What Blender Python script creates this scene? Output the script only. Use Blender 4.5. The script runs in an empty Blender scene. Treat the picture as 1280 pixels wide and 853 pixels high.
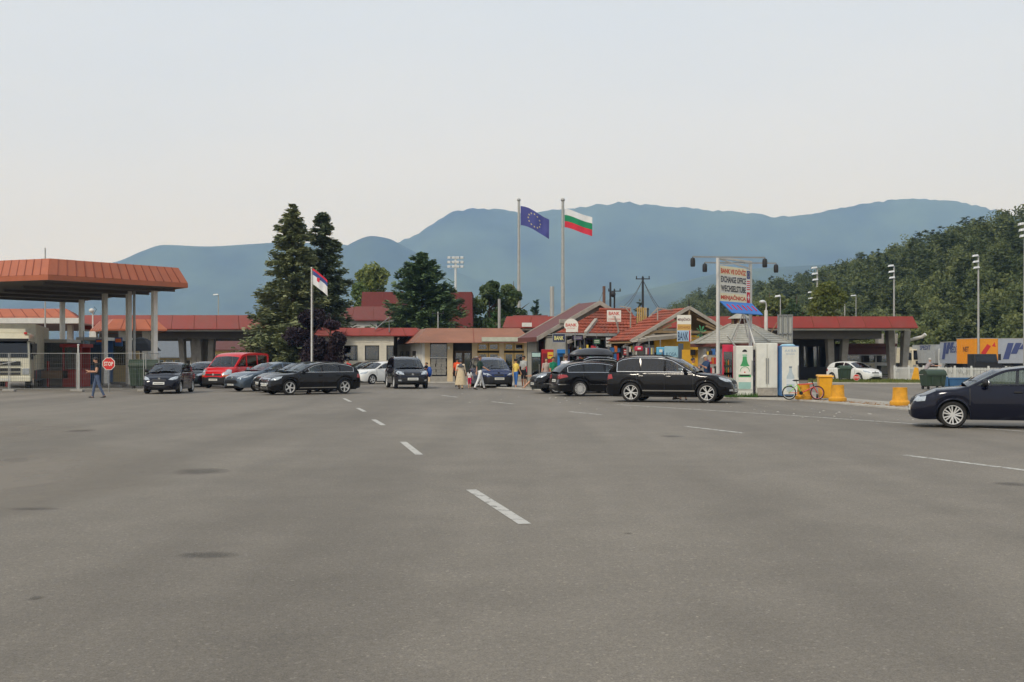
import bpy, bmesh, math, random
import numpy as np
from mathutils import Vector, Matrix
from mathutils.bvhtree import BVHTree
from mathutils.geometry import tessellate_polygon

R = math.radians
random.seed(7)
rng = np.random.default_rng(7)
scene = bpy.context.scene
COL = scene.collection

# ---------------------------------------------------------------- camera
FPX, HORY, CAMH = 1420.0, 449.0, 1.62          # focal length and horizon in photo pixels, eye height
cam_d = bpy.data.cameras.new('camera')
cam = bpy.data.objects.new('camera', cam_d)
COL.objects.link(cam)
cam.location = (0, 0, CAMH)
cam.rotation_euler = (R(90), 0, 0)
cam_d.sensor_width = 36
cam_d.sensor_fit = 'HORIZONTAL'
cam_d.lens = FPX / 1280 * 36
cam_d.shift_y = (HORY - 426.5) / 1280
cam_d.clip_start = .1
cam_d.clip_end = 40000
scene.camera = cam

# ---------------------------------------------------------------- sky and sun: thin high overcast, late afternoon
SUN_EL, SUN_AZ = R(42), R(215)                 # azimuth clockwise from +Y (view direction): behind the camera, to its left
world = bpy.data.worlds.new('World')
scene.world = world
world.use_nodes = True
wn, wl = world.node_tree.nodes, world.node_tree.links
bg = wn['Background']
sky = wn.new('ShaderNodeTexSky')
sky.sky_type = 'NISHITA'
sky.sun_disc = False
sky.sun_elevation = SUN_EL
sky.sun_rotation = SUN_AZ
sky.air_density = 1.0
sky.dust_density = 3.0
sky.ozone_density = 1.5
veil = wn.new('ShaderNodeMix')
veil.data_type = 'RGBA'
veil.inputs[0].default_value = .86
tcw = wn.new('ShaderNodeTexCoord')
cn = wn.new('ShaderNodeTexNoise')
cn.inputs['Scale'].default_value = 2.2
cn.inputs['Detail'].default_value = 5
mpw = wn.new('ShaderNodeMapping')
mpw.inputs['Scale'].default_value = (1, 1, 4)
crw = wn.new('ShaderNodeValToRGB')
crw.color_ramp.elements[0].position = .3
crw.color_ramp.elements[0].color = (.95, .97, 1.0, 1)
crw.color_ramp.elements[1].position = .7
crw.color_ramp.elements[1].color = (1.03, 1.02, 1.0, 1)
wl.new(tcw.outputs['Generated'], mpw.inputs[0])
wl.new(mpw.outputs[0], cn.inputs[0])
wl.new(cn.outputs[0], crw.inputs[0])
wl.new(sky.outputs[0], veil.inputs[6])
# the veil is warm and bright low down, cooler overhead
sxw = wn.new('ShaderNodeSeparateXYZ'); wl.new(tcw.outputs['Generated'], sxw.inputs[0])
gdw = wn.new('ShaderNodeValToRGB'); gdw.color_ramp.elements[0].position = .02; gdw.color_ramp.elements[0].color = (6.75, 6.5, 6.6, 1)
gdw.color_ramp.elements[1].position = .34; gdw.color_ramp.elements[1].color = (5.75, 6.25, 6.95, 1)
wl.new(sxw.outputs[2], gdw.inputs[0])
mlw = wn.new('ShaderNodeMix'); mlw.data_type = 'RGBA'; mlw.blend_type = 'MULTIPLY'; mlw.inputs[0].default_value = 1
wl.new(gdw.outputs[0], mlw.inputs[6]); wl.new(crw.outputs[0], mlw.inputs[7]); wl.new(mlw.outputs[2], veil.inputs[7])
wl.new(veil.outputs[2], bg.inputs[0])
bg.inputs[1].default_value = .1

sun_d = bpy.data.lights.new('sun', 'SUN')
sun_d.energy = 1.5
sun_d.angle = R(10)
sun_d.color = (1, .95, .87)
sun = bpy.data.objects.new('sun', sun_d)
COL.objects.link(sun)
sdir = Vector((math.sin(SUN_AZ) * math.cos(SUN_EL), math.cos(SUN_AZ) * math.cos(SUN_EL), math.sin(SUN_EL)))
sun.rotation_euler = sdir.to_track_quat('Z', 'Y').to_euler()
sun.location = (0, -30, 60)

scene.view_settings.view_transform = 'Standard'
scene.view_settings.look = 'None'
scene.view_settings.gamma = 1
scene.view_settings.use_curve_mapping = False
scene.view_settings.exposure = .45
scene.render.engine = 'CYCLES'
cy = scene.cycles
cy.max_bounces = 6
cy.transparent_max_bounces = 16
cy.volume_bounces = 3
cy.use_denoising = True
cy.sample_clamp_indirect = 6

# ---------------------------------------------------------------- where things stand: photo bearing and distance -> metres
def X(px, d): return (px - 640) / FPX * d
def Zh(py, d): return CAMH + (HORY - py) / FPX * d
def G(px, py):
    d = CAMH * FPX / (py - HORY)
    return X(px, d), d

# ---------------------------------------------------------------- materials
def lin(c): return tuple((((v / 255) / 12.92) if v <= 10 else (((v / 255) + .055) / 1.055) ** 2.4) for v in c)
MATS = {}
def pm(name, rgb, rough=.6, metal=0, var=.12, scale=4., bump=0., coat=0, spec=.5, fine=0, stretch=None, dirt=0, emit=0):
    """principled material: base colour broken by two noises, dirt as patchy wear, optional bump"""
    if name in MATS: return MATS[name]
    m = bpy.data.materials.new(name)
    m.use_nodes = True
    n, l = m.node_tree.nodes, m.node_tree.links
    b = n['Principled BSDF']
    col = lin(rgb)
    b.inputs['Roughness'].default_value = rough
    b.inputs['Metallic'].default_value = metal
    b.inputs['Coat Weight'].default_value = coat
    b.inputs['Coat Roughness'].default_value = .06
    b.inputs['Specular IOR Level'].default_value = spec
    b.inputs['Base Color'].default_value = (*col, 1)
    if var or bump or dirt:
        tc = n.new('ShaderNodeTexCoord'); mp = n.new('ShaderNodeMapping')
        if stretch: mp.inputs['Scale'].default_value = stretch
        l.new(tc.outputs['Object'], mp.inputs[0])
        nz = n.new('ShaderNodeTexNoise')
        nz.inputs['Scale'].default_value = scale; nz.inputs['Detail'].default_value = 6; nz.inputs['Roughness'].default_value = .62
        l.new(mp.outputs[0], nz.inputs[0])
        mr = n.new('ShaderNodeMapRange')
        mr.inputs[1].default_value = .3; mr.inputs[2].default_value = .7
        mr.inputs[3].default_value = 1 - var; mr.inputs[4].default_value = 1 + var
        l.new(nz.outputs[0], mr.inputs[0])
        mx = n.new('ShaderNodeMix'); mx.data_type = 'RGBA'; mx.blend_type = 'MULTIPLY'; mx.inputs[0].default_value = 1
        mx.inputs[6].default_value = (*col, 1)
        l.new(mr.outputs[0], mx.inputs[7])
        out = mx.outputs[2]
        if dirt:
            n2 = n.new('ShaderNodeTexNoise'); n2.inputs['Scale'].default_value = scale * .35; n2.inputs['Detail'].default_value = 8
            n2.inputs['Roughness'].default_value = .7
            l.new(mp.outputs[0], n2.inputs[0])
            r2 = n.new('ShaderNodeMapRange'); r2.inputs[1].default_value = .48; r2.inputs[2].default_value = .72
            r2.inputs[4].default_value = dirt
            l.new(n2.outputs[0], r2.inputs[0])
            m2 = n.new('ShaderNodeMix'); m2.data_type = 'RGBA'
            m2.inputs[7].default_value = (.11, .095, .075, 1)
            l.new(r2.outputs[0], m2.inputs[0]); l.new(out, m2.inputs[6])
            out = m2.outputs[2]
        l.new(out, b.inputs['Base Color'])
        rr = n.new('ShaderNodeMapRange'); rr.inputs[3].default_value = max(.02, rough - .08); rr.inputs[4].default_value = min(1, rough + .08)
        l.new(nz.outputs[0], rr.inputs[0]); l.new(rr.outputs[0], b.inputs['Roughness'])
        if bump:
            bp = n.new('ShaderNodeBump'); bp.inputs['Strength'].default_value = bump; bp.inputs['Distance'].default_value = .02
            n3 = n.new('ShaderNodeTexNoise'); n3.inputs['Scale'].default_value = fine or scale * 8; n3.inputs['Detail'].default_value = 4
            l.new(mp.outputs[0], n3.inputs[0]); l.new(n3.outputs[0], bp.inputs['Height']); l.new(bp.outputs[0], b.inputs['Normal'])
    MATS[name] = m
    return m

def glass_mat(name, tint=(.25, .3, .3), base=.06):
    if name in MATS: return MATS[name]
    m = bpy.data.materials.new(name); m.use_nodes = True
    n, l = m.node_tree.nodes, m.node_tree.links
    n.remove(n['Principled BSDF'])
    tr = n.new('ShaderNodeBsdfTransparent'); tr.inputs[0].default_value = (*tint, 1)
    gl = n.new('ShaderNodeBsdfGlossy'); gl.inputs['Roughness'].default_value = .03
    gl.inputs[0].default_value = (.95, .97, 1, 1)
    fr = n.new('ShaderNodeFresnel'); fr.inputs[0].default_value = 1.52
    ad = n.new('ShaderNodeMath'); ad.operation = 'ADD'; ad.inputs[1].default_value = base; ad.use_clamp = True
    mx = n.new('ShaderNodeMixShader')
    l.new(fr.outputs[0], ad.inputs[0]); l.new(ad.outputs[0], mx.inputs[0]); l.new(tr.outputs[0], mx.inputs[1]); l.new(gl.outputs[0], mx.inputs[2])
    l.new(mx.outputs[0], n['Material Output'].inputs[0])
    MATS[name] = m
    return m

def leaf_mat(name, rgb, var=.35, scale=.6, trans=.3):
    """foliage: colour differs from leaf clump to leaf clump, a little light passes through"""
    if name in MATS: return MATS[name]
    m = bpy.data.materials.new(name); m.use_nodes = True
    n, l = m.node_tree.nodes, m.node_tree.links
    b = n['Principled BSDF']; b.inputs['Roughness'].default_value = .55
    b.inputs['Specular IOR Level'].default_value = .3
    at = n.new('ShaderNodeAttribute'); at.attribute_name = 'tone'
    hs = n.new('ShaderNodeHueSaturation'); hs.inputs['Color'].default_value = (*lin(rgb), 1)
    mv = n.new('ShaderNodeMapRange'); mv.inputs[3].default_value = 1 - var; mv.inputs[4].default_value = 1 + var
    l.new(at.outputs['Fac'], mv.inputs[0]); l.new(mv.outputs[0], hs.inputs['Value'])
    mh = n.new('ShaderNodeMapRange'); mh.inputs[3].default_value = .52; mh.inputs[4].default_value = .475
    l.new(at.outputs['Fac'], mh.inputs[0]); l.new(mh.outputs[0], hs.inputs['Hue'])
    l.new(hs.outputs[0], b.inputs['Base Color'])
    tl = n.new('ShaderNodeBsdfTranslucent'); l.new(hs.outputs[0], tl.inputs[0])
    mx = n.new('ShaderNodeMixShader'); mx.inputs[0].default_value = trans
    l.new(b.outputs[0], mx.inputs[1]); l.new(tl.outputs[0], mx.inputs[2]); l.new(mx.outputs[0], n['Material Output'].inputs[0])
    MATS[name] = m
    return m

# ---------------------------------------------------------------- mesh building
def V(*a): return Vector(a)
class MB:
    def __init__(s): s.v = []; s.f = []; s.m = []; s.mi = 0
    def add(s, vs, fs):
        o = len(s.v); s.v += [tuple(v) for v in vs]; s.f += [tuple(i + o for i in f) for f in fs]; s.m += [s.mi] * len(fs); return s
    def box(s, x0, x1, y0, y1, z0, z1):
        return s.add([(x, y, z) for z in (z0, z1) for y in (y0, y1) for x in (x0, x1)],
                     [(0, 2, 3, 1), (4, 5, 7, 6), (0, 1, 5, 4), (2, 6, 7, 3), (0, 4, 6, 2), (1, 3, 7, 5)])
    def beam(s, p, q, w, h, up=(0, 0, 1)):
        p, q = Vector(p), Vector(q); d = (q - p).normalized(); up = Vector(up)
        if abs(d.dot(up)) > .99: up = Vector((0, 1, 0))
        r = d.cross(up).normalized(); u = r.cross(d)
        vs = [b + r * (i * w / 2) + u * (j * h / 2) for b in (p, q) for j in (-1, 1) for i in (-1, 1)]
        return s.add(vs, [(0, 2, 3, 1), (4, 5, 7, 6), (0, 1, 5, 4), (2, 6, 7, 3), (0, 4, 6, 2), (1, 3, 7, 5)])
    def cyl(s, p, q, r0, r1=None, n=8, cap=True):
        p, q = Vector(p), Vector(q); r1 = r0 if r1 is None else r1
        d = (q - p).normalized(); a = d.orthogonal().normalized(); b = d.cross(a)
        vs = []
        for c, r in ((p, r0), (q, r1)):
            for i in range(n):
                t = 2 * math.pi * i / n; vs.append(c + (a * math.cos(t) + b * math.sin(t)) * r)
        fs = [(i, (i + 1) % n, n + (i + 1) % n, n + i) for i in range(n)]
        if cap: fs += [tuple(range(n))[::-1], tuple(range(n, 2 * n))]
        return s.add(vs, fs)
    def tube(s, pts, r, n=6):
        pts = [Vector(p) for p in pts]; rs = r if isinstance(r, (list, tuple)) else [r] * len(pts)
        vs = []; a = None
        for i, p in enumerate(pts):
            d = (pts[min(i + 1, len(pts) - 1)] - pts[max(i - 1, 0)]).normalized()
            a = d.orthogonal().normalized() if a is None else (a - d * a.dot(d)).normalized()
            b = d.cross(a)
            for k in range(n):
                t = 2 * math.pi * k / n; vs.append(p + (a * math.cos(t) + b * math.sin(t)) * rs[i])
        fs = []
        for i in range(len(pts) - 1):
            for k in range(n): fs.append((i * n + k, i * n + (k + 1) % n, (i + 1) * n + (k + 1) % n, (i + 1) * n + k))
        fs += [tuple(range(n))[::-1], tuple(range((len(pts) - 1) * n, len(pts) * n))]
        return s.add(vs, fs)
    def lathe(s, prof, n=16, c=(0, 0, 0), axis='z', cap=True):
        vs = []
        for r, h in prof:
            for k in range(n):
                t = 2 * math.pi * k / n; x, y = r * math.cos(t), r * math.sin(t)
                vs.append((c[0] + x, c[1] + y, c[2] + h) if axis == 'z' else (c[0] + x, c[1] + h, c[2] + y))
        fs = []
        for i in range(len(prof) - 1):
            for k in range(n): fs.append((i * n + k, i * n + (k + 1) % n, (i + 1) * n + (k + 1) % n, (i + 1) * n + k))
        if cap and prof[0][0] > 1e-4: fs.append(tuple(range(n))[::-1])
        if cap and prof[-1][0] > 1e-4: fs.append(tuple(range((len(prof) - 1) * n, len(prof) * n)))
        return s.add(vs, fs)
    def prism(s, poly, z0, z1):
        n = len(poly)
        return s.add([(x, y, z0) for x, y in poly] + [(x, y, z1) for x, y in poly],
                     [tuple(range(n))[::-1], tuple(range(n, 2 * n))] + [(i, (i + 1) % n, n + (i + 1) % n, n + i) for i in range(n)])
    def slab(s, pts, n):
        """flat polygon (3-D points) thickened along vector n"""
        n = Vector(n); k = len(pts); pts = [Vector(p) for p in pts]
        return s.add(pts + [p + n for p in pts], [tuple(range(k))[::-1], tuple(range(k, 2 * k))] + [(i, (i + 1) % k, k + (i + 1) % k, k + i) for i in range(k)])
    def ell(s, c, r, nu=12, nv=8):
        vs = []; fs = []
        for j in range(1, nv):
            p = math.pi * j / nv
            for i in range(nu):
                t = 2 * math.pi * i / nu
                vs.append((c[0] + r[0] * math.sin(p) * math.cos(t), c[1] + r[1] * math.sin(p) * math.sin(t), c[2] + r[2] * math.cos(p)))
        vs += [(c[0], c[1], c[2] + r[2]), (c[0], c[1], c[2] - r[2])]
        for j in range(nv - 2):
            for i in range(nu): fs.append((j * nu + i, (j + 1) * nu + i, (j + 1) * nu + (i + 1) % nu, j * nu + (i + 1) % nu))
        a, b = len(vs) - 2, len(vs) - 1
        for i in range(nu): fs += [(a, i, (i + 1) % nu), (b, (nv - 2) * nu + (i + 1) % nu, (nv - 2) * nu + i)]
        return s.add(vs, fs)
    def mesh(s, name, mats, smooth=False):
        me = bpy.data.meshes.new(name)
        me.from_pydata(s.v, [], s.f)
        for m in (mats if isinstance(mats, (list, tuple)) else [mats]): me.materials.append(m)
        if any(s.m): me.polygons.foreach_set('material_index', s.m)
        bm = bmesh.new(); bm.from_mesh(me); bmesh.ops.delete(bm, geom=[v for v in bm.verts if not v.link_faces], context='VERTS'); bmesh.ops.recalc_face_normals(bm, faces=bm.faces[:]); bm.to_mesh(me); bm.free()
        if smooth:
            me.polygons.foreach_set('use_smooth', [True] * len(me.polygons))
            if smooth is not True: me.set_sharp_from_angle(angle=R(smooth))
        me.update()
        return me
    def build(s, name, mats, parent=None, smooth=False, bevel=0, loc=None, rz=0):
        return link(name, s.mesh(name, mats, smooth), parent, loc, rz, bevel)

def link(name, me, parent=None, loc=None, rz=0, bevel=0):
    o = bpy.data.objects.new(name, me); COL.objects.link(o)
    if parent: o.parent = parent
    if loc: o.location = loc
    if rz: o.rotation_euler = (0, 0, rz)
    if bevel:
        b = o.modifiers.new('bevel', 'BEVEL'); b.width = bevel; b.segments = 2; b.limit_method = 'ANGLE'; b.angle_limit = R(40)
    return o
def tag(o, label, cat=None, group=None, kind=None):
    if label: o['label'] = label
    if cat: o['category'] = cat
    if group: o['group'] = group
    if kind: o['kind'] = kind
    return o
def thing(name, label, cat, loc=(0, 0, 0), rz=0, group=None):
    o = bpy.data.objects.new(name, None); COL.objects.link(o)
    o.empty_display_size = .3; o.location = loc; o.rotation_euler = (0, 0, rz)
    return tag(o, label, cat, group)
def struct(o, label=None): o['kind'] = 'structure'; return tag(o, label)
def bx(name, mat, parent, x0, x1, y0, y1, z0, z1, bevel=0): return MB().box(x0, x1, y0, y1, z0, z1).build(name, mat, parent, bevel=bevel)
def copy_tree(o, parent=None):
    c = o.copy(); COL.objects.link(c); c.parent = parent
    for ch in [k for k in COL.objects if k.parent == o]: copy_tree(ch, c)
    return c

def text(s, w, h, mat, parent, loc, rot=(R(90), 0, 0), name='lettering', bold=0):
    """flat lettering as a thin mesh, fitted into w x h, centred on loc, facing -Y before rot"""
    cu = bpy.data.curves.new(name, 'FONT'); cu.body = s; cu.size = 1; cu.extrude = .0; cu.resolution_u = 2; cu.offset = bold
    t = bpy.data.objects.new('tmp', cu); COL.objects.link(t)
    dg = bpy.context.evaluated_depsgraph_get()
    me = bpy.data.meshes.new_from_object(t.evaluated_get(dg))
    bpy.data.objects.remove(t); bpy.data.curves.remove(cu)
    co = np.empty(len(me.vertices) * 3); me.vertices.foreach_get('co', co); co = co.reshape(-1, 3)
    lo, hi = co.min(0), co.max(0)
    co = (co - (lo + hi) / 2) * np.array([w / (hi[0] - lo[0]), h / (hi[1] - lo[1]), 1])
    me.vertices.foreach_set('co', co.ravel()); me.materials.clear(); me.materials.append(mat); me.name = name
    o = link(name, me, parent, loc); o.rotation_euler = rot
    return o

def pchip(xs, ys):
    """monotone cubic through the points"""
    xs = np.array(xs, float); ys = np.array(ys, float); h = np.diff(xs); d = np.diff(ys) / h; m = np.zeros(len(xs))
    m[0], m[-1] = d[0], d[-1]
    for i in range(1, len(xs) - 1):
        m[i] = 0 if d[i - 1] * d[i] <= 0 else 2 * d[i - 1] * d[i] / (d[i - 1] + d[i])
    def f(x):
        x = min(max(x, xs[0]), xs[-1]); i = min(int(np.searchsorted(xs, x, 'right')) - 1, len(h) - 1); t = (x - xs[i]) / h[i]
        return float((2*t**3 - 3*t*t + 1) * ys[i] + (t**3 - 2*t*t + t) * h[i] * m[i] + (-2*t**3 + 3*t*t) * ys[i + 1] + (t**3 - t*t) * h[i] * m[i + 1])
    return f

# common materials
M_white = pm('white_paint', (205, 203, 196), .5, var=.08, dirt=.25)
M_black = pm('black_plastic', (28, 28, 29), .55, var=.1)
M_steel = pm('galvanised_steel', (150, 152, 152), .4, .6, var=.12)
M_pole = pm('grey_pole', (168, 168, 164), .5, .2, var=.1, dirt=.2)
M_conc = pm('concrete', (150, 146, 138), .85, var=.16, scale=3, bump=.2, dirt=.3)
M_red = pm('red_cladding', (136, 42, 31), .5, var=.12, scale=1.2, dirt=.28)
M_orange = pm('orange_cladding', (168, 93, 62), .5, var=.1, scale=1.5, dirt=.2)
M_dark = pm('dark_metal', (40, 40, 42), .5, .3)
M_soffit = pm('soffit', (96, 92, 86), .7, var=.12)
M_glassd = glass_mat('window_glass', (.45, .5, .5), .08)
M_yellow = pm('yellow_paint', (222, 160, 28), .45, var=.1, dirt=.2)
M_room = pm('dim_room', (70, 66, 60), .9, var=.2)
M_textblack = pm('black_print', (25, 25, 28), .5, var=0)
M_textred = pm('red_print', (200, 40, 35), .5, var=0)
M_textblue = pm('blue_print', (30, 60, 140), .5, var=0)
# ================================================================ ground, road, markings
def asphalt():
    m = bpy.data.materials.new('asphalt'); m.use_nodes = True
    n, l = m.node_tree.nodes, m.node_tree.links
    b = n['Principled BSDF']
    tc = n.new('ShaderNodeTexCoord')
    def noise(sc, det=5, ro=.6, vec=None):
        z = n.new('ShaderNodeTexNoise'); z.inputs['Scale'].default_value = sc; z.inputs['Detail'].default_value = det; z.inputs['Roughness'].default_value = ro
        l.new(vec or tc.outputs['Object'], z.inputs[0]); return z.outputs[0]
    def rng_(s, a, b_, c, d):
        r = n.new('ShaderNodeMapRange'); r.inputs[1].default_value = a; r.inputs[2].default_value = b_; r.inputs[3].default_value = c; r.inputs[4].default_value = d
        l.new(s, r.inputs[0]); return r.outputs[0]
    def mul(a, b_):
        q = n.new('ShaderNodeMath'); q.operation = 'MULTIPLY'; l.new(a, q.inputs[0]); l.new(b_, q.inputs[1]); return q.outputs[0]
    mp = n.new('ShaderNodeMapping'); mp.inputs['Rotation'].default_value = (0, 0, R(-10)); mp.inputs['Scale'].default_value = (1.1, .07, 1)
    l.new(tc.outputs['Object'], mp.inputs[0])
    big = rng_(noise(.07, 5), .3, .7, .82, 1.14)
    mid = rng_(noise(1.1, 6, .65), .3, .7, .92, 1.08)
    tracks = rng_(noise(.55, 3, .5, mp.outputs[0]), .35, .7, 1.1, .84)
    grain = mul(rng_(noise(95, 2, .8), .25, .75, .6, 1.4), rng_(noise(22, 4, .75), .3, .7, .86, 1.14))
    vo = n.new('ShaderNodeTexVoronoi'); vo.inputs['Scale'].default_value = 55; l.new(tc.outputs['Object'], vo.inputs[0])
    chip = rng_(vo.outputs['Color'], .82, 1, 1, 1.7)
    fac = mul(mul(mul(big, mid), mul(grain, tracks)), chip)
    cr = n.new('ShaderNodeMix'); cr.data_type = 'RGBA'
    cr.inputs[6].default_value = (.184, .163, .133, 1); cr.inputs[7].default_value = (.215, .188, .155, 1)
    l.new(rng_(noise(.05, 5, .6), .5, .75, 0, 1), cr.inputs[0])
    mx = n.new('ShaderNodeMix'); mx.data_type = 'RGBA'; mx.blend_type = 'MULTIPLY'; mx.inputs[0].default_value = 1
    l.new(cr.outputs[2], mx.inputs[6]); l.new(fac, mx.inputs[7]); l.new(mx.outputs[2], b.inputs['Base Color'])
    b.inputs['Roughness'].default_value = .8; b.inputs['Specular IOR Level'].default_value = .3
    bp = n.new('ShaderNodeBump'); bp.inputs['Strength'].default_value = .35; bp.inputs['Distance'].default_value = .006
    l.new(noise(120, 3, .7), bp.inputs['Height']); l.new(bp.outputs[0], b.inputs['Normal'])
    return m
M_asph = asphalt()
M_earth = pm('meadow_ground', (88, 92, 52), .95, var=.3, scale=.02, dirt=.3)
g = MB()
N = 24
ext = 7900
xs = np.sign(np.linspace(-1, 1, N + 1)) * np.abs(np.linspace(-1, 1, N + 1)) ** 2.2 * ext
g.add([(x, y, 0) for y in xs for x in xs], [(j * (N + 1) + i, j * (N + 1) + i + 1, (j + 1) * (N + 1) + i + 1, (j + 1) * (N + 1) + i) for j in range(N) for i in range(N)])
struct(g.build('ground', M_earth))
road = struct(MB().add([(-80, -25, .004), (75, -25, .004), (75, 70, .004), (60, 135, .004), (-80, 135, .004)], [(0, 1, 2, 3, 4)]).build('road', M_asph))

def worn_paint(name, rgb, lo, hi, scale=6):
    """road paint rubbed away in patches"""
    m = bpy.data.materials.new(name); m.use_nodes = True
    n, l = m.node_tree.nodes, m.node_tree.links
    b = n['Principled BSDF']; b.inputs['Base Color'].default_value = (*lin(rgb), 1); b.inputs['Roughness'].default_value = .8
    tc = n.new('ShaderNodeTexCoord'); z = n.new('ShaderNodeTexNoise'); z.inputs['Scale'].default_value = scale; z.inputs['Detail'].default_value = 8; z.inputs['Roughness'].default_value = .75
    l.new(tc.outputs['Object'], z.inputs[0])
    r = n.new('ShaderNodeMapRange'); r.inputs[1].default_value = lo; r.inputs[2].default_value = hi; l.new(z.outputs[0], r.inputs[0])
    l.new(r.outputs[0], b.inputs['Alpha'])
    return m
M_line = worn_paint('worn_road_paint', (182, 179, 171), .3, .47)
M_line2 = worn_paint('thin_road_paint', (190, 188, 180), .34, .52)
def dash(a, b, w, mat, name='lane_dash'):
    a, b = Vector((*G(*a), 0)), Vector((*G(*b), 0)); d = (b - a).normalized(); r = Vector((d.y, -d.x, 0)) * w / 2
    n = max(1, int((b - a).length / 2)); vs = []; fs = []
    for i in range(n + 1):
        p = a.lerp(b, i / n); vs += [p - r, p + r]
        if i: fs.append((2 * i - 2, 2 * i - 1, 2 * i + 1, 2 * i))
    o = MB().add([(v.x, v.y, .008) for v in vs], fs).build(name, mat, road)
for a, b in (((589, 613), (656, 656)), ((504, 553), (524, 569)), ((467, 525), (479, 532)), ((447, 510.5), (456, 515)), ((430, 498.5), (438, 502.5))):
    dash(a, b, .13, M_line)
for a, b in (((552, 494.5), (572, 497)), ((615, 502.5), (643, 505.6)), ((712, 515), (752, 519)), ((857, 533.5), (930, 542)), ((1130, 569.5), (1285, 589))):
    dash(a, b, .13, M_line2)
dash((770, 506), (1000, 520.5), .13, M_line2, 'edge_line'); dash((1000.5, 520.6), (1300, 541), .13, M_line2, 'edge_line')

def stain_mat(name, rgb, amount):
    m = bpy.data.materials.new(name); m.use_nodes = True
    n, l = m.node_tree.nodes, m.node_tree.links
    b = n['Principled BSDF']; b.inputs['Base Color'].default_value = (*lin(rgb), 1); b.inputs['Roughness'].default_value = .75
    tc = n.new('ShaderNodeTexCoord'); gr = n.new('ShaderNodeTexGradient'); gr.gradient_type = 'SPHERICAL'
    l.new(tc.outputs['Object'], gr.inputs[0])
    z = n.new('ShaderNodeTexNoise'); z.inputs['Scale'].default_value = 2.3; z.inputs['Detail'].default_value = 9; z.inputs['Roughness'].default_value = .75; l.new(tc.outputs['Object'], z.inputs[0])
    q = n.new('ShaderNodeMath'); q.operation = 'MULTIPLY'; l.new(gr.outputs[0], q.inputs[0]); l.new(z.outputs[0], q.inputs[1])
    r = n.new('ShaderNodeMapRange'); r.inputs[1].default_value = .14; r.inputs[2].default_value = .36; r.inputs[4].default_value = amount
    l.new(q.outputs[0], r.inputs[0]); l.new(r.outputs[0], b.inputs['Alpha'])
    return m
M_stain = stain_mat('oil_stain', (74, 70, 65), .36)
M_dust = stain_mat('dust_stain', (140, 131, 118), .6)
for k, (px, py, sx, sy, m) in enumerate(((250, 590, .62, .75, M_stain), (42, 637, .42, .2, M_stain), (258, 695, .4, .26, M_stain), (100, 539, .5, .7, M_stain), (20, 576, .5, .9, M_stain),
                          (45, 749, .07, .12, M_stain), (1265, 606, .35, .4, M_stain), (785, 668, .06, .1, M_stain), (840, 546, .4, .5, M_stain), (-75, 600, 4.4, 8.5, M_dust), (-140, 545, 5.5, 9, M_dust))):
    x, y = G(px, py)
    o = MB().add([(math.cos(t * math.pi / 12), math.sin(t * math.pi / 12), 0) for t in range(24)], [tuple(range(24))]).build('stain', m, road)
    o.location = (x, y, .006 + .0003 * k); o.scale = (sx, sy, 1)
    if sy / sx > 8: o.rotation_euler = (0, 0, R(9))

# ---------------------------------------------------------------- kerbed pavement in front of the kiosks and shops
M_pave = pm('pavement_concrete', (158, 152, 140), .9, var=.16, scale=1.5, bump=.15, dirt=.35)
M_kerb = pm('kerb_stone', (176, 172, 162), .85, var=.14, scale=3, dirt=.3)
KERB = [(16.4, 17), (14.3, 26), (12.9, 33), (12.45, 36.4), (12.2, 38.2), (11.75, 41), (11.2, 43.6), (9.4, 46.2), (7.4, 48.9), (5.5, 55.2), (1.2, 58.8), (-1.2, 64), (-2.6, 70), (-4, 76.6), (-12, 77.4), (-18, 78.6)]
def strip_poly(inner): return KERB + inner
pv = MB()
pv.prism([(x + (.14 if i < 14 else .0), y + .13) for i, (x, y) in enumerate(KERB)] + [(-18, 96), (10, 96), (14, 64), (14.2, 50), (13.4, 46.5), (13.9, 41.5), (14.9, 36), (16.6, 28), (18.6, 18)], -.05, .056)
pave = struct(pv.build('pavement', M_pave))
def kerb_run(pts, parent, mat, step=1.0):
    q = [Vector((*p, 0)) for p in pts]
    for a, b in zip(q[:-1], q[1:]):
        L = (b - a).length; n = max(1, round(L / step)); d = (b - a) / L
        for i in range(n):
            p0, p1 = a + d * (L * i / n + .006), a + d * (L * (i + 1) / n - .006); z = random.uniform(.06, .068)
            MB().beam((p0.x, p0.y, z / 2 - .02), (p1.x, p1.y, z / 2 - .02), .14, z + .04).build('kerb_stone', mat, parent, bevel=.012)
kerb_run(KERB[:15], pave, M_kerb)
# the service road behind the planters ends at a grass verge
verge_pts = [(X(1010, 76), 76), (X(1150, 74), 74), (X(1300, 62), 62), (X(1500, 56), 56)]
M_grass = pm('verge_soil', (92, 98, 52), .95, var=.3, scale=1.2, bump=.3)
verge = struct(MB().prism([(x, y + .12) for x, y in verge_pts] + [(42, 82), (X(1010, 82), 82)], -.05, .10).build('verge', M_grass))
kerb_run(verge_pts, verge, M_kerb, 1.5)

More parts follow.
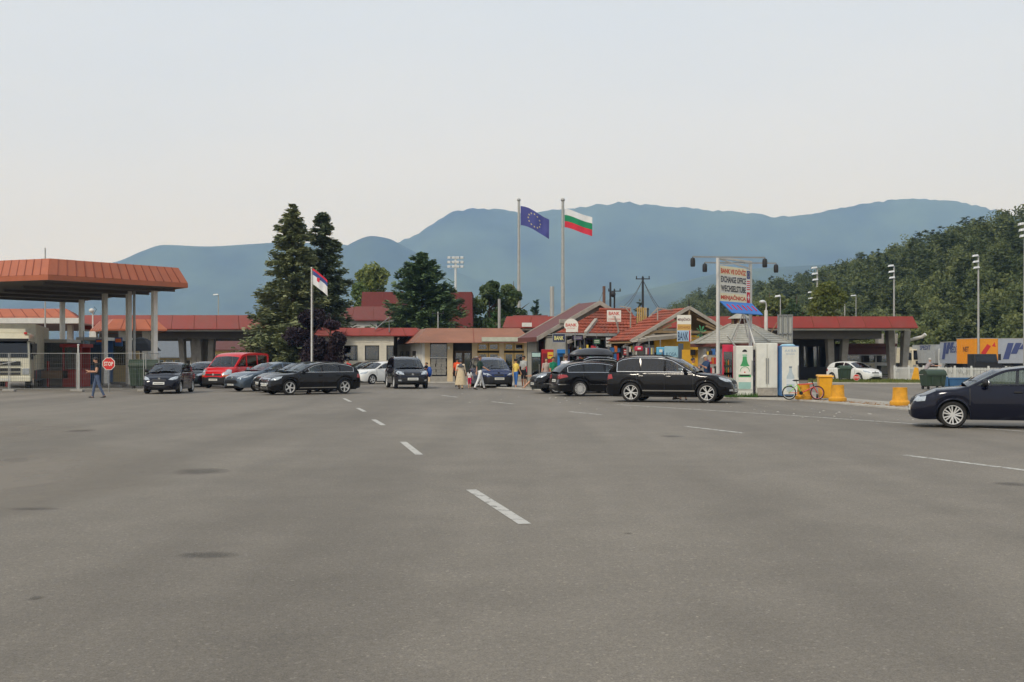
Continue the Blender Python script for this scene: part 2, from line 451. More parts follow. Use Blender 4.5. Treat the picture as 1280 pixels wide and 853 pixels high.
def blades(name, pts, h, w, mat, parent=None, label=None):
    """a tuft mass: thin bent blades standing on the given ground points"""
    n = len(pts); a = rng.uniform(0, 2 * np.pi, n); hh = h * rng.uniform(.5, 1.2, n); ww = w * rng.uniform(.6, 1.3, n)
    lean = rng.normal(0, .35, (n, 2)) * hh[:, None]
    dx = np.stack([np.cos(a), np.sin(a), np.zeros(n)], 1) * ww[:, None]
    p = np.array(pts); top = p + np.stack([lean[:, 0], lean[:, 1], hh], 1)
    co = np.stack([p - dx, p + dx, top], 1).reshape(-1, 3)
    me = bpy.data.meshes.new(name)
    me.vertices.add(n * 3); me.vertices.foreach_set('co', co.ravel())
    me.loops.add(n * 3); me.loops.foreach_set('vertex_index', np.arange(n * 3))
    me.polygons.add(n); me.polygons.foreach_set('loop_start', np.arange(n) * 3); me.polygons.foreach_set('loop_total', np.full(n, 3))
    at = me.attributes.new('tone', 'FLOAT', 'FACE'); at.data.foreach_set('value', rng.uniform(0, 1, n))
    me.materials.append(mat); me.update(); me.validate()
    o = link(name, me, parent); o['kind'] = 'stuff'
    if label: o['label'] = label
    return o
M_blade = leaf_mat('grass_blades', (104, 112, 56), .35)
vp = []
for _ in range(5200):
    t = rng.uniform(0, 1); px = 1010 + 280 * t
    d0 = np.interp(px, [1010, 1150, 1300], [76, 74, 62]) + .25; d = rng.uniform(d0, 81.5)
    vp.append((X(px, d), d, .1))
tag(blades('grass', vp, .16, .03, M_blade), 'short green grass on the verge beyond the service road', 'grass', kind='stuff')
vp = [(X(rng.uniform(908, 946), 46.6), rng.uniform(46.2, 47.4), .056) for _ in range(500)]
tag(blades('weeds', vp, .2, .018, leaf_mat('weed_blades', (70, 104, 44), .35)), 'tufts of weeds growing at the foot of the bottle-printed cooler', 'weeds', kind='stuff')
# orange litter and leaves along the pavement by the planters
n = 420
lp = []
for _ in range(n):
    t = rng.uniform(0, 1); y = 36 + 8.5 * t; x0 = np.interp(y, [33, 36.4, 38.2, 41, 43.6, 46.2], [12.9, 12.45, 12.2, 11.75, 11.2, 9.4]) + .25
    lp.append((x0 + abs(rng.normal(0, .5)), y, .058))
tag(blades('fallen_leaves', lp, .02, .03, leaf_mat('dry_leaves', (150, 112, 64), .4)), 'dry orange leaves scattered along the pavement by the planters', 'leaves', kind='stuff')

# ================================================================ mountains
def ridge(name, pts, d0, depth, seed, rough, mat, label, crown=0, front=.5):
    """a mountain range: crest heights along a bearing, spurs and gullies running down towards the valley"""
    px = [p[0] for p in pts]; f = pchip(px, [Zh(p[1], d0) for p in pts])
    r = np.random.default_rng(seed)
    nx, ny = 300, 46
    ph = r.uniform(0, 6.28, (6, 2)); vs = []
    for j in range(ny + 1):
        t = j / ny                                        # 0 = foot, .75 = crest, 1 = behind
        for i in range(nx + 1):
            p = px[0] + (px[-1] - px[0]) * i / nx
            x = X(p, d0)
            s = min(t / .78, 1.0)
            prof = (s ** 1.25) * (1 - .12 * math.sin(s * math.pi)) if t <= .78 else 1 - ((t - .78) / .22) ** 1.5 * .5
            y = d0 - depth * (1 - t / .78) * front if t <= .78 else d0 + depth * (t - .78)
            h = f(p) * prof
            w = math.sin(s * math.pi) if t <= .78 else 0
            u = x / depth * 7
            g = sum(math.sin(u * (1.7 ** k) + ph[k][0] + 1.3 * math.sin(t * 4 + ph[k][1])) / (1.5 ** k) for k in range(6)) / 2.2
            vs.append((x + 60 * math.sin(t * 7 + u), y + g * depth * .06 * w, max(h + g * rough * 1.9 * w, -.5)))
            if crown and t > .7: vs[-1] = (vs[-1][0], vs[-1][1], vs[-1][2] + crown * r.normal() * (1 if abs(t - .78) < .03 else .4))
    fs = [(j * (nx + 1) + i, j * (nx + 1) + i + 1, (j + 1) * (nx + 1) + i + 1, (j + 1) * (nx + 1) + i) for j in range(ny) for i in range(nx)]
    return struct(MB().add(vs, fs).build(name, mat, smooth=True), label)
M_mtn = pm('mountain_forest', (58, 70, 48), .95, var=.95, scale=.0022, bump=.8, fine=.03)  # wide tone variation in the forest colours, painted in to suggest shaded folds
M_mtn2 = pm('near_mountain_forest', (60, 72, 46), .95, var=.8, scale=.005, bump=.6, fine=.04)
ridge('mountain', [(-700, 330), (-300, 360), (0, 372), (60, 350), (110, 334), (140, 326), (165, 314), (190, 306), (240, 308), (300, 305), (345, 303), (400, 304), (437, 306), (500, 330), (560, 352), (700, 380), (900, 400)],
      5200, 2600, 3, 60, M_mtn, 'long low blue mountain ridge behind the twin spruces')
ridge('mountain', [(330, 400), (380, 350), (420, 315), (440, 303), (470, 295), (495, 298), (515, 306), (545, 320), (600, 345), (680, 380), (760, 410)],
      4800, 2000, 5, 50, M_mtn, 'rounded blue hill between the spruces and the main massif')
ridge('mountain', [(380, 420), (450, 345), (505, 306), (530, 295), (560, 277), (585, 263), (605, 260), (640, 262), (665, 266), (690, 263), (720, 259), (750, 255), (775, 253), (800, 255), (840, 259), (880, 263), (930, 267), (960, 271), (1000, 268), (1050, 259), (1100, 252), (1150, 248), (1200, 250), (1250, 260), (1330, 280), (1500, 270), (1800, 300), (2200, 360)],
      5800, 3200, 8, 75, M_mtn, 'main wooded mountain massif hazy blue behind the flagpoles', crown=3.5)
ridge('mountain', [(520, 440), (600, 420), (680, 398), (760, 372), (830, 352), (900, 338), (960, 334), (1050, 330), (1200, 320), (1400, 320), (1700, 360), (2000, 420)],
      3600, 1700, 13, 45, M_mtn2, 'nearer darker foothill spur low in front of the massif')

# ================================================================ wooded hill on the right
HP = [700, 780, 830, 860, 900, 960, 1010, 1060, 1110, 1160, 1220, 1280, 1400, 1600, 2000, 2600]
CREST_Y = [440, 410, 392, 378, 362, 357, 352, 332, 318, 303, 288, 268, 250, 235, 230, 260]         # where tree tops meet the sky
CREST_D = [720, 640, 560, 500, 440, 400, 370, 340, 320, 300, 280, 265, 240, 215, 190, 180]
FOOT_D = [520, 440, 380, 330, 280, 240, 205, 180, 165, 158, 152, 148, 135, 120, 105, 95]
TREE_H = 9.0
fcd, ffd = pchip(HP, CREST_D), pchip(HP, FOOT_D)
fch = pchip(HP, [max(.5, Zh(y, d) - TREE_H * .8) for y, d in zip(CREST_Y, CREST_D)])
def hill_z(px, d):
    a, b = ffd(px), fcd(px)
    s = (d - a) / (b - a)
    if s <= 0: return 0
    if s <= 1: return fch(px) * (.8 * s + .2 * s * s * (3 - 2 * s))
    return fch(px) * max(0, 1 - .25 * (s - 1) ** 2 * 4)
hv = []; nx, ny = 110, 34
for j in range(ny + 1):
    for i in range(nx + 1):
        p = 700 + 1900 * (i / nx) ** 1.4; s = -.08 + 2.1 * j / ny
        d = ffd(p) + s * (fcd(p) - ffd(p))
        hv.append((X(p, d), d, hill_z(p, d) + (rng.normal(0, .25) if 0 < s < 2 else 0) - (.3 if s <= 0 or j == ny else 0)))
struct(MB().add(hv, [(j * (nx + 1) + i, j * (nx + 1) + i + 1, (j + 1) * (nx + 1) + i + 1, (j + 1) * (nx + 1) + i) for j in range(ny) for i in range(nx)])
       .build('hill', pm('hill_soil', (72, 78, 42), .95, var=.3, scale=.15), smooth=True), 'steep hillside under the wood to the right')
# ================================================================ trees
def quads_mesh(name, c, u, v, tone, mat):
    """one leafy mesh from many small quads: centre c, half axes u and v, tone per quad"""
    n = len(c)
    co = np.stack([c - u - v, c + u - v * .4, c + u * 1.05 + v * .9, c - u * .6 + v], 1).reshape(-1, 3)
    me = bpy.data.meshes.new(name)
    me.vertices.add(n * 4); me.vertices.foreach_set('co', co.astype(np.float32).ravel())
    me.loops.add(n * 4); me.loops.foreach_set('vertex_index', np.arange(n * 4, dtype=np.int32))
    me.polygons.add(n); me.polygons.foreach_set('loop_start', np.arange(n, dtype=np.int32) * 4); me.polygons.foreach_set('loop_total', np.full(n, 4, dtype=np.int32))
    at = me.attributes.new('tone', 'FLOAT', 'FACE'); at.data.foreach_set('value', np.clip(tone, 0, 1).astype(np.float32))
    me.materials.append(mat); me.update(); me.validate()
    return me
def unit(a): return a / (np.linalg.norm(a, axis=-1, keepdims=True) + 1e-9)
def rand_axes(n, size, r, flat=0.):
    a = unit(r.normal(0, 1, (n, 3)) * np.array([1, 1, 1 - flat])); b = unit(np.cross(a, r.normal(0, 1, (n, 3))))
    return a * size[:, None] * r.uniform(.7, 1.2, (n, 1)), b * size[:, None] * r.uniform(.35, .75, (n, 1))

def broad_crown(r, h, w, n, leaf, z0=.25, lobes=14, shape=1.0):
    """leaf quads on uneven lobes that fill a broadleaf crown; returns centres, axes and tones"""
    C = []; T = []
    k = max(3, lobes)
    for i in range(k):
        t = r.uniform(0, 1); zz = z0 + (1 - z0) * (.12 + .8 * t)
        rad = w / 2 * (math.sin(math.pi * min(.97, (.18 + .8 * t) ** shape)) ** .7)
        a = r.uniform(0, 6.28); q = rad * math.sqrt(r.uniform(.05, .8))
        c = np.array([q * math.cos(a), q * math.sin(a), zz * h]); lr = w * r.uniform(.14, .27)
        m = n // k
        d = unit(r.normal(0, 1, (m, 3))); rr = lr * r.uniform(.35, 1.08, (m, 1)) ** .6
        C.append(c + d * rr * np.array([1, 1, .8])); T.append(np.full(m, r.uniform(.2, .8)) + r.normal(0, .16, m))
    C = np.concatenate(C); T = np.concatenate(T)
    u, v = rand_axes(len(C), np.full(len(C), leaf), r)
    return C, u, v, T
def cone_crown(r, h, w, n, leaf, z0=.12, whorls=22, droop=.25, power=.85, tip=.0):
    """needle sprays along whorled, drooping branches of a conifer"""
    C = []; U = []; Vv = []; T = []; nb = 0; limbs = []
    for i in range(whorls):
        t = (i + r.uniform(-.3, .3)) / whorls; t = min(max(t, 0), .995)
        for _ in range(int(r.integers(5, 9))):
            tt = min(max(t + r.uniform(-.5, .5) / whorls, 0), .99); z = h * (z0 + (1 - z0) * tt); L0 = w / 2 * ((1 - tt) ** power) + .1
            a = r.uniform(0, 6.28); L = L0 * (r.uniform(.55, 1.0) if r.uniform() < .75 else r.uniform(.95, 1.22)); m = max(4, int(n / (whorls * 7) * (.35 + 1.3 * L / (w / 2))))
            s = r.uniform(.12, 1, m) ** .75
            up = r.uniform(-.05, .18)
            dr = np.stack([np.cos(a) * L * s, np.sin(a) * L * s, L * (up * s - droop * s * s) + .06 * L * s ** 4], 1)
            side = np.stack([-np.sin(a) * np.ones(m), np.cos(a) * np.ones(m), np.zeros(m)], 1)
            dr += side * r.normal(0, .11, (m, 1)) * L * (1.15 - s[:, None]) + r.normal(0, 1, (m, 3)) * np.array([.05, .05, .1]) * (.5 + L * .35)
            C.append(dr + np.array([0, 0, z])); T.append(np.full(m, r.uniform(.15, .75)) + r.normal(0, .15, m) + .12 * s)
            ax = unit(np.stack([np.cos(a) * np.ones(m), np.sin(a) * np.ones(m), np.full(m, up - droop)], 1) + side * r.normal(0, .7, (m, 1)) + r.normal(0, .25, (m, 3)))
            U.append(ax * leaf * r.uniform(.8, 1.5, (m, 1))); Vv.append(unit(np.cross(ax, r.normal(0, .45, (m, 3)) + np.array([0, 0, 1]))) * leaf * r.uniform(.3, .55, (m, 1)))
            limbs.append(((0, 0, z), (np.cos(a) * L * .85, np.sin(a) * L * .85, z + L * (up * .85 - droop * .7))))
    return np.concatenate(C), np.concatenate(U), np.concatenate(Vv), np.concatenate(T), limbs
M_bark = pm('bark', (88, 72, 58), .9, var=.3, scale=6, bump=.4)
M_barkp = pm('pale_bark', (150, 140, 125), .85, var=.3, scale=5, bump=.3)

def conifer(name, label, px, d, top_y, w, rgb, n=7000, leaf=.17, seed=1, z0=.1, group=None, bark=M_bark, **k):
    r = np.random.default_rng(seed); h = Zh(top_y, d)
    t = thing(name, label, 'tree', (X(px, d), d, 0), r.uniform(0, 6), group)
    C, U, W, T, limbs = cone_crown(r, h, w, n, leaf, z0, **k)
    link('crown', quads_mesh('crown', C, U, W, T, leaf_mat(name + '_needles_%d' % seed, rgb, .42, trans=.12)), t)
    m = MB().tube([(0, 0, 0), (.03, .02, h * .35), (0, .03, h * .7), (0, 0, h * .97)], [h * .017, h * .013, h * .007, .02], 8)
    for p, q in limbs[::2]: m.tube([p, tuple((a + b) / 2 + (.02 if i == 2 else 0) for i, (a, b) in enumerate(zip(p, q))), q], [.045, .03, .012], 4)
    m.build('trunk', bark, t, True)
    return t
def broadleaf(name, label, px, d, top_y, w, rgb, n=6000, leaf=.16, seed=1, z0=.22, lobes=18, cat='tree', group=None, bark=M_bark, base=0., shape=1.0):
    r = np.random.default_rng(seed); h = (Zh(top_y, d) - base) * 1.07
    t = thing(name, label, cat, (X(px, d), d, base), 0, group)
    C, U, W, T = broad_crown(r, h * .97, w, n, leaf, z0, lobes, shape)
    link('crown', quads_mesh('crown', C, U, W, T, leaf_mat(name + '_leaves_%d' % seed, rgb, .4)), t)
    m = MB().tube([(0, 0, 0), (.05, 0, h * .3), (-.03, .05, h * .6), (0, 0, h * .9)], [h * .022, h * .016, h * .009, .02], 8)
    for _ in range(9):
        z = h * r.uniform(z0 * .8, .7); a = r.uniform(0, 6.28); L = w * r.uniform(.2, .42)
        m.tube([(0, 0, z), (math.cos(a) * L * .5, math.sin(a) * L * .5, z + L * .4), (math.cos(a) * L, math.sin(a) * L, z + L * .75)], [h * .008, h * .006, .012], 5)
    m.build('trunk', bark, t, True)
    return t

conifer('spruce_tree', 'taller of the twin dark spruces, the one with the wide ragged lower branches', 366, 92, 255, 8.4, (126, 134, 96), 38000, .17, 11, .05, whorls=54, droop=.1, power=.72)
conifer('spruce_tree', 'shorter, narrower and darker spruce right beside the tallest spruce', 403, 95, 264, 7.2, (104, 116, 86), 32000, .17, 12, .06, whorls=50, droop=.12, power=.64)
conifer('pine_tree', 'broad bushy dark pine rising behind the copper-roofed shop', 527, 104, 317, 10.4, (90, 112, 74), 36000, .19, 13, .04, whorls=44, droop=-.02, power=.6)
broadleaf('birch_tree', 'pale yellow-green tree between the spruces and the bushy pine', 465, 150, 325, 5.8, (120, 132, 72), 6000, .2, 14, .15, 22, bark=M_barkp)
broadleaf('leafy_tree', 'light green low tree at the foot of the pale yellow-green tree', 447, 146, 352, 4.4, (96, 116, 62), 3500, .18, 15, .1, 12)
broadleaf('plum_tree', 'dark purple-leaved tree below the twin spruces beside the white flagpole', 391, 82, 392, 3.9, (52, 40, 46), 7000, .12, 16, .1, 16)
broadleaf('plum_tree', 'dark purple-leaved bush against the corner of the white brick building', 413, 80.5, 394, 2.2, (60, 44, 48), 3500, .11, 17, .1, 10)
broadleaf('leafy_tree', 'round dark green tree behind the shop roof, left of the blue flag pole', 612, 118, 349, 4.6, (84, 102, 62), 9000, .17, 18, .12, 16)
broadleaf('leafy_tree', 'round dark green tree reaching up at the blue flag pole', 642, 120, 347, 4.4, (90, 108, 66), 9000, .17, 19, .12, 16)
conifer('cypress_tree', 'small bright green cypress peeping over the copper-roofed shop', 620, 108, 384, 2.4, (74, 108, 54), 2500, .14, 20, .05, whorls=14, droop=-.3, power=.5)
conifer('cypress_tree', 'small bluish cypress between the two tall flagpoles', 670, 160, 374, 3.0, (64, 88, 62), 2200, .2, 21, .05, whorls=12, droop=-.3, power=.5)
conifer('cypress_tree', 'thin greyish conifer behind the power pole over the tiled roofs', 800, 190, 372, 3.6, (84, 96, 70), 1800, .2, 25, .1, whorls=12, droop=-.1, power=.6)
broadleaf('leafy_tree', 'yellow-green young tree behind the red canopy under the lamp masts', 1036, 118, 356, 5.6, (108, 116, 56), 6000, .17, 22, .1, 18, bark=M_barkp)
broadleaf('leafy_tree', 'pale green tree over the red canopy beside the exchange sign', 962, 124, 362, 5, (98, 108, 62), 4500, .17, 23, .1, 14)
broadleaf('leafy_tree', 'grey-green slender tree over the red canopy right of the exchange sign', 996, 140, 366, 4.2, (82, 100, 62), 4500, .18, 24, .1, 12)

# the wood on the hill reads as one mass
C, U, W, T = [], [], [], []
r = np.random.default_rng(42)
KT = {0: .0, 1: 1.}
trees = []
for _ in range(1350):
    px = r.uniform(800, 1330) if r.uniform() < .86 else r.uniform(1330, 2000)
    s = r.uniform(0, 1.1); d = ffd(px) + s * (fcd(px) - ffd(px))
    trees.append((px, d, s))
for px, d, s in trees:
    con = r.uniform() < (.5 if .25 < s < .8 else .22)
    h = (r.uniform(6.5, 11) if not con else r.uniform(8, 12.5)) * (.55 + .45 * min(1, s * 2.2 + .1)); z = hill_z(px, d)
    off = np.array([X(px, d), d, z - .2]); tn = r.uniform(-.38, .38)
    nl = 640 if px < 1330 else 90
    if con: c, u, v, t, _l = cone_crown(r, h, h * r.uniform(.36, .5), nl, .3, .22, 12, .1, .55)
    else:
        c, u, v, t = broad_crown(r, h, h * r.uniform(.62, .95), nl, r.uniform(.22, .32), .08, 13)
    C.append(c + off); U.append(u); W.append(v); T.append((t - .5) * .7 + (.28 if con else .58) + tn)
tag(link('forest', quads_mesh('forest', np.concatenate(C), np.concatenate(U), np.concatenate(W), np.concatenate(T), leaf_mat('wood_foliage', (95, 106, 63), .46, trans=.3))),
    'dense mixed wood covering the hillside to the right', 'forest', kind='stuff')
# scattered scrub and small trees on the valley floor beyond the canopies
C, U, W, T = [], [], [], []
for _ in range(420):
    px = r.uniform(-150, 900); d = r.uniform(230, 900); h = r.uniform(3, 7) * (1 if d < 500 else 1.4)
    c, u, v, t = broad_crown(r, h, h * r.uniform(.8, 1.6), 90, .55 * d / 400, .02, 6)
    C.append(c + np.array([X(px, d), d, -.2])); U.append(u); W.append(v); T.append(t + r.uniform(-.2, .2))
tag(link('valley_trees', quads_mesh('valley_trees', np.concatenate(C), np.concatenate(U), np.concatenate(W), np.concatenate(T), leaf_mat('valley_foliage', (84, 100, 58), .4))),
    'hazy belt of trees far off on the valley floor', 'forest', kind='stuff')
# ================================================================ canopies with clad fascias
SEAM = pm('dark_seam_paint', (128, 62, 44), .6)  # standing seams, a darker brown than the cladding
def mansard(parent, poly, z0, zb, z1, slope, mat, step, mat_low=None, close=True, skip=()):
    """fascia round a flat roof: a vertical band z0..zb (fascia_band) and inclined panels zb..z1, one object per panel"""
    n = len(poly); c = Vector((sum(p[0] for p in poly) / n, sum(p[1] for p in poly) / n, 0))
    pts = [Vector((*p, 0)) for p in poly]
    area = sum(pts[i].x * pts[(i + 1) % n].y - pts[(i + 1) % n].x * pts[i].y for i in range(n))
    sg = 1 if area > 0 else -1
    def inset(i, k):
        a, b, d = pts[i - 1], pts[i], pts[(i + 1) % n]
        n1 = Vector((-(b - a).y, (b - a).x, 0)).normalized() * sg; n2 = Vector((-(d - b).y, (d - b).x, 0)).normalized() * sg
        m = (n1 + n2); m = m / max(.3, m.dot(n1)); return b + m * k
    ins = [inset(i, slope) for i in range(n)]; thick = [inset(i, slope + .12) for i in range(n)]
    for i in range(n):
        if i in skip: continue
        a, b = pts[i], pts[(i + 1) % n]; ta, tb = ins[i], ins[(i + 1) % n]
        L = (b - a).length; nrm = Vector((-(b - a).y, (b - a).x, 0)).normalized() * sg
        MB().slab([(a.x, a.y, z0), (b.x, b.y, z0), (b.x, b.y, zb), (a.x, a.y, zb)], nrm * .08).build('fascia_band', mat_low or mat, parent)
        k = max(1, round(L / step))
        for j in range(k):
            e = .012 / L
            t0, t1 = j / k + e, (j + 1) / k - e
            p = [a.lerp(b, t0), a.lerp(b, t1), ta.lerp(tb, t1), ta.lerp(tb, t0)]
            o = random.uniform(-.008, .008)
            q = [V(p[0].x, p[0].y, zb + .006), V(p[1].x, p[1].y, zb + .006), V(p[2].x, p[2].y, z1), V(p[3].x, p[3].y, z1)]
            nn = (q[1] - q[0]).cross(q[3] - q[0]).normalized() * sg
            MB().slab([v + nn * o for v in q], -nn * .03).build('panel', mat, parent)
            if j: # standing seam
                s0, s1 = a.lerp(b, j / k), ta.lerp(tb, j / k)
                MB().beam((s0.x, s0.y, zb + .01), (s1.x, s1.y, z1 - .01), .035, .06).build('seam', SEAM, parent)
    MB().prism([(v.x, v.y) for v in thick], z1 - .1, z1 - .02).build('roof_deck', M_soffit, parent)
    MB().prism([(v.x, v.y) for v in [inset(i, .085) for i in range(n)]], z0 + .03, z0 + .12).build('soffit', M_soffit, parent)

M_orange2 = pm('orange_cladding_seam', (150, 72, 50), .5, var=.1)
can = thing('border_canopy', 'large near canopy with orange seamed fascia on tall pale columns', 'canopy', (0, 0, 0))
NP, RP, FP = (X(60, 57.1), 57.1), (X(235, 63.5), 63.5), (X(94, 79.6), 79.6)
mansard(can, [NP, RP, FP, (-36.5, 69.5), (-36.5, 62.6)], 5.6, 5.86, 6.72, .42, M_orange, .52)
M_colm = pm('column_paint', (226, 222, 212), .6, var=.1, scale=2, dirt=.25)
for px, py in ((193, 361), (161, 365), (131, 368), (102, 373), (78, 376)):
    d = 3.98 * FPX / (HORY - py)
    x = X(px, d); o = MB().box(-.135, .135, -.135, .135, 0, 5.64).build('column', M_colm, can, bevel=.02, loc=(x, d, 0), rz=R(-38))
    MB().box(-.26, .26, -.26, .26, 0, .12).build('base_plate', M_conc, o)
MB().cyl((X(161, 67.3) + .42, 67.0, .3), (X(161, 67.3) + .42, 67.0, 5.62), .08, n=8).build('drain_pipe', M_pole, can)
for k in range(5):                                   # soffit beams
    a = Vector((*RP, 5.55)).lerp(Vector((*FP, 5.55)), .1 + .2 * k); b = a + (Vector((*NP, 0)) - Vector((*RP, 0))) * .95
    MB().beam(a, b, .18, .16).build('beam', M_soffit, can)
kerb_isl = struct(MB().prism([(-19.0, 64.5), (-18.6, 66.2), (-31, 83), (-33, 82)], -.05, .14).build('kerb_island', M_conc))

# lower canopies under and behind it
M_ochre = pm('ochre_wall', (196, 172, 122), .8, var=.1, dirt=.2)
c2 = thing('toll_canopy', 'low canopy with orange roof and white fascia behind the cream truck', 'canopy', (0, 0, 0))
d2 = 92
mansard(c2, [(X(-260, d2), d2), (X(96, d2), d2), (X(108, 104), 104), (X(-260, 104), 104)], Zh(397.5, d2), Zh(397, d2), Zh(385.5, d2), .9, M_orange, 1.0, skip=(2, 3))
MB().box(X(-260, d2), X(100, d2), d2 - .12, d2 + .05, Zh(404.5, d2), Zh(397.6, d2)).build('white_fascia', M_white, c2)
MB().slab([(X(-260, d2), d2 + .1, Zh(404, d2)), (X(95, d2), d2 + .1, Zh(404, d2)), (X(95, d2), 104, Zh(404, d2) - .35), (X(-260, d2), 104, Zh(404, d2) - .35)], (0, 0, .1)).build('soffit', pm('pinkish_soffit', (168, 132, 122), .7), c2)
for px in (-60, 40, 88): bx('column', M_colm, c2, X(px, 95) - .2, X(px, 95) + .2, 94.8, 95.2, 0, Zh(404, d2))
c3 = thing('toll_canopy', 'small hipped orange canopy seen between the pale columns', 'canopy', (0, 0, 0))
d3 = 86
mansard(c3, [(X(112, d3 + 3), d3 + 3), (X(131, d3 - 3), d3 - 3), (X(209, d3 - 1.5), d3 - 1.5), (X(196, 93), 93), (X(112, 93), 93)], Zh(412.6, d3) - .12, Zh(412.6, d3), Zh(400, d3), .75, M_orange, 1.15)
for px in (117, 154.5, 183): bx('column', M_white, c3, X(px, 87) - .26, X(px, 87) + .26, 86.8, 87.2, 0, Zh(414, d3))
# booths and clutter under the canopies
def booth(label, px, d, w, dep, h, mat, stripe=None):
    t = thing('control_booth', label, 'booth', (X(px, d), d, 0))
    bx('wall', mat, t, -w / 2, w / 2, 0, dep, 0, h * .42)
    bx('back_wall', mat, t, -w / 2, w / 2, dep - .08, dep, h * .42 + .003, h - .1)
    for sx in (-1, 1): bx('corner_post', mat, t, sx * (w / 2 - .05) - .05, sx * (w / 2 - .05) + .05, .0, .1, h * .42 + .003, h - .1)
    bx('window_pane', M_glassd, t, -w / 2 + .1, w / 2 - .1, .04, .06, h * .42, h - .1)
    bx('roof', stripe or M_white, t, -w / 2 - .12, w / 2 + .12, -.12, dep + .12, h - .097, h + .1)
    return t
M_blue = pm('blue_panel', (52, 92, 140), .5, var=.1, dirt=.2)
M_brickred = pm('dull_red', (150, 44, 40), .5, dirt=.2)
M_grey = pm('grey_panel', (128, 126, 122), .6, dirt=.25)
booth('grey control booth behind the mesh fence, left of the second column', 62, 68, 1.9, 2, 2.7, M_grey)
booth('red-topped booth between the two leftmost columns', 90, 66, 1.1, 1.4, 2.4, M_brickred, M_brickred)
booth('blue-walled booth behind the walking man', 113, 72, 1.5, 2, 2.9, M_blue)
booth('ochre booth with a lettered blue board behind the round stop sign', 146, 74, 1.6, 2, 2.9, M_ochre)
for px, d, pw, py0, py1, label, mat in ((124, 70.5, 9, 424, 431, 'blue board with orange strip hanging behind the walking man', M_blue), (148, 71.5, 9, 422, 433, 'blue and orange board hanging left of the fourth column', M_blue), (104, 70, 8, 430, 434, 'small black and yellow board beside the second column', M_black)):
    t = thing('hanging_board', label, 'sign', (X(px, d), d, Zh(py1, d)))
    w = pw * d / FPX; h = (py1 - py0) * d / FPX
    bx('board', mat, t, -w / 2, w / 2, 0, .12, 0, h)
    bx('colour_strip', M_yellow if mat is M_black else pm('orange_strip', (222, 110, 40), .5), t, -w * .4, w * .4, -.012, -.002, h * .45, h * .85)
    MB().cyl((0, .06, h), (0, .06, Zh(414, d) - Zh(py1, d)), .03).build('hanger', M_steel, t)
t = thing('umbrella_stand', 'black market parasol under the small orange canopy right of the columns', 'parasol', (X(176, 74), 74, 0))
MB().cyl((0, 0, 0), (0, 0, 3.0), .035).build('pole', M_dark, t)
MB().lathe([(1.35, 2.15), (1.3, 2.2), (.9, 2.62), (.4, 2.95), (.02, 3.05)], 8).build('parasol_cover', pm('black_canvas', (30, 30, 32), .8), t)
t = thing('waste_container', 'green lidded waste container behind the fence next to the parked hatchback', 'container', (X(181, 61), 61, 0), R(10))
def container(t, w, dep, h, mat, wheels=True):
    b = MB(); b.add([(-w / 2 * .9, -dep / 2 * .85, .18), (w / 2 * .9, -dep / 2 * .85, .18), (w / 2 * .9, dep / 2 * .85, .18), (-w / 2 * .9, dep / 2 * .85, .18),
           (-w / 2, -dep / 2, h), (w / 2, -dep / 2, h), (w / 2, dep / 2, h), (-w / 2, dep / 2, h)], [(3, 2, 1, 0), (0, 1, 5, 4), (1, 2, 6, 5), (2, 3, 7, 6), (3, 0, 4, 7), (4, 5, 6, 7)])
    b.build('bin_body', mat, t, bevel=.03)
    MB().beam((-w / 2 - .03, -dep / 2 - .01, h), (w / 2 + .03, -dep / 2 - .01, h), .06, .07).build('rim_bar', mat, t)
    l = MB(); k = 8
    for i in range(k + 1):
        a = math.pi * i / k; l.v += [(-w / 2 - .02, -dep / 2 * math.cos(a), h + .02 + dep * .3 * math.sin(a)), (w / 2 + .02, -dep / 2 * math.cos(a), h + .02 + dep * .3 * math.sin(a))]
    l.f = [(2 * i, 2 * i + 1, 2 * i + 3, 2 * i + 2) for i in range(k)] + [tuple(range(0, 2 * k + 2, 2)), tuple(range(1, 2 * k + 3, 2))]; l.m = [0] * len(l.f)
    l.build('lid', mat, t)
    for sx in (-1, 1):
        MB().box(sx * w * .25 - .03, sx * w * .25 + .03, -dep / 2 - .03, -dep / 2 + .02, .3, h - .08).build('rib', mat, t)
        if wheels:
            for sy in (-1, 1): MB().cyl((sx * w * .38 - .03, sy * dep * .33, .1), (sx * w * .38 + .03, sy * dep * .33, .1), .1, n=12).build('wheel', M_black, t)
    return t
M_green = pm('bin_green', (46, 64, 48), .55, dirt=.3)
container(t, 1.5, 1.1, 1.25, M_green)

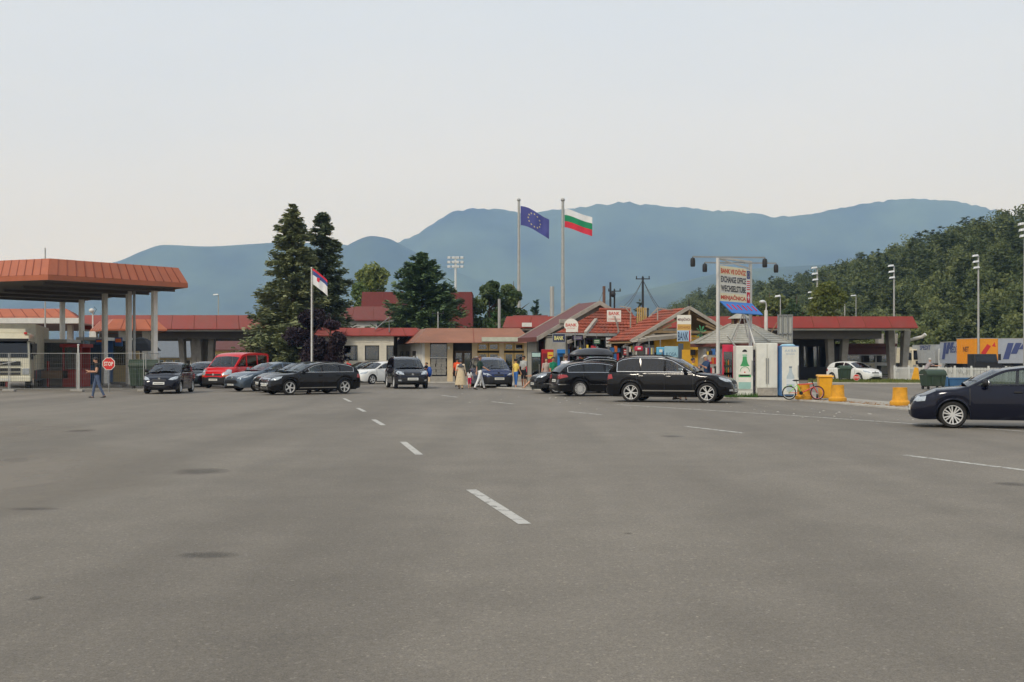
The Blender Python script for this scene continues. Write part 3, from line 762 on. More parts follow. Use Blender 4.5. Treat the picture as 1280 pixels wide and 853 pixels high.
# the long red canopies of the crossing
def long_canopy(name, label, x0, x1, d, dep, py0, py1, cols, white=True, n=0):
    t = thing(name, label, 'canopy', (0, 0, 0))
    z0, z1 = Zh(py1, d), Zh(py0, d)
    mansard(t, [(x0, d), (x1, d), (x1 - .4, d + dep), (x0, d + dep)], z0, z0 + .05, z1, .3, M_red, 1.9)
    if white: MB().box(x0 + .3, x1 - .5, d + .35, d + .45, z0 - .15, z0 - .02).build('light_strip', M_white, t)
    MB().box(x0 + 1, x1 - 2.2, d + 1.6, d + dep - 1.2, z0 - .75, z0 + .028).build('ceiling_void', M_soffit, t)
    for cx, cd in cols:
        for s in (-1, 1):
            MB().add([(cx + s * .42 - .2, cd - .28, 0), (cx + s * .42 + .2, cd - .28, 0), (cx + s * .42 + .2, cd + .28, 0), (cx + s * .42 - .2, cd + .28, 0),
                      (cx + s * .62 - .24, cd - .45, z0 - .1), (cx + s * .62 + .24, cd - .45, z0 - .1), (cx + s * .62 + .24, cd + .45, z0 - .1), (cx + s * .62 - .24, cd + .45, z0 - .1)],
                     [(3, 2, 1, 0), (0, 1, 5, 4), (1, 2, 6, 5), (2, 3, 7, 6), (3, 0, 4, 7), (4, 5, 6, 7)]).build('column', M_conc, t)
    return t
dl = 96
long_canopy('crossing_canopy', 'long red canopy behind the red van, its end hidden by the spruce', X(100, dl), X(356, dl), dl, 16, 394, 412, [(X(p, dl + 3), dl + 3) for p in (150, 236, 257)] + [(X(p, dl + 12), dl + 12) for p in (170, 250, 330)] + [(X(347, dl + 3), dl + 3)])
dr = 84
cr_ = long_canopy('crossing_canopy', 'long red canopy behind the kiosks, ending above the glazed customs office', X(628, dr), X(1148, dr), dr, 18, 395.5, 410.5, [(X(p, dr + 3), dr + 3) for p in (760, 900, 1046, 1122)] + [(X(p, dr + 14), dr + 14) for p in (820, 940, 1030, 1108)])
MB().tube([(X(1128, 87), 87, 3.6), (X(1133, 87), 86.9, 3.0), (X(1140, 87), 86.6, 3.15), (X(1148, 87), 86.2, 3.3), (X(1151, 87), 86, 3.5)], .13, 8).build('drain_pipe', M_white, cr_)
MB().box(X(652, 86), X(664, 86), 83.2, 83.7, Zh(409, 84), Zh(404, 84)).build('air_conditioner', M_white, None)
o = COL.objects['air_conditioner']; tag(o, 'white air conditioning unit beside the copper shop roof', 'air conditioner')
t = thing('customs_office', 'glazed customs office with brown surround under the end of the red canopy', 'office', (X(1086, 90), 90, 0))
w = 62 * 90 / FPX
M_brown = pm('brown_cladding', (92, 48, 40), .6, dirt=.2)
bx('wall', M_brown, t, -w / 2, w / 2, .3, 4, 0, 2.6); bx('plinth', M_conc, t, -w / 2 - .05, w / 2 + .05, .1, .297, 0, .2)
for k in range(3):
    a = -w / 2 + .1 + k * (w - .2) / 3; b = a + (w - .2) / 3
    bx('frame', M_pole, t, a + .01, b - .01, .2, .28, .25, 1.97)
    if k == 1: bx('infill_panel', pm('cream_infill', (176, 170, 152), .6), t, a + .08, b - .08, .15, .197, .32, 1.3)
    else: bx('pane', glass_mat('office_glass', (.25, .28, .26), .12), t, a + .08, b - .08, .15, .197, .32, 1.1)
    bx('pane', glass_mat('office_glass', (.25, .28, .26), .12), t, a + .08, b - .08, .15, .197, 1.36, 1.9)
bx('roof', M_brown, t, -w / 2 - .25, w / 2 + .25, -.1, 4.2, 2.603, 2.85)
t = thing('control_booth', 'tall dark control booth standing under the red canopy beyond the yellow bin', 'booth', (X(1022, 90), 90, 0))
bx('wall', M_dark, t, -1.4, 1.4, 0, 3, 0, 3.4); bx('pane', glass_mat('office_glass'), t, -1.1, -.1, -.03, -.004, 1, 2.6); bx('pane', glass_mat('office_glass'), t, .05, 1.1, -.03, -.004, 1, 2.6)
bx('door', M_black, t, -.08, .03, -.025, -.004, .1, 2.7)

# ================================================================ buildings behind
def walled(name, label, px0, px1, d, dep, z1, wall):
    t = thing(name, label, 'building', (X((px0 + px1) / 2, d), d, 0))
    w = (px1 - px0) * d / FPX
    return t, w
# distant yellow house seen under the canopy
t = thing('yellow_house', 'pale yellow house with white windows seen under the long red canopy', 'house', (X(214, 120), 120, 0))
w = 36 * 120 / FPX
M_py = pm('pale_yellow_wall', (214, 190, 130), .8, dirt=.15)
bx('wall', M_py, t, -w / 2 - 1, w / 2 + 1.6, 0, 6, 0, 1.75)
for k in range(4):
    f = bx('window', M_white, t, -w / 2 + .0 + k * .95, -w / 2 + .75 + k * .95, -.08, -.003, .5, 1.55)
    bx('pane', M_glassd, f, -w / 2 + .08 + k * .95, -w / 2 + .67 + k * .95, -.11, -.083, .58, 1.47)
MB().slab([(-w / 2 - 1.3, -.5, 1.72), (w / 2 + 1.9, -.5, 1.72), (w / 2 + 1.9, 3, 3.6), (-w / 2 - 1.3, 3, 3.6)], (0, 0, .12)).build('roof', pm('slate_roof', (104, 110, 116), .7), t)
# white brick building with red fascia
t = thing('brick_building', 'white painted brick building with a red fascia and square windows', 'building', (X(442, 82), 82, 0))
x0, x1 = X(397.5, 82) - X(442, 82), X(492, 82) - X(442, 82)
M_wb = pm('white_brick_paint', (206, 200, 184), .75, var=.08, scale=3, dirt=.2, bump=.15)
ztop = Zh(420.5, 82)
wins = [(429.5, 447), (456, 474), (483, 492)]
zs0, zs1 = Zh(451, 82), Zh(432, 82)
# wall with real openings: piers, strips below and above the windows
ed = [x0] + [X(p, 82) - X(442, 82) for ab in wins for p in ab]
ed[-1] = x1
wallb = MB()
for k in range(0, len(ed) - 1, 2): wallb.box(ed[k], ed[k + 1], 0, .3, 0, ztop)
for k in range(1, len(ed) - 1, 2): wallb.box(ed[k] - .001, ed[k + 1] + .001, .004, .3, 0, zs0); wallb.box(ed[k] - .001, ed[k + 1] + .001, .004, .3, zs1, ztop)
wall = wallb.build('wall', M_wb, t)
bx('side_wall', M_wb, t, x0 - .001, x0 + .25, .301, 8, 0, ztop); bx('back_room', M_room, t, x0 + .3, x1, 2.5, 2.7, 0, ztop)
for j, z in enumerate(np.arange(.3, ztop - .1, .28)):              # rough courses of brick stand a little proud
    k = x0 + .05 + (j % 2) * .3
    while k < x1 - .6:
        wd = .56
        if not any(a - .62 < X(442, 82) * 0 + k < b + .05 and zs0 - .3 < z < zs1 + .02 for a, b in ((ed[1], ed[2]), (ed[3], ed[4]), (ed[5], x1))):
            MB().box(k, k + wd, -.022 + random.uniform(-.008, .008), .002, z, z + .26).build('brick', M_wb, wall, bevel=.008)
        k += .6
for k in (1, 3, 5):
    f = MB(); a, b = ed[k], ed[k + 1]
    for q in ((a, a + .07, zs0, zs1), (b - .07, b, zs0, zs1), (a + .07, b - .07, zs0, zs0 + .07), (a + .07, b - .07, zs1 - .07, zs1)): f.box(q[0], q[1], .06, .14, q[2], q[3])
    f = f.build('window', M_dark, t); bx('pane', M_glassd, f, a + .07, b - .07, .09, .11, zs0 + .07, zs1 - .07)
mansard(t, [(x0 - .25, -.35), (x1 + 2, -.35), (x1 + 2, 8), (x0 - .25, 8)], ztop, ztop + .06, Zh(410, 82), .35, M_red, 1.1, skip=(2,))
MB().cyl((X(421, 82) - X(442, 82), -.03, Zh(427, 82)), (X(421, 82) - X(442, 82), -.16, Zh(427, 82)), .09, n=10).build('alarm_bell', M_dark, t)
MB().tube([(1.6, -.3, ztop + .5), (2.6, -.3, ztop + 1.35), (2.6, -.3, ztop + .3)], .04).build('antenna_mast', M_steel, t)
MB().tube([(2.1, -.3, ztop + .95), (2.95, -.3, ztop + 1.15)], .025).build('antenna_arm', M_steel, t)
# copper roofed shop row
t = thing('shop_row', 'low shop row with faded copper mansard roof and yellow framed windows', 'building', (X(587, 79), 79, 0))
ox = X(587, 79)
def lx(px, d=79): return X(px, d) - ox
M_copper = pm('faded_copper', (140, 96, 76), .6, var=.2, scale=.8, dirt=.3, stretch=(.6, 1, 2))
M_cream = pm('cream_pier', (200, 180, 146), .8, var=.08, dirt=.2)
ze = Zh(428.5, 78); zt = Zh(410.5, 79)
sidel = Vector((lx(487, 91), 12.5, 0))
cor = Vector((lx(517, 78), -1, 0)); cor2 = Vector((lx(668, 78), -1, 0))
roofpoly = [(cor.x, cor.y), (cor2.x, cor2.y), (cor2.x, 12.5), (sidel.x, sidel.y)]
mansard(t, roofpoly, ze - .02, ze, zt, 1.0, M_copper, 3.4, skip=(2,))
MB().slab([(lx(602, 77.9), -1.02, ze + .06), (lx(652, 77.9), -1.02, ze + .06), (lx(652, 77.9), -.78, ze + .36), (lx(602, 77.9), -.78, ze + .36)], (0, -.03, .02)).build('bare_patch', pm('bare_grey_metal', (150, 150, 132), .6, var=.2), t)
bx('plinth', M_conc, t, lx(529), lx(668), .02, .3, 0, .42)
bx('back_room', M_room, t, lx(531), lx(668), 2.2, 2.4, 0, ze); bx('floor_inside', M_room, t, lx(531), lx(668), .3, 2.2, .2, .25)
for a, b in ((531, 537.5), (559, 566), (590, 596.5), (624, 630), (655, 662)): bx('pier', M_cream, t, lx(a), lx(b), 0, .35, .004, ze)
MB().slab([(lx(531), 0, 0), (lx(531), 0, ze), (lx(496, 90), 11.5, ze), (lx(496, 90), 11.5, 0)], (-.2, 0, 0)).build('side_wall', M_white, t)
for k in range(3):
    u = .2 + .24 * k; p = Vector((lx(531), 0, 0)).lerp(Vector((lx(496, 90), 11.5, 0)), u); q = Vector((lx(531), 0, 0)).lerp(Vector((lx(496, 90), 11.5, 0)), u + .1)
    f = MB().slab([(p.x - .205, p.y, 1.2), (q.x - .205, q.y, 1.2), (q.x - .205, q.y, 2.2), (p.x - .205, p.y, 2.2)], (-.05, 0, 0)).build('window', M_dark, t)
    MB().slab([(p.x - .258, p.y, 1.12), (q.x - .258, q.y, 1.12), (q.x - .258, q.y, 1.2), (p.x - .258, p.y, 1.2)], (-.1, 0, 0)).build('window_sill', M_white, t)
f = bx('shop_window', M_dark, t, lx(537.6), lx(558.9), .1, .16, .43, ze)
bx('pane', M_glassd, f, lx(538.4), lx(558.2), .05, .08, .5, ze - .1); bx('transom', M_pole, f, lx(537.8), lx(558.8), .02, .09, 1.68, 1.76)
M_paper = pm('newsprint', (128, 126, 120), .8, var=.25, scale=9)
for j in range(6):
    for k in range(3):
        MB().box(-.17, .17, -.004, .004, -.1, .1).build('newspaper', M_paper, f, loc=(lx(541.5 + 6.6 * k) + random.uniform(-.04, .04), .035, .62 + .185 * j)).rotation_euler = (0, random.uniform(-.12, .12), 0)
bx('recess_wall', M_dark, t, lx(566), lx(590), 1.0, 1.1, 0, ze)
for k in range(2):
    f = bx('door', pm('brown_door', (96, 78, 60), .6), t, lx(567.5 + 11 * k), lx(578 + 11 * k), .9, .96, .25, 2.2)
    bx('pane', M_glassd, f, lx(569 + 11 * k), lx(576.5 + 11 * k), .86, .897, .5, 2.05)
M_yframe = pm('yellow_frame', (196, 164, 104), .6, dirt=.2)
M_curt = pm('curtain', (196, 196, 188), .9, var=.2, scale=3, stretch=(8, 1, .3))
for a, b in ((596.6, 623.9), (630.1, 654.9)):
    m = (a + b) / 2
    for u, v in ((a, m - .4), (m + .4, b)):
        for z0, z1 in ((.43, 2.05), (2.2, ze - .02)):
            f = MB(); x_0, x_1 = lx(u), lx(v)
            for q in ((x_0, x_0 + .1, z0, z1), (x_1 - .1, x_1, z0, z1), (x_0 + .1, x_1 - .1, z0, z0 + .1), (x_0 + .1, x_1 - .1, z1 - .1, z1)): f.box(q[0], q[1], .08, .18, q[2], q[3])
            f = f.build('window', M_yframe, t); bx('pane', M_glassd, f, x_0 + .1, x_1 - .1, .12, .14, z0 + .1, z1 - .1)
            if z0 < 1: bx('curtain', M_curt, f, x_0 + .12, x_1 - .12 - random.uniform(.1, .4), .3, .33, z0 + .1, z1 - .1)
bx('wall_lamp', M_white, t, lx(560), lx(562.5), -.16, -.003, ze - .45, ze - .25)
# dark red roofed blocks behind the pine
def red_block(label, px0, px1, d, dep, py_top, py_eave, slope, wall_to=None, white=False):
    t = thing('red_roofed_block', label, 'building', (0, 0, 0))
    a, b = X(px0, d), X(px1, d)
    mansard(t, [(a, d), (b, d), (b, d + dep), (a, d + dep)], Zh(py_eave, d) - .1, Zh(py_eave, d), Zh(py_top, d), slope, pm('dark_red_cladding', (112, 42, 38), .55, var=.1, dirt=.15), 2.4)
    bx('wall', M_white if white else pm('dark_red_cladding', (112, 42, 38)), t, a + .4, b - .4, d + .4, d + dep - .4, 0, Zh(py_eave, d) - .07)
    return t, a, b
t, a, b = red_block('white block with a dark red mansard roof, left of the bushy pine', 412, 520, 112, 10, 383, 400, .5, white=True)
bx('parapet_window', M_dark, t, X(471, 112), X(482, 112), 112.3, 112.39, Zh(409, 112), Zh(404, 112))
red_block('tall dark red stair tower poking above the white block', 451, 505, 116, 6, 365, 390, .12)
red_block('narrow dark red stair tower right of the bushy pine', 560, 591, 114, 6, 365, 412, .1)
red_block('low red roof behind the shop row under the blue flag', 634, 692, 96, 6, 394, 409, .5)
t = thing('office_building', 'long low pale building far behind, glimpsed under the long red canopy', 'building', (X(300, 135), 135, 0))
bx('wall', M_py, t, -9, 9, 0, 6, 0, 2.6); MB().slab([(-9.5, -.6, 2.6), (9.5, -.6, 2.6), (9.5, 3, 4.2), (-9.5, 3, 4.2)], (0, 0, .15)).build('roof', M_brown, t)
for k in range(7): bx('window', M_glassd, t, -8 + k * 2.4, -6.8 + k * 2.4, -.06, -.003, .9, 2.1)

t = thing('low_wall', 'tan rendered wall running behind the booths on the left', 'wall', (X(70, 88), 87, 0))
bx('wall_face', pm('tan_render', (168, 142, 112), .85, var=.15, dirt=.25), t, -9, 7.5, 0, .25, 0, 1.5); bx('coping', M_conc, t, -9.05, 7.55, -.05, .3, 1.503, 1.6)
# ================================================================ bank house, kiosks and hut
M_tile = pm('clay_tiles', (146, 70, 47), .75, var=.34, scale=3, dirt=.5)
M_btile = pm('brown_sheet', (100, 54, 48), .6, var=.14, scale=2, dirt=.15)
M_board = pm('weathered_white_board', (166, 158, 146), .7, var=.16, dirt=.5)
M_wood = pm('raw_timber', (140, 118, 88), .8, var=.2, scale=5)
def tile_roof(parent, A, B, C_, D, rows, waves, mat, name='tile_covering', amp=.03):
    """clay tiles: stepped rows of rolled tiles between eave A-B and ridge D-C"""
    A, B, C_, D = map(Vector, (A, B, C_, D)); n = (B - A).cross(D - A).normalized()
    if n.z < 0: n = -n
    m = MB(); cols = waves * 6
    for r_ in range(rows):
        t0, t1 = r_ / rows, (r_ + 1.12) / rows; vs = []
        jit = random.uniform(-.012, .012)
        for t, lift in ((t0, .05), (t0 + .0005, .0), (t0, .05), (t1, .005)):
            for i in range(cols + 1):
                u = i / cols; p = A.lerp(B, u).lerp(D.lerp(C_, u), min(t, 1))
                w = amp * abs(math.sin(math.pi * u * waves)) ** .7
                vs.append(p + n * (lift + (w if lift or t == t1 else 0) + jit))
        k = cols + 1
        m.add(vs, [(i, i + 1, k + i + 1, k + i) for i in range(cols)] + [(2 * k + i, 2 * k + i + 1, 3 * k + i + 1, 3 * k + i) for i in range(cols)])
    o = m.build(name, mat, parent, smooth=30); o['kind'] = 'stuff'
    return o
ROT = R(21.5)
# --- bank house, gable towards the camera
t = thing('bank_house', 'brown gabled bank house with white bargeboards, behind the tiled kiosks', 'house', (4.76, 62, 0), ROT)
zr, ze_, hw, dp = 4.76, 2.77, 3.7, 2.6
for s in (-1, 1):
    for j in range(6):                               # sheet panels with rolled joints
        y0, y1 = dp * j / 6, dp * (j + 1) / 6
        MB().slab([(0, y0, zr), (s * hw, y0, ze_), (s * hw, y1 - .015, ze_), (0, y1 - .015, zr)], (0, 0, -.07)).build('roof_sheet', M_btile, t)
    MB().slab([(0, -.04, zr + .05), (s * (hw + .02), -.04, ze_ + .04), (s * (hw + .02), -.04, ze_ - .2), (0, -.04, zr - .19)], (0, -.06, 0)).build('bargeboard', M_board, t)
    MB().slab([(s * hw, 0, ze_ - .22), (s * hw, dp, ze_ - .22), (s * hw, dp, ze_ + .02), (s * hw, 0, ze_ + .02)], (s * .05, 0, 0)).build('eave_board', M_btile, t)
    MB().slab([(0, dp, zr + .05), (s * (hw + .02), dp, ze_ + .04), (s * (hw + .02), dp, ze_ - .1), (0, dp, zr - .12)], (0, .06, 0)).build('bargeboard', M_board, t)
M_gab = pm('grey_gable_board', (150, 148, 138), .75, dirt=.25)
MB().slab([(-hw + .35, .5, ze_), (hw - .35, .5, ze_), (0, .5, zr - .25)], (0, .05, 0)).build('gable_wall', M_gab, t)
bx('side_wall', M_gab, t, -hw + .5, -hw + .62, 1.2, dp - .1, .1, ze_); bx('back_wall', M_room, t, -hw + .5, hw - .5, dp - .08, dp, .1, ze_)
bx('front_wall', pm('dark_interior_brown', (70, 52, 44), .8, var=.2), t, -1.4, hw - .5, .5, .62, .1, ze_ - .003)  # dark colour stands in for the shaded room under the eave
bx('shutter', pm('dark_red_panel', (88, 30, 30), .6), t, -hw + .8, -1.5, 1.4, 1.5, 1.6, ze_ - .2)
MB().slab([(-2.45, -.12, 3.55), (-1.7, -.12, 3.55), (-1.7, -.12, 3.76), (-2.45, -.12, 3.76)], (0, -.05, 0)).build('lamp_board', M_board, t)
# --- first tiled kiosk: hipped on the left
K1 = thing('tiled_kiosk', 'exchange kiosk with hipped clay tile roof and bank signs on top', 'kiosk', (1.74, 57.5, 0), ROT)
zeave, zrid = 2.92, 4.2
tile_roof(K1, (.5, 0, zeave), (5.75, 0, zeave), (5.75, 1.9, zrid), (3.9, 1.9, zrid), 8, 20, M_tile)
MB().slab([(.5, 0, zeave), (3.9, 1.9, zrid), (3.9, 1.9, zeave)], (-.02, .04, 0)).build('hip_board', M_btile, K1)
MB().slab([(3.9, 3.6, zeave), (5.75, 3.6, zeave), (5.75, 1.9, zrid), (3.9, 1.9, zrid)], (0, 0, .04)).build('back_slope', M_tile, K1)
MB().beam((.5, -.06, zeave - .05), (5.7, -.06, zeave - .05), .14, .14).build('gutter', M_pole, K1)
MB().tube([(3.9, 1.9, zrid + .06), (5.75, 1.9, zrid + .06)], .09, 8).build('ridge_tiles', M_tile, K1)
MB().beam((2.15, -.1, zeave + .02), (3.25, .95, zeave + .74), .16, .2).build('valley_board', M_board, K1)
MB().beam((1.0, -.4, zeave - .45), (2.1, -.15, zeave - .12), .1, .16).build('valley_board', M_board, K1)
bx('wall', M_gab, K1, 1.3, 1.42, .5, 3.2, .05, zeave - .1)
bx('wall', M_gab, K1, 5.3, 5.5, .5, 3.4, .05, zeave - .1); bx('back_wall', M_room, K1, 1.3, 5.5, 3.3, 3.4, .05, zeave)
bx('ceiling', M_soffit, K1, 1.3, 5.6, .05, 3.4, zeave - .2, zeave - .12)
for k, (a, b, m) in enumerate(((1.45, 2.05, M_curt), (2.1, 2.4, M_black), (2.45, 2.95, M_dark), (3.0, 4.1, pm('roller_shutter', (160, 158, 132), .6)), (4.2, 5.25, M_white))):
    f = MB()
    for q in ((a, a + .06, .9, 2.7), (b - .06, b, .9, 2.7), (a + .06, b - .06, .9, .97), (a + .06, b - .06, 2.63, 2.7)): f.box(q[0], q[1], .5, .6, q[2], q[3])
    f = f.build('window', M_white if k % 2 else pm('violet_frame', (90, 84, 120), .6), K1)
    bx('pane', M_glassd, f, a + .06, b - .06, .54, .56, .97, 2.63)
    bx('blind', m, f, a + .08, b - .08, .7, .73, 1.1 if k != 3 else 1.5, 2.6)
bx('counter', M_conc, K1, 1.43, 5.3, .45, .62, .05, .88)
for x_, m in ((4.15, M_white), (4.4, M_white)):
    pass
bx('pink_post', pm('pink_post', (196, 120, 134), .6), K1, 5.52, 5.7, .1, .3, .05, zeave - .12)
bx('letter_panel', M_white, K1, 4.55, 5.2, .3, .4, 1.95, 2.6)
for j in range(3): bx('slot', M_black, K1, 4.65, 5.1, .28, .298, 2.03 + .19 * j, 2.14 + .19 * j)
# --- second tiled kiosk: gable forward, timber trusses showing
K2 = thing('gabled_kiosk', 'gabled kiosk with sagging clay tiles, open timber gable and yellow walls', 'kiosk', (8.72, 56, 0), ROT)
zr2, hw2, dp2, pt = 4.14, 3.15, 2.7, .52
tile_roof(K2, (-hw2, dp2, zr2 - hw2 * pt), (-hw2, 0, zr2 - hw2 * pt), (0, 0, zr2), (0, dp2, zr2), 11, 11, M_tile)
tile_roof(K2, (hw2, 0, zr2 - hw2 * pt), (hw2, dp2, zr2 - hw2 * pt), (0, dp2, zr2), (0, 0, zr2), 11, 11, M_tile)
for s in (-1, 1):
    MB().beam((0, -.05, zr2 + .02), (s * (hw2 + .05), -.05, zr2 - hw2 * pt - .02), .07, .16).build('bargeboard', M_board, K2)
    for u in (.3, .62): MB().beam((s * u * hw2 * .5, .02, zr2 - .25 - u), (s * hw2 * (u + .25), .02, zr2 - (u + .25) * hw2 * pt - .1), .06, .1).build('truss_timber', M_wood, K2)
    MB().slab([(0, .1, zr2 - .06), (s * hw2, .1, zr2 - hw2 * pt - .06), (s * hw2, dp2 - .1, zr2 - hw2 * pt - .06), (0, dp2 - .1, zr2 - .06)], (0, 0, -.05)).build('underboarding', M_wood, K2)
MB().beam((-hw2 * .75, .0, 2.95), (hw2 * .75, .0, 2.95), .07, .12).build('tie_beam', M_wood, K2)
MB().beam((0, .0, 2.95), (0, .0, zr2 - .1), .09, .1).build('king_post', M_wood, K2)
MB().cyl((0, 0, zr2), (0, 0, zr2 + .42), .03).build('finial', M_dark, K2)
for k in range(4): MB().slab([(-hw2 - .1 + .25 * k, -.25, 2.42 + .07 * k), (-.9 + .2 * k, -.25, 2.62 + .06 * k), (-.9 + .2 * k, .05, 2.72 + .06 * k), (-hw2 - .1 + .25 * k, .05, 2.5 + .07 * k)], (0, 0, .03)).build('awning_board', M_board, K2)
M_yw = pm('yellow_wall', (216, 164, 44), .7, var=.12, scale=2, dirt=.3)
bx('yellow_panel', M_yw, K2, -1.75, -.62, .3, .38, 1.95, 2.8); bx('yellow_panel', M_yw, K2, -.6, .75, .31, .39, 1.95, 2.8)
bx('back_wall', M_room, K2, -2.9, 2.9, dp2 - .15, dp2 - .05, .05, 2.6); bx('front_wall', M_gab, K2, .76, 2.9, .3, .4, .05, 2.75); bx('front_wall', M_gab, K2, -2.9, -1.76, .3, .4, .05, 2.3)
bx('counter', M_gab, K2, -1.75, .75, .3, .4, .05, 1.1); bx('interior', M_dark, K2, -1.7, .7, 1.4, 1.5, .05, 1.95)
MB().beam((-1.5, .1, 2.62), (.6, .1, 2.66), .05, .06).build('rail', M_wood, K2)
# open timber frames and hoardings on the roofs
t = thing('timber_slats', 'row of upright yellow timber slats standing on the tiled roof', 'slats', (X(803, 59), 59, 0), ROT)
zz0, zz1 = Zh(402, 59), Zh(384.5, 59)
for k in range(6): bx('slat', pm('yellow_timber', (192, 160, 96), .75, var=.15) if k != 5 else M_black, t, -.32 + k * .12, -.25 + k * .12, -.03, .0, zz0 - (.0 if k % 2 else .12), zz1 + random.uniform(-.04, .04))
for z in (zz0 + .12, zz1 - .12): bx('cross_rail', M_wood, t, -.36, .4, .003, .05, z, z + .06)
for x_ in (-.3, .34): MB().beam((x_, .03, zz0 - .4), (x_, .03, zz0 + .2), .06, .06).build('stay', M_wood, t)
def sign_frame(label, px, d, parts):
    t = thing('roof_frame', label, 'frame', (X(px, d), d, 0), ROT)
    for p, q in parts: MB().beam(p, q, .05, .05).build('strut', M_board, t)
sign_frame('thin white strut frame leaning beside the rectangular bank sign', 788, 58.4, [((0, 0, 3.1), (.02, 0, 4.25)), ((.02, 0, 4.25), (-.55, .1, 4.33)), ((-.35, .0, 4.3), (.02, 0, 3.95)), ((-.7, -.1, 3.0), (-1.0, -.2, 3.8))])
sign_frame('white strut frame on the tiles of the gabled kiosk', 822, 56.5, [((0, 0, 3.0), (0, 0, 4.2)), ((0, 0, 4.15), (1.3, .2, 4.05)), ((0, 0, 4.15), (-.45, .1, 3.7)), ((.25, -.1, 3.0), (.02, 0, 3.6))])

# --- bank signs
def board(name, label, px0, px1, py0, py1, d, mat, rz=0, th=.1, frame=None):
    w, h = (px1 - px0) * d / FPX, (py1 - py0) * d / FPX
    t = thing(name, label, 'sign', (X((px0 + px1) / 2, d), d, (Zh(py0, d) + Zh(py1, d)) / 2), rz)
    bx('panel', mat, t, -w / 2, w / 2, 0, th, -h / 2, h / 2)
    if frame:
        for q in ((-w / 2 - .04, w / 2 + .04, h / 2 + .001, h / 2 + .04), (-w / 2 - .04, w / 2 + .04, -h / 2 - .04, -h / 2 - .001), (-w / 2 - .04, -w / 2 - .001, -h / 2, h / 2), (w / 2 + .001, w / 2 + .04, -h / 2, h / 2)): bx('frame', frame, t, q[0], q[1], -.02, th + .01, q[2], q[3])
    return t, w, h
M_signw = pm('sign_white', (226, 222, 210), .5, var=.05, dirt=.15)
M_red_print = pm('faded_red_print', (196, 66, 54), .6, var=.1)
t, w, h = board('bank_sign', 'rectangular white bank no-commission sign on the tiled roof', 759, 776.5, 388, 402.5, 58, M_signw, R(8))
text('BANK', w * .8, h * .3, M_red_print, t, (0, -.006, h * .22), bold=.02); text('NO', w * .22, h * .13, M_red_print, t, (0, -.006, -h * .06)); text('COMMISSION', w * .86, h * .16, M_red_print, t, (0, -.006, -h * .28))
MB().cyl((w * .3, .05, -h / 2), (w * .3, .05, -h / 2 - .9), .03).build('stay', M_steel, t)
t = thing('bank_sign', 'round-topped white bank sign with red lettering at the eave of the tiled kiosk', 'sign', (X(714, 57), 57, Zh(407, 57)))
m = MB(); pts = []
for k in range(24):
    a = 2 * math.pi * k / 24; x_, z_ = .36 * math.cos(a), .34 * math.sin(a)
    if z_ < -.1: x_ = .34 if x_ > 0 else -.26; z_ = max(z_, -.34)
    pts.append((x_, 0, z_))
m.slab(pts, (0, .09, 0)).build('panel', M_signw, t)
text('BANK', .56, .16, M_red_print, t, (0, -.006, .02), bold=.02); text('exchange', .4, .08, pm('pale_red_print', (208, 120, 104), .6), t, (0, -.006, -.14))
MB().cyl((.2, .1, -.3), (.2, .1, -1.1), .03).build('stay', M_steel, t)
t, w, h = board('bank_sign', 'dark blue bank light box with yellow lettering hanging left of the tiled kiosk', 691.5, 706, 418, 427.5, 56.8, pm('navy_sign', (28, 40, 78), .4), 0, .16, M_steel)
text('BANK', w * .8, h * .55, pm('pale_yellow_print', (226, 218, 140), .5), t, (0, -.006, 0), bold=.02)
MB().beam((-w / 2 - .25, .08, h * .45), (w / 2 + .3, .08, h * .45), .04, .04).build('bracket', M_steel, t)
t, w, h = board('exchange_sign', 'tall white, yellow and striped exchange sign hanging on the gabled kiosk', 846.5, 864, 394, 427, 54.6, M_signw, R(4), .08)
text('MENJAČNICA', w * .92, h * .16, pm('maroon_print', (96, 36, 52), .5), t, (0, -.006, h * .33), bold=.015)
bx('yellow_band', pm('mustard_band', (206, 164, 92), .5), t, -w / 2 + .004, w / 2 - .004, -.006, -.002, -.02 - h * .06, h * .15); text('EXCHANGE', w * .86, h * .1, pm('brown_print', (150, 90, 50), .5), t, (0, -.01, h * .03))
bx('blue_band', pm('pale_blue_band', (160, 190, 214), .5), t, -w / 2 + .004, w * .34, -.006, -.002, -h / 2 + .01, -h * .09); text('BANK', w * .74, h * .32, pm('navy_sign', (28, 40, 78)), t, (-w * .08, -.01, -h * .3), bold=.01)
bx('red_edge', M_textred, t, w * .35, w * .44, -.006, -.002, -h / 2 + .01, -h * .09)
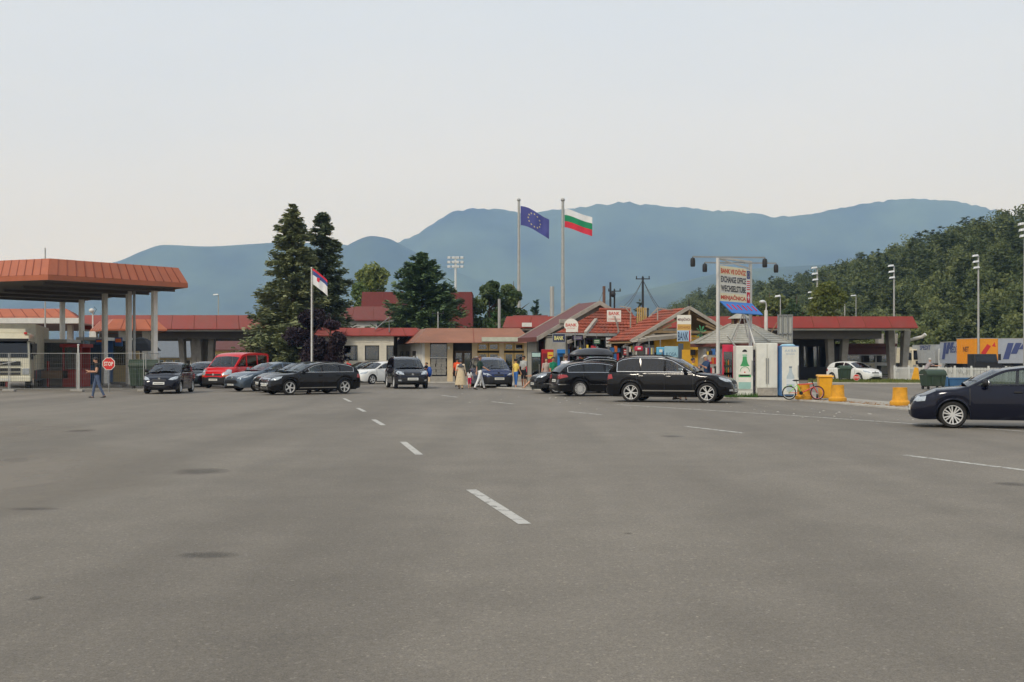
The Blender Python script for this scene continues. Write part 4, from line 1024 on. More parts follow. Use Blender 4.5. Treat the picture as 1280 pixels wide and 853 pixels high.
# goods and small signs over the counters of the gabled kiosk
t, w, h = board('shop_sign', 'pale blue shop sign under the yellow wall of the gabled kiosk', 830.5, 848, 433, 447, 54.2, pm('pale_blue_sign', (156, 196, 212), .5, dirt=.2), R(4), .06)
text('KOSA', w * .75, h * .34, pm('teal_print', (36, 92, 130), .5), t, (0, -.006, -h * .22))
t = thing('kiosk_post', 'dark blue-grey post beside the pale blue shop sign', 'post', (X(851, 54), 54, .056)); bx('shaft', pm('slate_blue', (70, 84, 100), .6), t, -.11, .11, -.1, .1, 0, 2.3); bx('foot', M_conc, t, -.16, .16, -.15, .15, 0, .08)
for px, py0, py1, rgb, lab in ((799, 433, 439, (196, 50, 80), 'crimson rolled awning under the tiled eave left of the pale blue sign'), (826, 434, 444, (96, 170, 204), 'bright blue round-cornered box left of the pale blue sign'), (812, 434, 444, (70, 72, 82), 'dark shelf of goods left of the bright blue box')):
    d = 54.6; w = (10 if px != 812 else 12) * d / FPX
    t = thing('shop_fitting', lab, 'fitting', (X(px, d), d, Zh(py1, d)), R(6)); h = (py1 - py0) * d / FPX
    bx('body', pm('fit_%d' % px, rgb, .5, dirt=.15), t, -w / 2, w / 2, 0, .25, 0, h, .05)
    if px == 812:
        for k in range(5): bx('packet', pm('packet_%d' % k, ((190, 186, 180), (150, 60, 60), (60, 70, 120), (200, 190, 120), (120, 120, 124))[k], .5), t, -w / 2 + .03 + k * .085, -w / 2 + .1 + k * .085, -.05, -.002, .03, .03 + h * .8)
    else: bx('badge', M_signw, t, -w * .2, w * .2, -.014, -.003, h * .35, h * .7)
    bx('bracket', M_steel, t, -.02, .02, .1, .14, h, h + .4)
for px, d, lab in ((853.5, 52.4, 'yellow panel door left of the lamp box behind the capped man'), (872, 52.6, 'yellow panel door right of the lamp box behind the capped man')):
    pass
t = thing('yellow_screen', 'yellow two-leaf screen behind the man in the blue polo', 'screen', (X(866, 53), 53, .056))
bx('leaf', M_yw, t, -.5, -.02, 0, .05, .05, 2.0); bx('leaf', M_yw, t, .02, .5, 0, .05, .05, 2.0); bx('lamp_box', M_dark, t, -.12, .1, -.12, -.01, 1.75, 2.0); bx('foot', M_dark, t, -.5, .5, -.1, .15, 0, .045)
t = thing('green_ornament', 'green palm-shaped ornament in front of the open timber gable', 'ornament', (X(876, 54), 54, 2.55))
m = MB()
for k in range(9):
    a = R(20 + 40 * k); m.slab([(0, 0, .3), (.22 * math.cos(a) - .04, 0, .35 + .3 * math.sin(a)), (.3 * math.cos(a), 0, .35 + .34 * math.sin(a)), (.22 * math.cos(a) + .04, 0, .32 + .28 * math.sin(a))], (0, .02, 0))
m.build('frond', pm('green_plastic', (58, 128, 84), .5), t); MB().cyl((0, .01, -.2), (0, .01, .35), .025).build('stem', M_dark, t)

# --- hut with the grey pyramid roof
t = thing('hut', 'octagonal hut with grey shingled pyramid roof and little cupola', 'hut', (X(925, 52), 52, .06))
M_shing = pm('grey_shingles', (158, 156, 146), .85, var=.16, scale=3, dirt=.3)
zE, zT, rE, rT = Zh(427, 49.8) - .12, Zh(404, 52) - .12, 2.32, .5
nrow = 9
for k in range(8):
    a0, a1 = R(22.5 + 45 * k), R(67.5 + 45 * k)
    for r_ in range(nrow):
        u0, u1 = r_ / nrow, (r_ + 1) / nrow; q = []
        for a, u, lift in ((a0, u0, .03), (a1, u0, .03), (a1, u1, .0), (a0, u1, .0)):
            rr = rE + (rT - rE) * u; q.append((rr * math.cos(a), rr * math.sin(a), zE + (zT - zE) * u + lift))
        MB().slab(q, (0, 0, -.05)).build('shingle_course', M_shing, t)
    MB().beam((rE * math.cos(a0), rE * math.sin(a0), zE + .04), (rT * math.cos(a0), rT * math.sin(a0), zT + .03), .08, .04).build('hip_cap', M_shing, t)
    b0 = 1.95
    if k not in (5,): MB().slab([(b0 * math.cos(a0), b0 * math.sin(a0), 0), (b0 * math.cos(a1), b0 * math.sin(a1), 0), (b0 * math.cos(a1), b0 * math.sin(a1), zE), (b0 * math.cos(a0), b0 * math.sin(a0), zE)], (-.06 * math.cos(a0), -.06 * math.sin(a0), 0)).build('wall', pm('hut_wall', (150, 146, 138), .8, dirt=.3), t)
    MB().cyl((rT * .72 * math.cos(a0), rT * .72 * math.sin(a0), zT - .02), (rT * .72 * math.cos(a0), rT * .72 * math.sin(a0), zT + .27), .035, n=6).build('cupola_post', M_wood, t)
MB().lathe([(.56, zT + .25), (.52, zT + .29), (.28, zT + .43), (.02, zT + .55)], 8).build('cupola_roof', M_shing, t)
MB().lathe([(.3, zT), (.3, zT + .25)], 8).build('cupola_core', M_brown, t)
MB().lathe([(2.2, zE - .16), (2.28, zE - .16), (2.28, zE - .02), (2.2, zE - .02)], 8).build('eave_beam', M_brown, t)

for lab, px, d, z, dx in (('white rolled awning tube hanging under the eave of the tiled kiosk', 786, 56.2, 2.35, .55), ('second white awning tube nearer the yellow wall', 803, 55.2, 2.42, .6)):
    t = thing('awning_roll', lab, 'awning', (X(px, d), d, 0), R(18))
    MB().tube([(-dx / 2, 0, z - .14), (-dx * .1, 0, z + .05), (dx / 2, 0, z + .16)], .08, 8).build('roll', M_white, t, True); MB().tube([(-dx / 2, 0, z - .14), (-dx / 2 - .02, .02, z - .75)], .035, 6).build('arm', M_white, t)
def rack(label, px, d, w, h, cols, z0=.06):
    t = thing('display_rack', label, 'rack', (X(px, d), d, z0), R(8))
    for s in (-1, 1): bx('upright', M_steel, t, s * w / 2 - .02, s * w / 2 + .02, 0, .3, 0, h)
    for k in range(5):
        z = h * (k + .3) / 5; bx('shelf', M_steel, t, -w / 2 + .021, w / 2 - .021, 0, .28, z, z + .02)
        x = -w / 2 + .06
        while x < w / 2 - .1:
            ww = random.uniform(.07, .14); c = random.choice(cols); bx('packet', pm('goods_%d_%d_%d' % c, c, .45, var=.2, scale=20), t, x, x + ww, .03, .2, z + .022, z + .022 + random.uniform(.1, h / 5 - .06)); x += ww + .02
GC = [(190, 50, 60), (220, 190, 70), (60, 110, 170), (210, 206, 200), (60, 130, 80), (200, 110, 50), (120, 70, 130), (40, 44, 50)]
rack('rack of bright packets under the tiled eave left of the roof box', 735, 57.2, 1.0, 2.2, GC); rack('rack of magazines beside the pink post', 770, 56.6, .7, 2.2, GC); rack('rack of goods beneath the white awning tubes', 800, 55.4, 1.2, 2.2, GC); rack('rack of snacks under the pale blue shop sign', 838, 54.6, .8, 1.9, GC)
rack('rack of postcards against the hut wall behind the man in the cap', 892, 49.6, .7, 2.0, GC)

for lab, px0, px1, py0, py1, d, rgb in (('small violet and white sign under the eave beside the dark blue light box', 716, 728, 420, 425, 57.6, (120, 104, 140)), ('little white price board left of the pink post', 757, 764, 422, 434, 57.8, (206, 204, 198)), ('little green board under the eave by the slatted shutter', 742, 750, 424, 430, 57.7, (70, 120, 84)),
        ('small red board hanging at the corner of the gabled kiosk', 779, 786, 436, 444, 55.6, (176, 44, 52)), ('narrow white notice beside the white awning tubes', 790, 795, 437, 448, 55.4, (204, 202, 196))):
    t, w, h = board('shop_sign', lab, px0, px1, py0, py1, d, pm('board_%d' % px0, rgb, .6, var=.2, scale=8, dirt=.3), R(10), .05, M_dark)
    for k in range(2): bx('print_line', M_textblack if rgb[0] > 150 and rgb[1] > 150 else M_signw, t, -w * .38, w * .38, -.006, -.002, h * (.12 - .34 * k), h * (.24 - .34 * k))
    MB().cyl((0, .03, h / 2), (0, .03, h / 2 + .3), .015, n=5).build('hook', M_steel, t)
# ================================================================ vehicles
M_tyre = pm('tyre_rubber', (34, 33, 32), .85, var=.15, scale=8)
M_alloy = pm('alloy_rim', (212, 212, 210), .3, .35, var=.06)
M_hub = pm('dark_brake', (30, 30, 32), .6)
M_chrome = pm('chrome', (220, 220, 220), .12, 1, var=0)
M_glass = glass_mat('car_glass', (.55, .62, .6), .02)
M_tint = glass_mat('tinted_car_glass', (.05, .06, .06), .015)
M_inter = pm('car_interior', (44, 43, 44), .8, var=.1)
M_seat = pm('seat_fabric', (62, 60, 58), .85, var=.15)
M_clear = pm('headlamp', (178, 184, 188), .12, .35, var=.25, scale=14, coat=1)
M_taill = pm('tail_lamp', (150, 22, 24), .15, 0, var=.15, scale=9, coat=1)
M_amber = pm('amber_lamp', (214, 120, 40), .2, coat=1)
M_plate = pm('number_plate', (214, 214, 206), .45, var=.05)
M_plated = pm('plate_print', (70, 70, 72), .6, var=.3, scale=40)
M_trim = pm('rubber_trim', (24, 24, 25), .6)
def paint(name, rgb, rough=.22, metal=.25): return pm('paint_' + name, rgb, rough, metal, var=.04, scale=2, coat=.6, spec=.05)

def stick(mb, bvh, poly, axis, sgn, off=.006, rim=True):
    """lay a closed outline on the bodywork: rings of points dropped along an axis on to the surface and lifted by off"""
    pts = []
    for i, p in enumerate(poly):
        q = poly[(i + 1) % len(poly)]; n = max(1, int(math.dist(p, q) / .07))
        pts += [(p[0] + (q[0] - p[0]) * k / n, p[1] + (q[1] - p[1]) * k / n) for k in range(n)]
    c = (sum(p[0] for p in pts) / len(pts), sum(p[1] for p in pts) / len(pts))
    def drop(a, b, lift):
        o = Vector((sgn * 6, a, b)) if axis == 'x' else Vector((a, sgn * 6, b)); d = Vector((-sgn, 0, 0)) if axis == 'x' else Vector((0, -sgn, 0))
        h = bvh.ray_cast(o, d)
        if h[0] is None or (h[0] - o).length > 5.9: h = bvh.find_nearest(Vector((sgn * 2.2 if axis == 'x' else a, a if axis == 'x' else sgn * .85, b)))
        nrm = h[1] if h[1].dot(d) < 0 else -h[1]
        return h[0] + (nrm * .5 - d * .5).normalized() * lift
    n = len(pts); vs = []
    lv = ([(1.0, -.012)] if rim else []) + [(1.0, off), (.75, off), (.45, off), (.15, off)]
    for s, l_ in lv: vs += [drop(c[0] + (p[0] - c[0]) * s, c[1] + (p[1] - c[1]) * s, l_) for p in pts]
    fs = [(r_ * n + i, r_ * n + (i + 1) % n, (r_ + 1) * n + (i + 1) % n, (r_ + 1) * n + i) for r_ in range(len(lv) - 1) for i in range(n)]
    fs.append(tuple(range((len(lv) - 1) * n, len(lv) * n)))
    mb.add(vs, fs)

def wheel_meshes(r, spokes, style, w=.21):
    t = MB(); rr = r * (.73 if style != 'steel' else .6)
    t.lathe([(rr, -w / 2 + .01), (r * .9, -w / 2), (r * .97, -w / 2 + .02), (r, -w / 2 + .05), (r, w / 2 - .05), (r * .97, w / 2 - .02), (r * .9, w / 2), (rr, w / 2 - .01), (rr - .015, w / 2 - .03), (rr - .02, -w / 2 + .03), (rr, -w / 2 + .01)], 28, axis='y', cap=False)
    tyre = t.mesh('wheel', M_tyre, 40)
    m = MB(); m.lathe([(rr, w / 2 - .012), (rr * .93, w / 2 - .012), (rr * .9, w / 2 - .05), (rr * .9, -w / 2 + .03), (rr, -w / 2 + .03)], 28, axis='y', cap=False)
    m.lathe([(.001, w / 2 - .03), (rr * .2, w / 2 - .03), (rr * .24, w / 2 - .05), (rr * .24, w / 2 - .1)], 16, axis='y')
    for k in range(spokes):
        a = 2 * math.pi * k / spokes
        offs = (0,) if style in ('single', 'steel') else (-.11, .11)
        for o_ in offs:
            ca, sa = math.cos(a + o_ * (.6 if style == 'vee' else 1)), math.sin(a + o_ * (.6 if style == 'vee' else 1)); cb, sb = math.cos(a + o_ * 1.7), math.sin(a + o_ * 1.7)
            hw = rr * (.13 if style == 'single' else .07) if style != 'steel' else rr * .3
            p = Vector((ca * rr * .15, w / 2 - .035, sa * rr * .15)); q = Vector((cb * rr * .93, w / 2 - .03, sb * rr * .93)); n_ = Vector((0, 1, 0))
            s_ = (q - p).normalized().cross(n_)
            m.slab([p + s_ * hw * .8, q + s_ * hw, q - s_ * hw, p - s_ * hw * .8], (0, -.03, 0))
    rim = m.mesh('rim', M_alloy, 40)
    b = MB(); b.lathe([(.001, w / 2 - .1), (rr * .9, w / 2 - .1)], 24, axis='y'); back = b.mesh('brake_disc', M_hub)
    return tyre, rim, back

def build_car(S, label, loc, heading, group=None, name='car', cat='car'):
    """S describes the car; +X is forward. heading = angle of the nose from +X of the world"""
    T = thing(name, label, cat, (*loc, .006), heading, group)
    L, W, H, wb, fo, r = S['L'], S['W'], S['H'], S['wb'], S['fo'], S['r']
    xF = wb / 2 + fo; xR = xF - L; hw = W / 2
    rk = S.get('rk', .2); ra = r + S.get('gap', .055)
    pm_ = S['paint']; low = S.get('low', pm_)
    cowl, zc, zn = S['cowl'], S['zc'], S['zn']; bR = S['bR']                # windscreen base x, its height, bonnet nose height, belt at the rear
    zt = pchip([xR, xR + .025, xR + .07, xR + .16, xR + .5, cowl - .05, cowl, (cowl + xF) / 2, xF - .34, xF - .16, xF - .07, xF - .02, xF],
               [.55, .62, bR - .1, bR, bR, zc + .005, zc + .01, (zc + zn) / 2 + .045, zn + .02, zn - .05, zn - .14, zn - .24, max(.38, zn - .34)])
    zb = pchip([xR, xR + .06, xR + .3, xR + .6, xF - .6, xF - .25, xF - .05, xF], [.36, .29, .24, rk, rk, rk - .01, rk + .03, rk + .1])
    wf = pchip([xR, xR + .05, xR + .18, xR + .55, -.3, xF - .9, xF - .5, xF - .26, xF - .1, xF - .03, xF], [.78, .87, .945, .985, 1, .995, .965, .90, .79, .69, .60])
    def arch(x, k=0):
        z = 0
        for c in (-wb / 2, wb / 2):
            d = (ra + k) ** 2 - (x - c) ** 2
            if d > 0: z = max(z, r + math.sqrt(d))
        return z
    xs = set(np.linspace(xR, xF, 46).round(4)) | {round(xR + v, 4) for v in (.012, .025, .045, .07, .11, .16)} | {round(xF - v, 4) for v in (.01, .02, .045, .07, .11, .16, .22)}
    for c in (-wb / 2, wb / 2):
        base = math.sqrt(max(0, ra * ra - (r - rk) ** 2)) if r > rk else ra
        for k in range(15):
            a = math.pi * k / 14; xs.add(round(c + ra * math.cos(a) * (base / ra if k in (0, 14) else 1), 4))
        xs.add(round(c - ra - .012, 4)); xs.add(round(c + ra + .012, 4))
    xs = sorted(xs)
    shape = S.get('shape', [(0, .95), (.1, .972), (.34, 1.0), (.6, .997), (.8, .975), (.93, .945), (1.0, .905)])
    m = MB(); rows = []
    cab0, cab1 = max(S['g'][-1][0], xR + .09) + .05, cowl - .02
    for x in xs:
        w = hw * wf(x); top = zt(x); crown = .05 * min(1, max(0, (x - cowl) / .2)) if x > cowl else .0
        bot = max(zb(x), arch(x)); ina = arch(x) > zb(x) + .003
        inner = w - .3; sh = max(top - crown, bot + .08)
        row = [(x, 0, max(.17, zb(x) - .01)), (x, inner, max(.17, zb(x) - .01)), (x, inner, bot if ina else bot + .002)]
        for f_, k in shape:
            kk = max(k, .985) if (ina and f_ < .3) else k
            row.append((x, w * kk + (.012 if ina and f_ < .05 else 0), bot + (sh - bot) * f_))
        row += [(x, w * .6, top - crown * .25 + .0), (x, 0, top)]
        rows.append(row)
    nk = len(rows[0]); vid = {}
    vs = []
    for row in rows:
        for p in row: vs.append(p)
        for p in row[1:-1][::-1]: vs.append((p[0], -p[1], p[2]))
    full = nk + nk - 2
    fs = []; ms = []
    for i in range(len(rows) - 1):
        xm = (xs[i] + xs[i + 1]) / 2
        for k in range(full):
            k2 = (k + 1) % full
            ks = k if k < nk else full - k                          # mirrored index
            if cab0 < xm < cab1 and (k in (nk - 3, nk - 2) or full - k in (nk - 2, nk - 1)): continue     # open above the cabin
            z = (vs[i * full + k][2] + vs[(i + 1) * full + k2][2]) / 2
            fs.append((i * full + k, i * full + k2, (i + 1) * full + k2, (i + 1) * full + k))
            seg = min(k, full - 1 - k)
            ms.append(1 if seg in (0, 1, 2) else (2 if z < S.get('lowz', 0) and (S.get('lowall') or xm > xF - .75 or xm < xR + .5 or z < S.get('sillz', 0)) else 0))
    fs += [tuple(range(full)), tuple((len(rows) - 1) * full + k for k in range(full))[::-1]]; ms += [2 if S.get('lowz') else 0] * 2
    m.add(vs, fs); m.m = ms
    m.mesh
    bvh = BVHTree.FromPolygons([Vector(v) for v in m.v], m.f)
    body = m.build('body', [pm_, M_trim, low], T, smooth=38)
    # ---- cabin
    gx = lambda x: x if x > -1 or S['g'][-1][0] >= xR + .09 else -1 + (x + 1) * (xR + .09 + 1) / (S['g'][-1][0] + 1)
    g = [(gx(a), b) for a, b in S['g']]                                                        # roof outline, windscreen foot to tailgate foot
    gi = S.get('ws', 1), S.get('rw', len(g) - 2)                       # index of windscreen top, index of tailgate glass top
    # smooth outline
    P = []; tags = []
    for i in range(len(g) - 1):
        n = 6
        for k in range(n): t_ = k / n; P.append((g[i][0] + (g[i + 1][0] - g[i][0]) * t_, g[i][1] + (g[i + 1][1] - g[i][1]) * t_)); tags.append(i)
    P.append(g[-1])
    Q = [P[0]] + [((P[i - 1][0] + 2 * P[i][0] + P[i + 1][0]) / 4, (P[i - 1][1] + 2 * P[i][1] + P[i + 1][1]) / 4) for i in range(1, len(P) - 1)] + [P[-1]]
    Q = [Q[0]] + [((Q[i - 1][0] + 2 * Q[i][0] + Q[i + 1][0]) / 4, (Q[i - 1][1] + 2 * Q[i][1] + Q[i + 1][1]) / 4) for i in range(1, len(Q) - 1)] + [Q[-1]]
    rw_ = S.get('roofw', .72)
    def beltz(x): return zt(x)
    def yg(x, z):
        b0 = hw * wf(x) * .905; t_ = (z - beltz(x)) / max(.1, H - beltz(x)); t_ = min(max(t_, -.1), 1)
        return b0 + (hw * rw_ * (.97 + .03 * wf(x)) - b0) * (t_ * .8 + .2 * t_ * t_)
    cols = [-1, -.93, -.75, -.5, -.25, 0, .25, .5, .75, .93, 1]
    gv = []; 
    for i, (x, z) in enumerate(Q):
        a, b = Q[max(0, i - 1)], Q[min(len(Q) - 1, i + 1)]; tx, tz = b[0] - a[0], b[1] - a[1]; l_ = math.hypot(tx, tz) or 1
        nx, nz = tz / l_ * (1), -tx / l_
        if nz < 0 and abs(nz) > abs(nx): nx, nz = -nx, -nz
        seg = tags[min(i, len(tags) - 1)]
        bul = .10 if seg < gi[0] else (.07 if seg >= gi[1] else .045)
        if seg < gi[0] and nx < 0: nx, nz = -nx, -nz
        if seg >= gi[1] and nx > 0: nx, nz = -nx, -nz
        y = yg(x, z)
        for c in cols: gv.append((x + nx * bul * (1 - c * c), y * c, z + nz * bul * (1 - c * c)))
    nc = len(cols); paintf, wsf, rwf = [], [], []
    for i in range(len(Q) - 1):
        seg = tags[i]
        for c in range(nc - 1):
            f = (i * nc + c, i * nc + c + 1, (i + 1) * nc + c + 1, (i + 1) * nc + c)
            inner = 0 < c < nc - 2
            frac = i / 6 - seg
            if seg < gi[0] and inner and not (seg == gi[0] - 1 and frac > .8): wsf.append(f)
            elif seg >= gi[1] and inner and seg < S.get('rwend', 99) and not (seg == gi[1] and frac < .12): rwf.append(f)
            else: paintf.append(f)
    roof = MB().add(gv, paintf)
    # side frames with window openings
    belt0, off = .03, S.get('frame', .055)
    xq = [q[0] for q in Q][::-1]; zq = [q[1] for q in Q][::-1]
    def roofz(x): return float(np.interp(x, xq, zq))
    def inz(x):
        s = (roofz(x + .04) - roofz(x - .04)) / .08; return roofz(x) - off * math.sqrt(1 + s * s)
    wins = []
    for a, b in [(gx(a_), gx(b_)) for a_, b_ in S['win']]:
        bot = [(x, beltz(x) + belt0) for x in np.linspace(a, b, 8)]; topp = []
        for x in np.linspace(b, a, 14):
            topp.append((x, max(inz(x), beltz(x) + belt0)))
        poly = bot + [p for p in topp if p[1] > beltz(p[0]) + belt0 + .012]
        wins.append(poly)
    outer = [(q[0], q[1]) for q in Q] + [(x, beltz(x) - .012) for x in np.linspace(Q[-1][0], Q[0][0], 14)]
    loops = [[Vector((*p, 0)) for p in outer]] + [[Vector((*p, 0)) for p in w_] for w_ in wins]
    flat = [p for lo in loops for p in lo]
    tris = tessellate_polygon(loops)
    for s in (-1, 1): roof.add([(p.x, s * yg(p.x, p.y), p.y) for p in flat], [tuple(t_) for t_ in tris])
    roof.build('roof', S.get('roofpaint', pm_), T, smooth=38)
    MB().add(gv, wsf).build('windscreen', M_glass, T, smooth=True)
    if rwf: MB().add(gv, rwf).build('rear_window', S.get('rear_glass', M_tint), T, smooth=True)
    for s in (-1, 1):
        for k, w_ in enumerate(wins):
            tr = tessellate_polygon([[Vector((*p, 0)) for p in w_]])
            MB().add([(p[0], s * (yg(*p) - .008), p[1]) for p in w_], [tuple(t_) for t_ in tr]).build('side_window', M_tint if k in S.get('tint', ()) else M_glass, T)
            if S.get('chrome'):
                pass
        if S.get('chrome'):
            x0, x1 = gx(S['win'][-1][0]), S['win'][0][1]
            path = [(x, s * (yg(x, beltz(x) + .02) + .004), beltz(x) + .018) for x in np.linspace(x0, x1, 10)]
            path += [(x, s * (yg(x, inz(x)) + .004), max(inz(x), beltz(x) + .02)) for x in np.linspace(x1, x0, 16)]; path.append(path[0])
            MB().tube(path, .014, 5).build('window_trim', M_chrome, T)
        if S.get('rails'):
            x0, x1 = S['rails']; pts = [(x, s * hw * rw_ * .93, roofz(x) + (.065 if 0 < k < 6 else .0)) for k, x in enumerate(np.linspace(x0, x1, 7))]
            MB().tube(pts, .018, 6).build('roof_rail', S.get('railmat', M_chrome), T)
        # doors
        for k, (a, b) in enumerate(S['doors']):
            nxg, nzg = 12, 7; dv = []
            for j in range(nzg + 1):
                for i in range(nxg + 1):
                    x = a + .008 + (b - a - .016) * i / nxg
                    lo = max(rk + .07, arch(x, .07)); hi = beltz(x) - .035; z = lo + (hi - lo) * j / nzg
                    h = bvh.ray_cast(Vector((x, s * 3, z)), Vector((0, -s, 0)))
                    y = h[0].y if h[0] is not None else s * hw * wf(x)
                    dv.append((x, y + s * .007, z))
            k_ = nxg + 1
            dfc = [(j * k_ + i, j * k_ + i + 1, (j + 1) * k_ + i + 1, (j + 1) * k_ + i) for j in range(nzg) for i in range(nxg)]
            ring = list(range(k_)) + [j * k_ + nxg for j in range(1, nzg + 1)] + [nzg * k_ + i for i in range(nxg - 1, -1, -1)] + [j * k_ for j in range(nzg - 1, 0, -1)]
            o_ = len(dv); dv += [(dv[i][0], dv[i][1] - s * .03, dv[i][2]) for i in ring]; nr = len(ring)
            dfc += [(ring[i], ring[(i + 1) % nr], o_ + (i + 1) % nr, o_ + i) for i in range(nr)]
            dr_ = MB().add(dv, dfc).build('door', pm_, T, smooth=38)
            sm = MB()                                                   # dark shut line behind the door edge
            for q in (a, b):
                for j in range(8):
                    z0_, z1_ = [max(rk + .07, arch(q, .07)) + (beltz(q) - .035 - max(rk + .07, arch(q, .07))) * v / 8 for v in (j, j + 1)]
                    h0, h1 = [bvh.ray_cast(Vector((q, s * 3, z_)), Vector((0, -s, 0)))[0] for z_ in (z0_, z1_)]
                    if h0 is not None and h1 is not None: sm.add([(q - .011, h0.y + s * .004, z0_), (q + .011, h0.y + s * .004, z0_), (q + .011, h1.y + s * .004, z1_), (q - .011, h1.y + s * .004, z1_)], [(0, 1, 2, 3)])
            if sm.f: sm.build('shut_line', M_trim, dr_)
            hx = a + .17; hz_ = beltz(hx) - S.get('hdl', .13); hh = bvh.ray_cast(Vector((hx, s * 3, hz_)), Vector((0, -s, 0)))[0]
            if hh is not None: MB().box(hx - .09, hx + .09, min(hh.y, hh.y + s * .045), max(hh.y, hh.y + s * .045), hz_ - .018, hz_ + .018).build('handle', S.get('hmat', pm_), dr_, bevel=.012)
        # mirror
        mx = S['mirror']; mz = beltz(mx) + .1; my = s * (hw * .97 + .1)
        mb = MB().ell((mx, my, mz), (.075, .115, .085), 12, 8); mb.cyl((mx + .03, s * hw * .84, mz - .08), (mx, my, mz - .03), .03)
        mo = mb.build('wing_mirror', S.get('mmat', pm_), T, smooth=True)
        MB().ell((mx - .055, my, mz), (.03, .095, .068), 10, 6).build('mirror_glass', M_chrome, mo, smooth=True)
        # lamps
        for nm, polys, mt in (('headlight', S['hl'], M_clear), ('tail_light', S['tl'], M_taill), ('fog_lamp', S.get('fog', []), M_clear), ('indicator', S.get('ind', []), M_amber)):
            if not polys: continue
            lb = MB()
            for ax, poly in polys:
                if ax == 'f': stick(lb, bvh, [(s * y, z) for y, z in poly], 'x', 1)
                elif ax == 'r': stick(lb, bvh, [(s * y, z) for y, z in poly], 'x', -1)
                elif ax == 's': stick(lb, bvh, [(xF - x, z) for x, z in poly], 'y', s)
                elif ax == 'b': stick(lb, bvh, [(xR + x, z) for x, z in poly], 'y', s)
            lb.build(nm, mt, T, smooth=38)
        for z0, z1, mt in S.get('mould', []):
            q = MB()
            for a, b in S['mouldx']:
                n_ = 10; pv0 = []
                for i in range(n_ + 1):
                    x = a + (b - a) * i / n_
                    for z in (z0, z1):
                        h = bvh.ray_cast(Vector((x, s * 3, z)), Vector((0, -s, 0)))[0]; y = h.y if h is not None else s * hw
                        pv0.append((x, y + s * .018, z))
                q.add(pv0, [(2 * i, 2 * i + 1, 2 * i + 3, 2 * i + 2) for i in range(n_)])
            q.build('side_moulding', mt, T)
    # nose and tail
    for nm, ax, poly, mt in S.get('face', []):
        q = MB(); stick(q, bvh, poly, 'x', 1 if ax == 'f' else -1, .008 if nm != 'number_plate' else .02)
        o_ = q.build(nm, mt, T, smooth=38)
        if nm == 'number_plate':
            q = MB(); c = [(.82 * y, z + (zz - z) * .8) for (y, z), zz in zip(poly, [sum(p[1] for p in poly) / 4] * 4)]
            q = MB(); stick(q, bvh, c, 'x', 1 if ax == 'f' else -1, .026, False); q.build('plate_number', M_plated, o_)
        if nm == 'grille' and S.get('bars'):
            ys = [p[0] for p in poly]; z0, z1 = min(p[1] for p in poly), max(p[1] for p in poly)
            for k in range(S['bars']):
                z = z0 + (z1 - z0) * (k + 1) / (S['bars'] + 1); q = MB(); stick(q, bvh, [(min(ys) * .9, z - .012), (max(ys) * .9, z - .012), (max(ys) * .9, z + .012), (min(ys) * .9, z + .012)], 'x', 1, .02); q.build('grille_bar', S.get('barmat', M_chrome), o_)
    if S.get('badge'):
        z, rad = S['badge']; h = bvh.ray_cast(Vector((6, 0, z)), Vector((-1, 0, 0)))[0]
        if h is not None: MB().cyl((h.x - .01, 0, z), (h.x + .03, 0, z), rad, n=14).build('badge', M_chrome, T)
    if S.get('wiper', True):
        q0 = Q[1]
        for y0 in (-.45, .15): MB().tube([(q0[0] + .1, y0, q0[1] + .03), (q0[0] - .05, y0 + .3, q0[1] + .16)], .01, 4).build('wiper', M_trim, T)
    # cabin furniture
    MB().box(cowl - .5, cowl - .05, -hw * .8, hw * .8, .55, zc - .03).build('dashboard', M_inter, T, bevel=.05)
    fx = S.get('seatx', cowl - 1.35)
    for s in (-1, 1):
        q = MB(); q.box(fx - .25, fx + .28, s * .36 - .24, s * .36 + .24, .3, .52); q.add([(fx - .2, s * .36 - .23, .5), (fx - .05, s * .36 - .23, .5), (fx - .05, s * .36 + .23, .5), (fx - .2, s * .36 + .23, .5), (fx - .42, s * .36 - .2, zc + .12), (fx - .3, s * .36 - .2, zc + .12), (fx - .3, s * .36 + .2, zc + .12), (fx - .42, s * .36 + .2, zc + .12)], [(3, 2, 1, 0), (0, 1, 5, 4), (1, 2, 6, 5), (2, 3, 7, 6), (3, 0, 4, 7), (4, 5, 6, 7)])
        q.box(fx - .44, fx - .34, s * .36 - .13, s * .36 + .13, zc + .15, zc + .32)
        q.build('seat', M_seat, T, bevel=.03)
    q = MB(); q.box(fx - 1.2, fx - .7, -hw * .72, hw * .72, .3, .52); q.box(fx - 1.32, fx - 1.14, -hw * .72, hw * .72, .5, zc + .08)
    for y in (-.4, 0, .4): q.box(fx - 1.32, fx - 1.22, y - .12, y + .12, zc + .1, zc + .24)
    q.build('rear_seat', M_seat, T, bevel=.03)
    q = MB(); st = [(cowl - .62 + .1 * math.sin(a), .36 + .18 * math.cos(a), zc - .02 + .16 * math.sin(a)) for a in np.linspace(0, 2 * math.pi, 15)]; q.tube(st, .014, 5); q.build('steering_wheel', M_inter, T)
    MB().box(xR + .25, cowl, -hw * .82, hw * .82, .2, .3).build('cabin_floor', M_inter, T)
    # wheels
    ty, rim, back = wheel_meshes(r, *S['wheel'])
    for wx in (-wb / 2, wb / 2):
        for s in (-1, 1):
            w_ = link('wheel', ty, T, (wx, s * (hw - .125), r), 0 if s > 0 else math.pi)
            w_.rotation_euler = (0, random.uniform(0, 1), 0 if s > 0 else math.pi); link('rim', rim, w_); link('brake_disc', back, w_)
    return T
def yaw_to(toward_deg): return R(-90 + toward_deg)
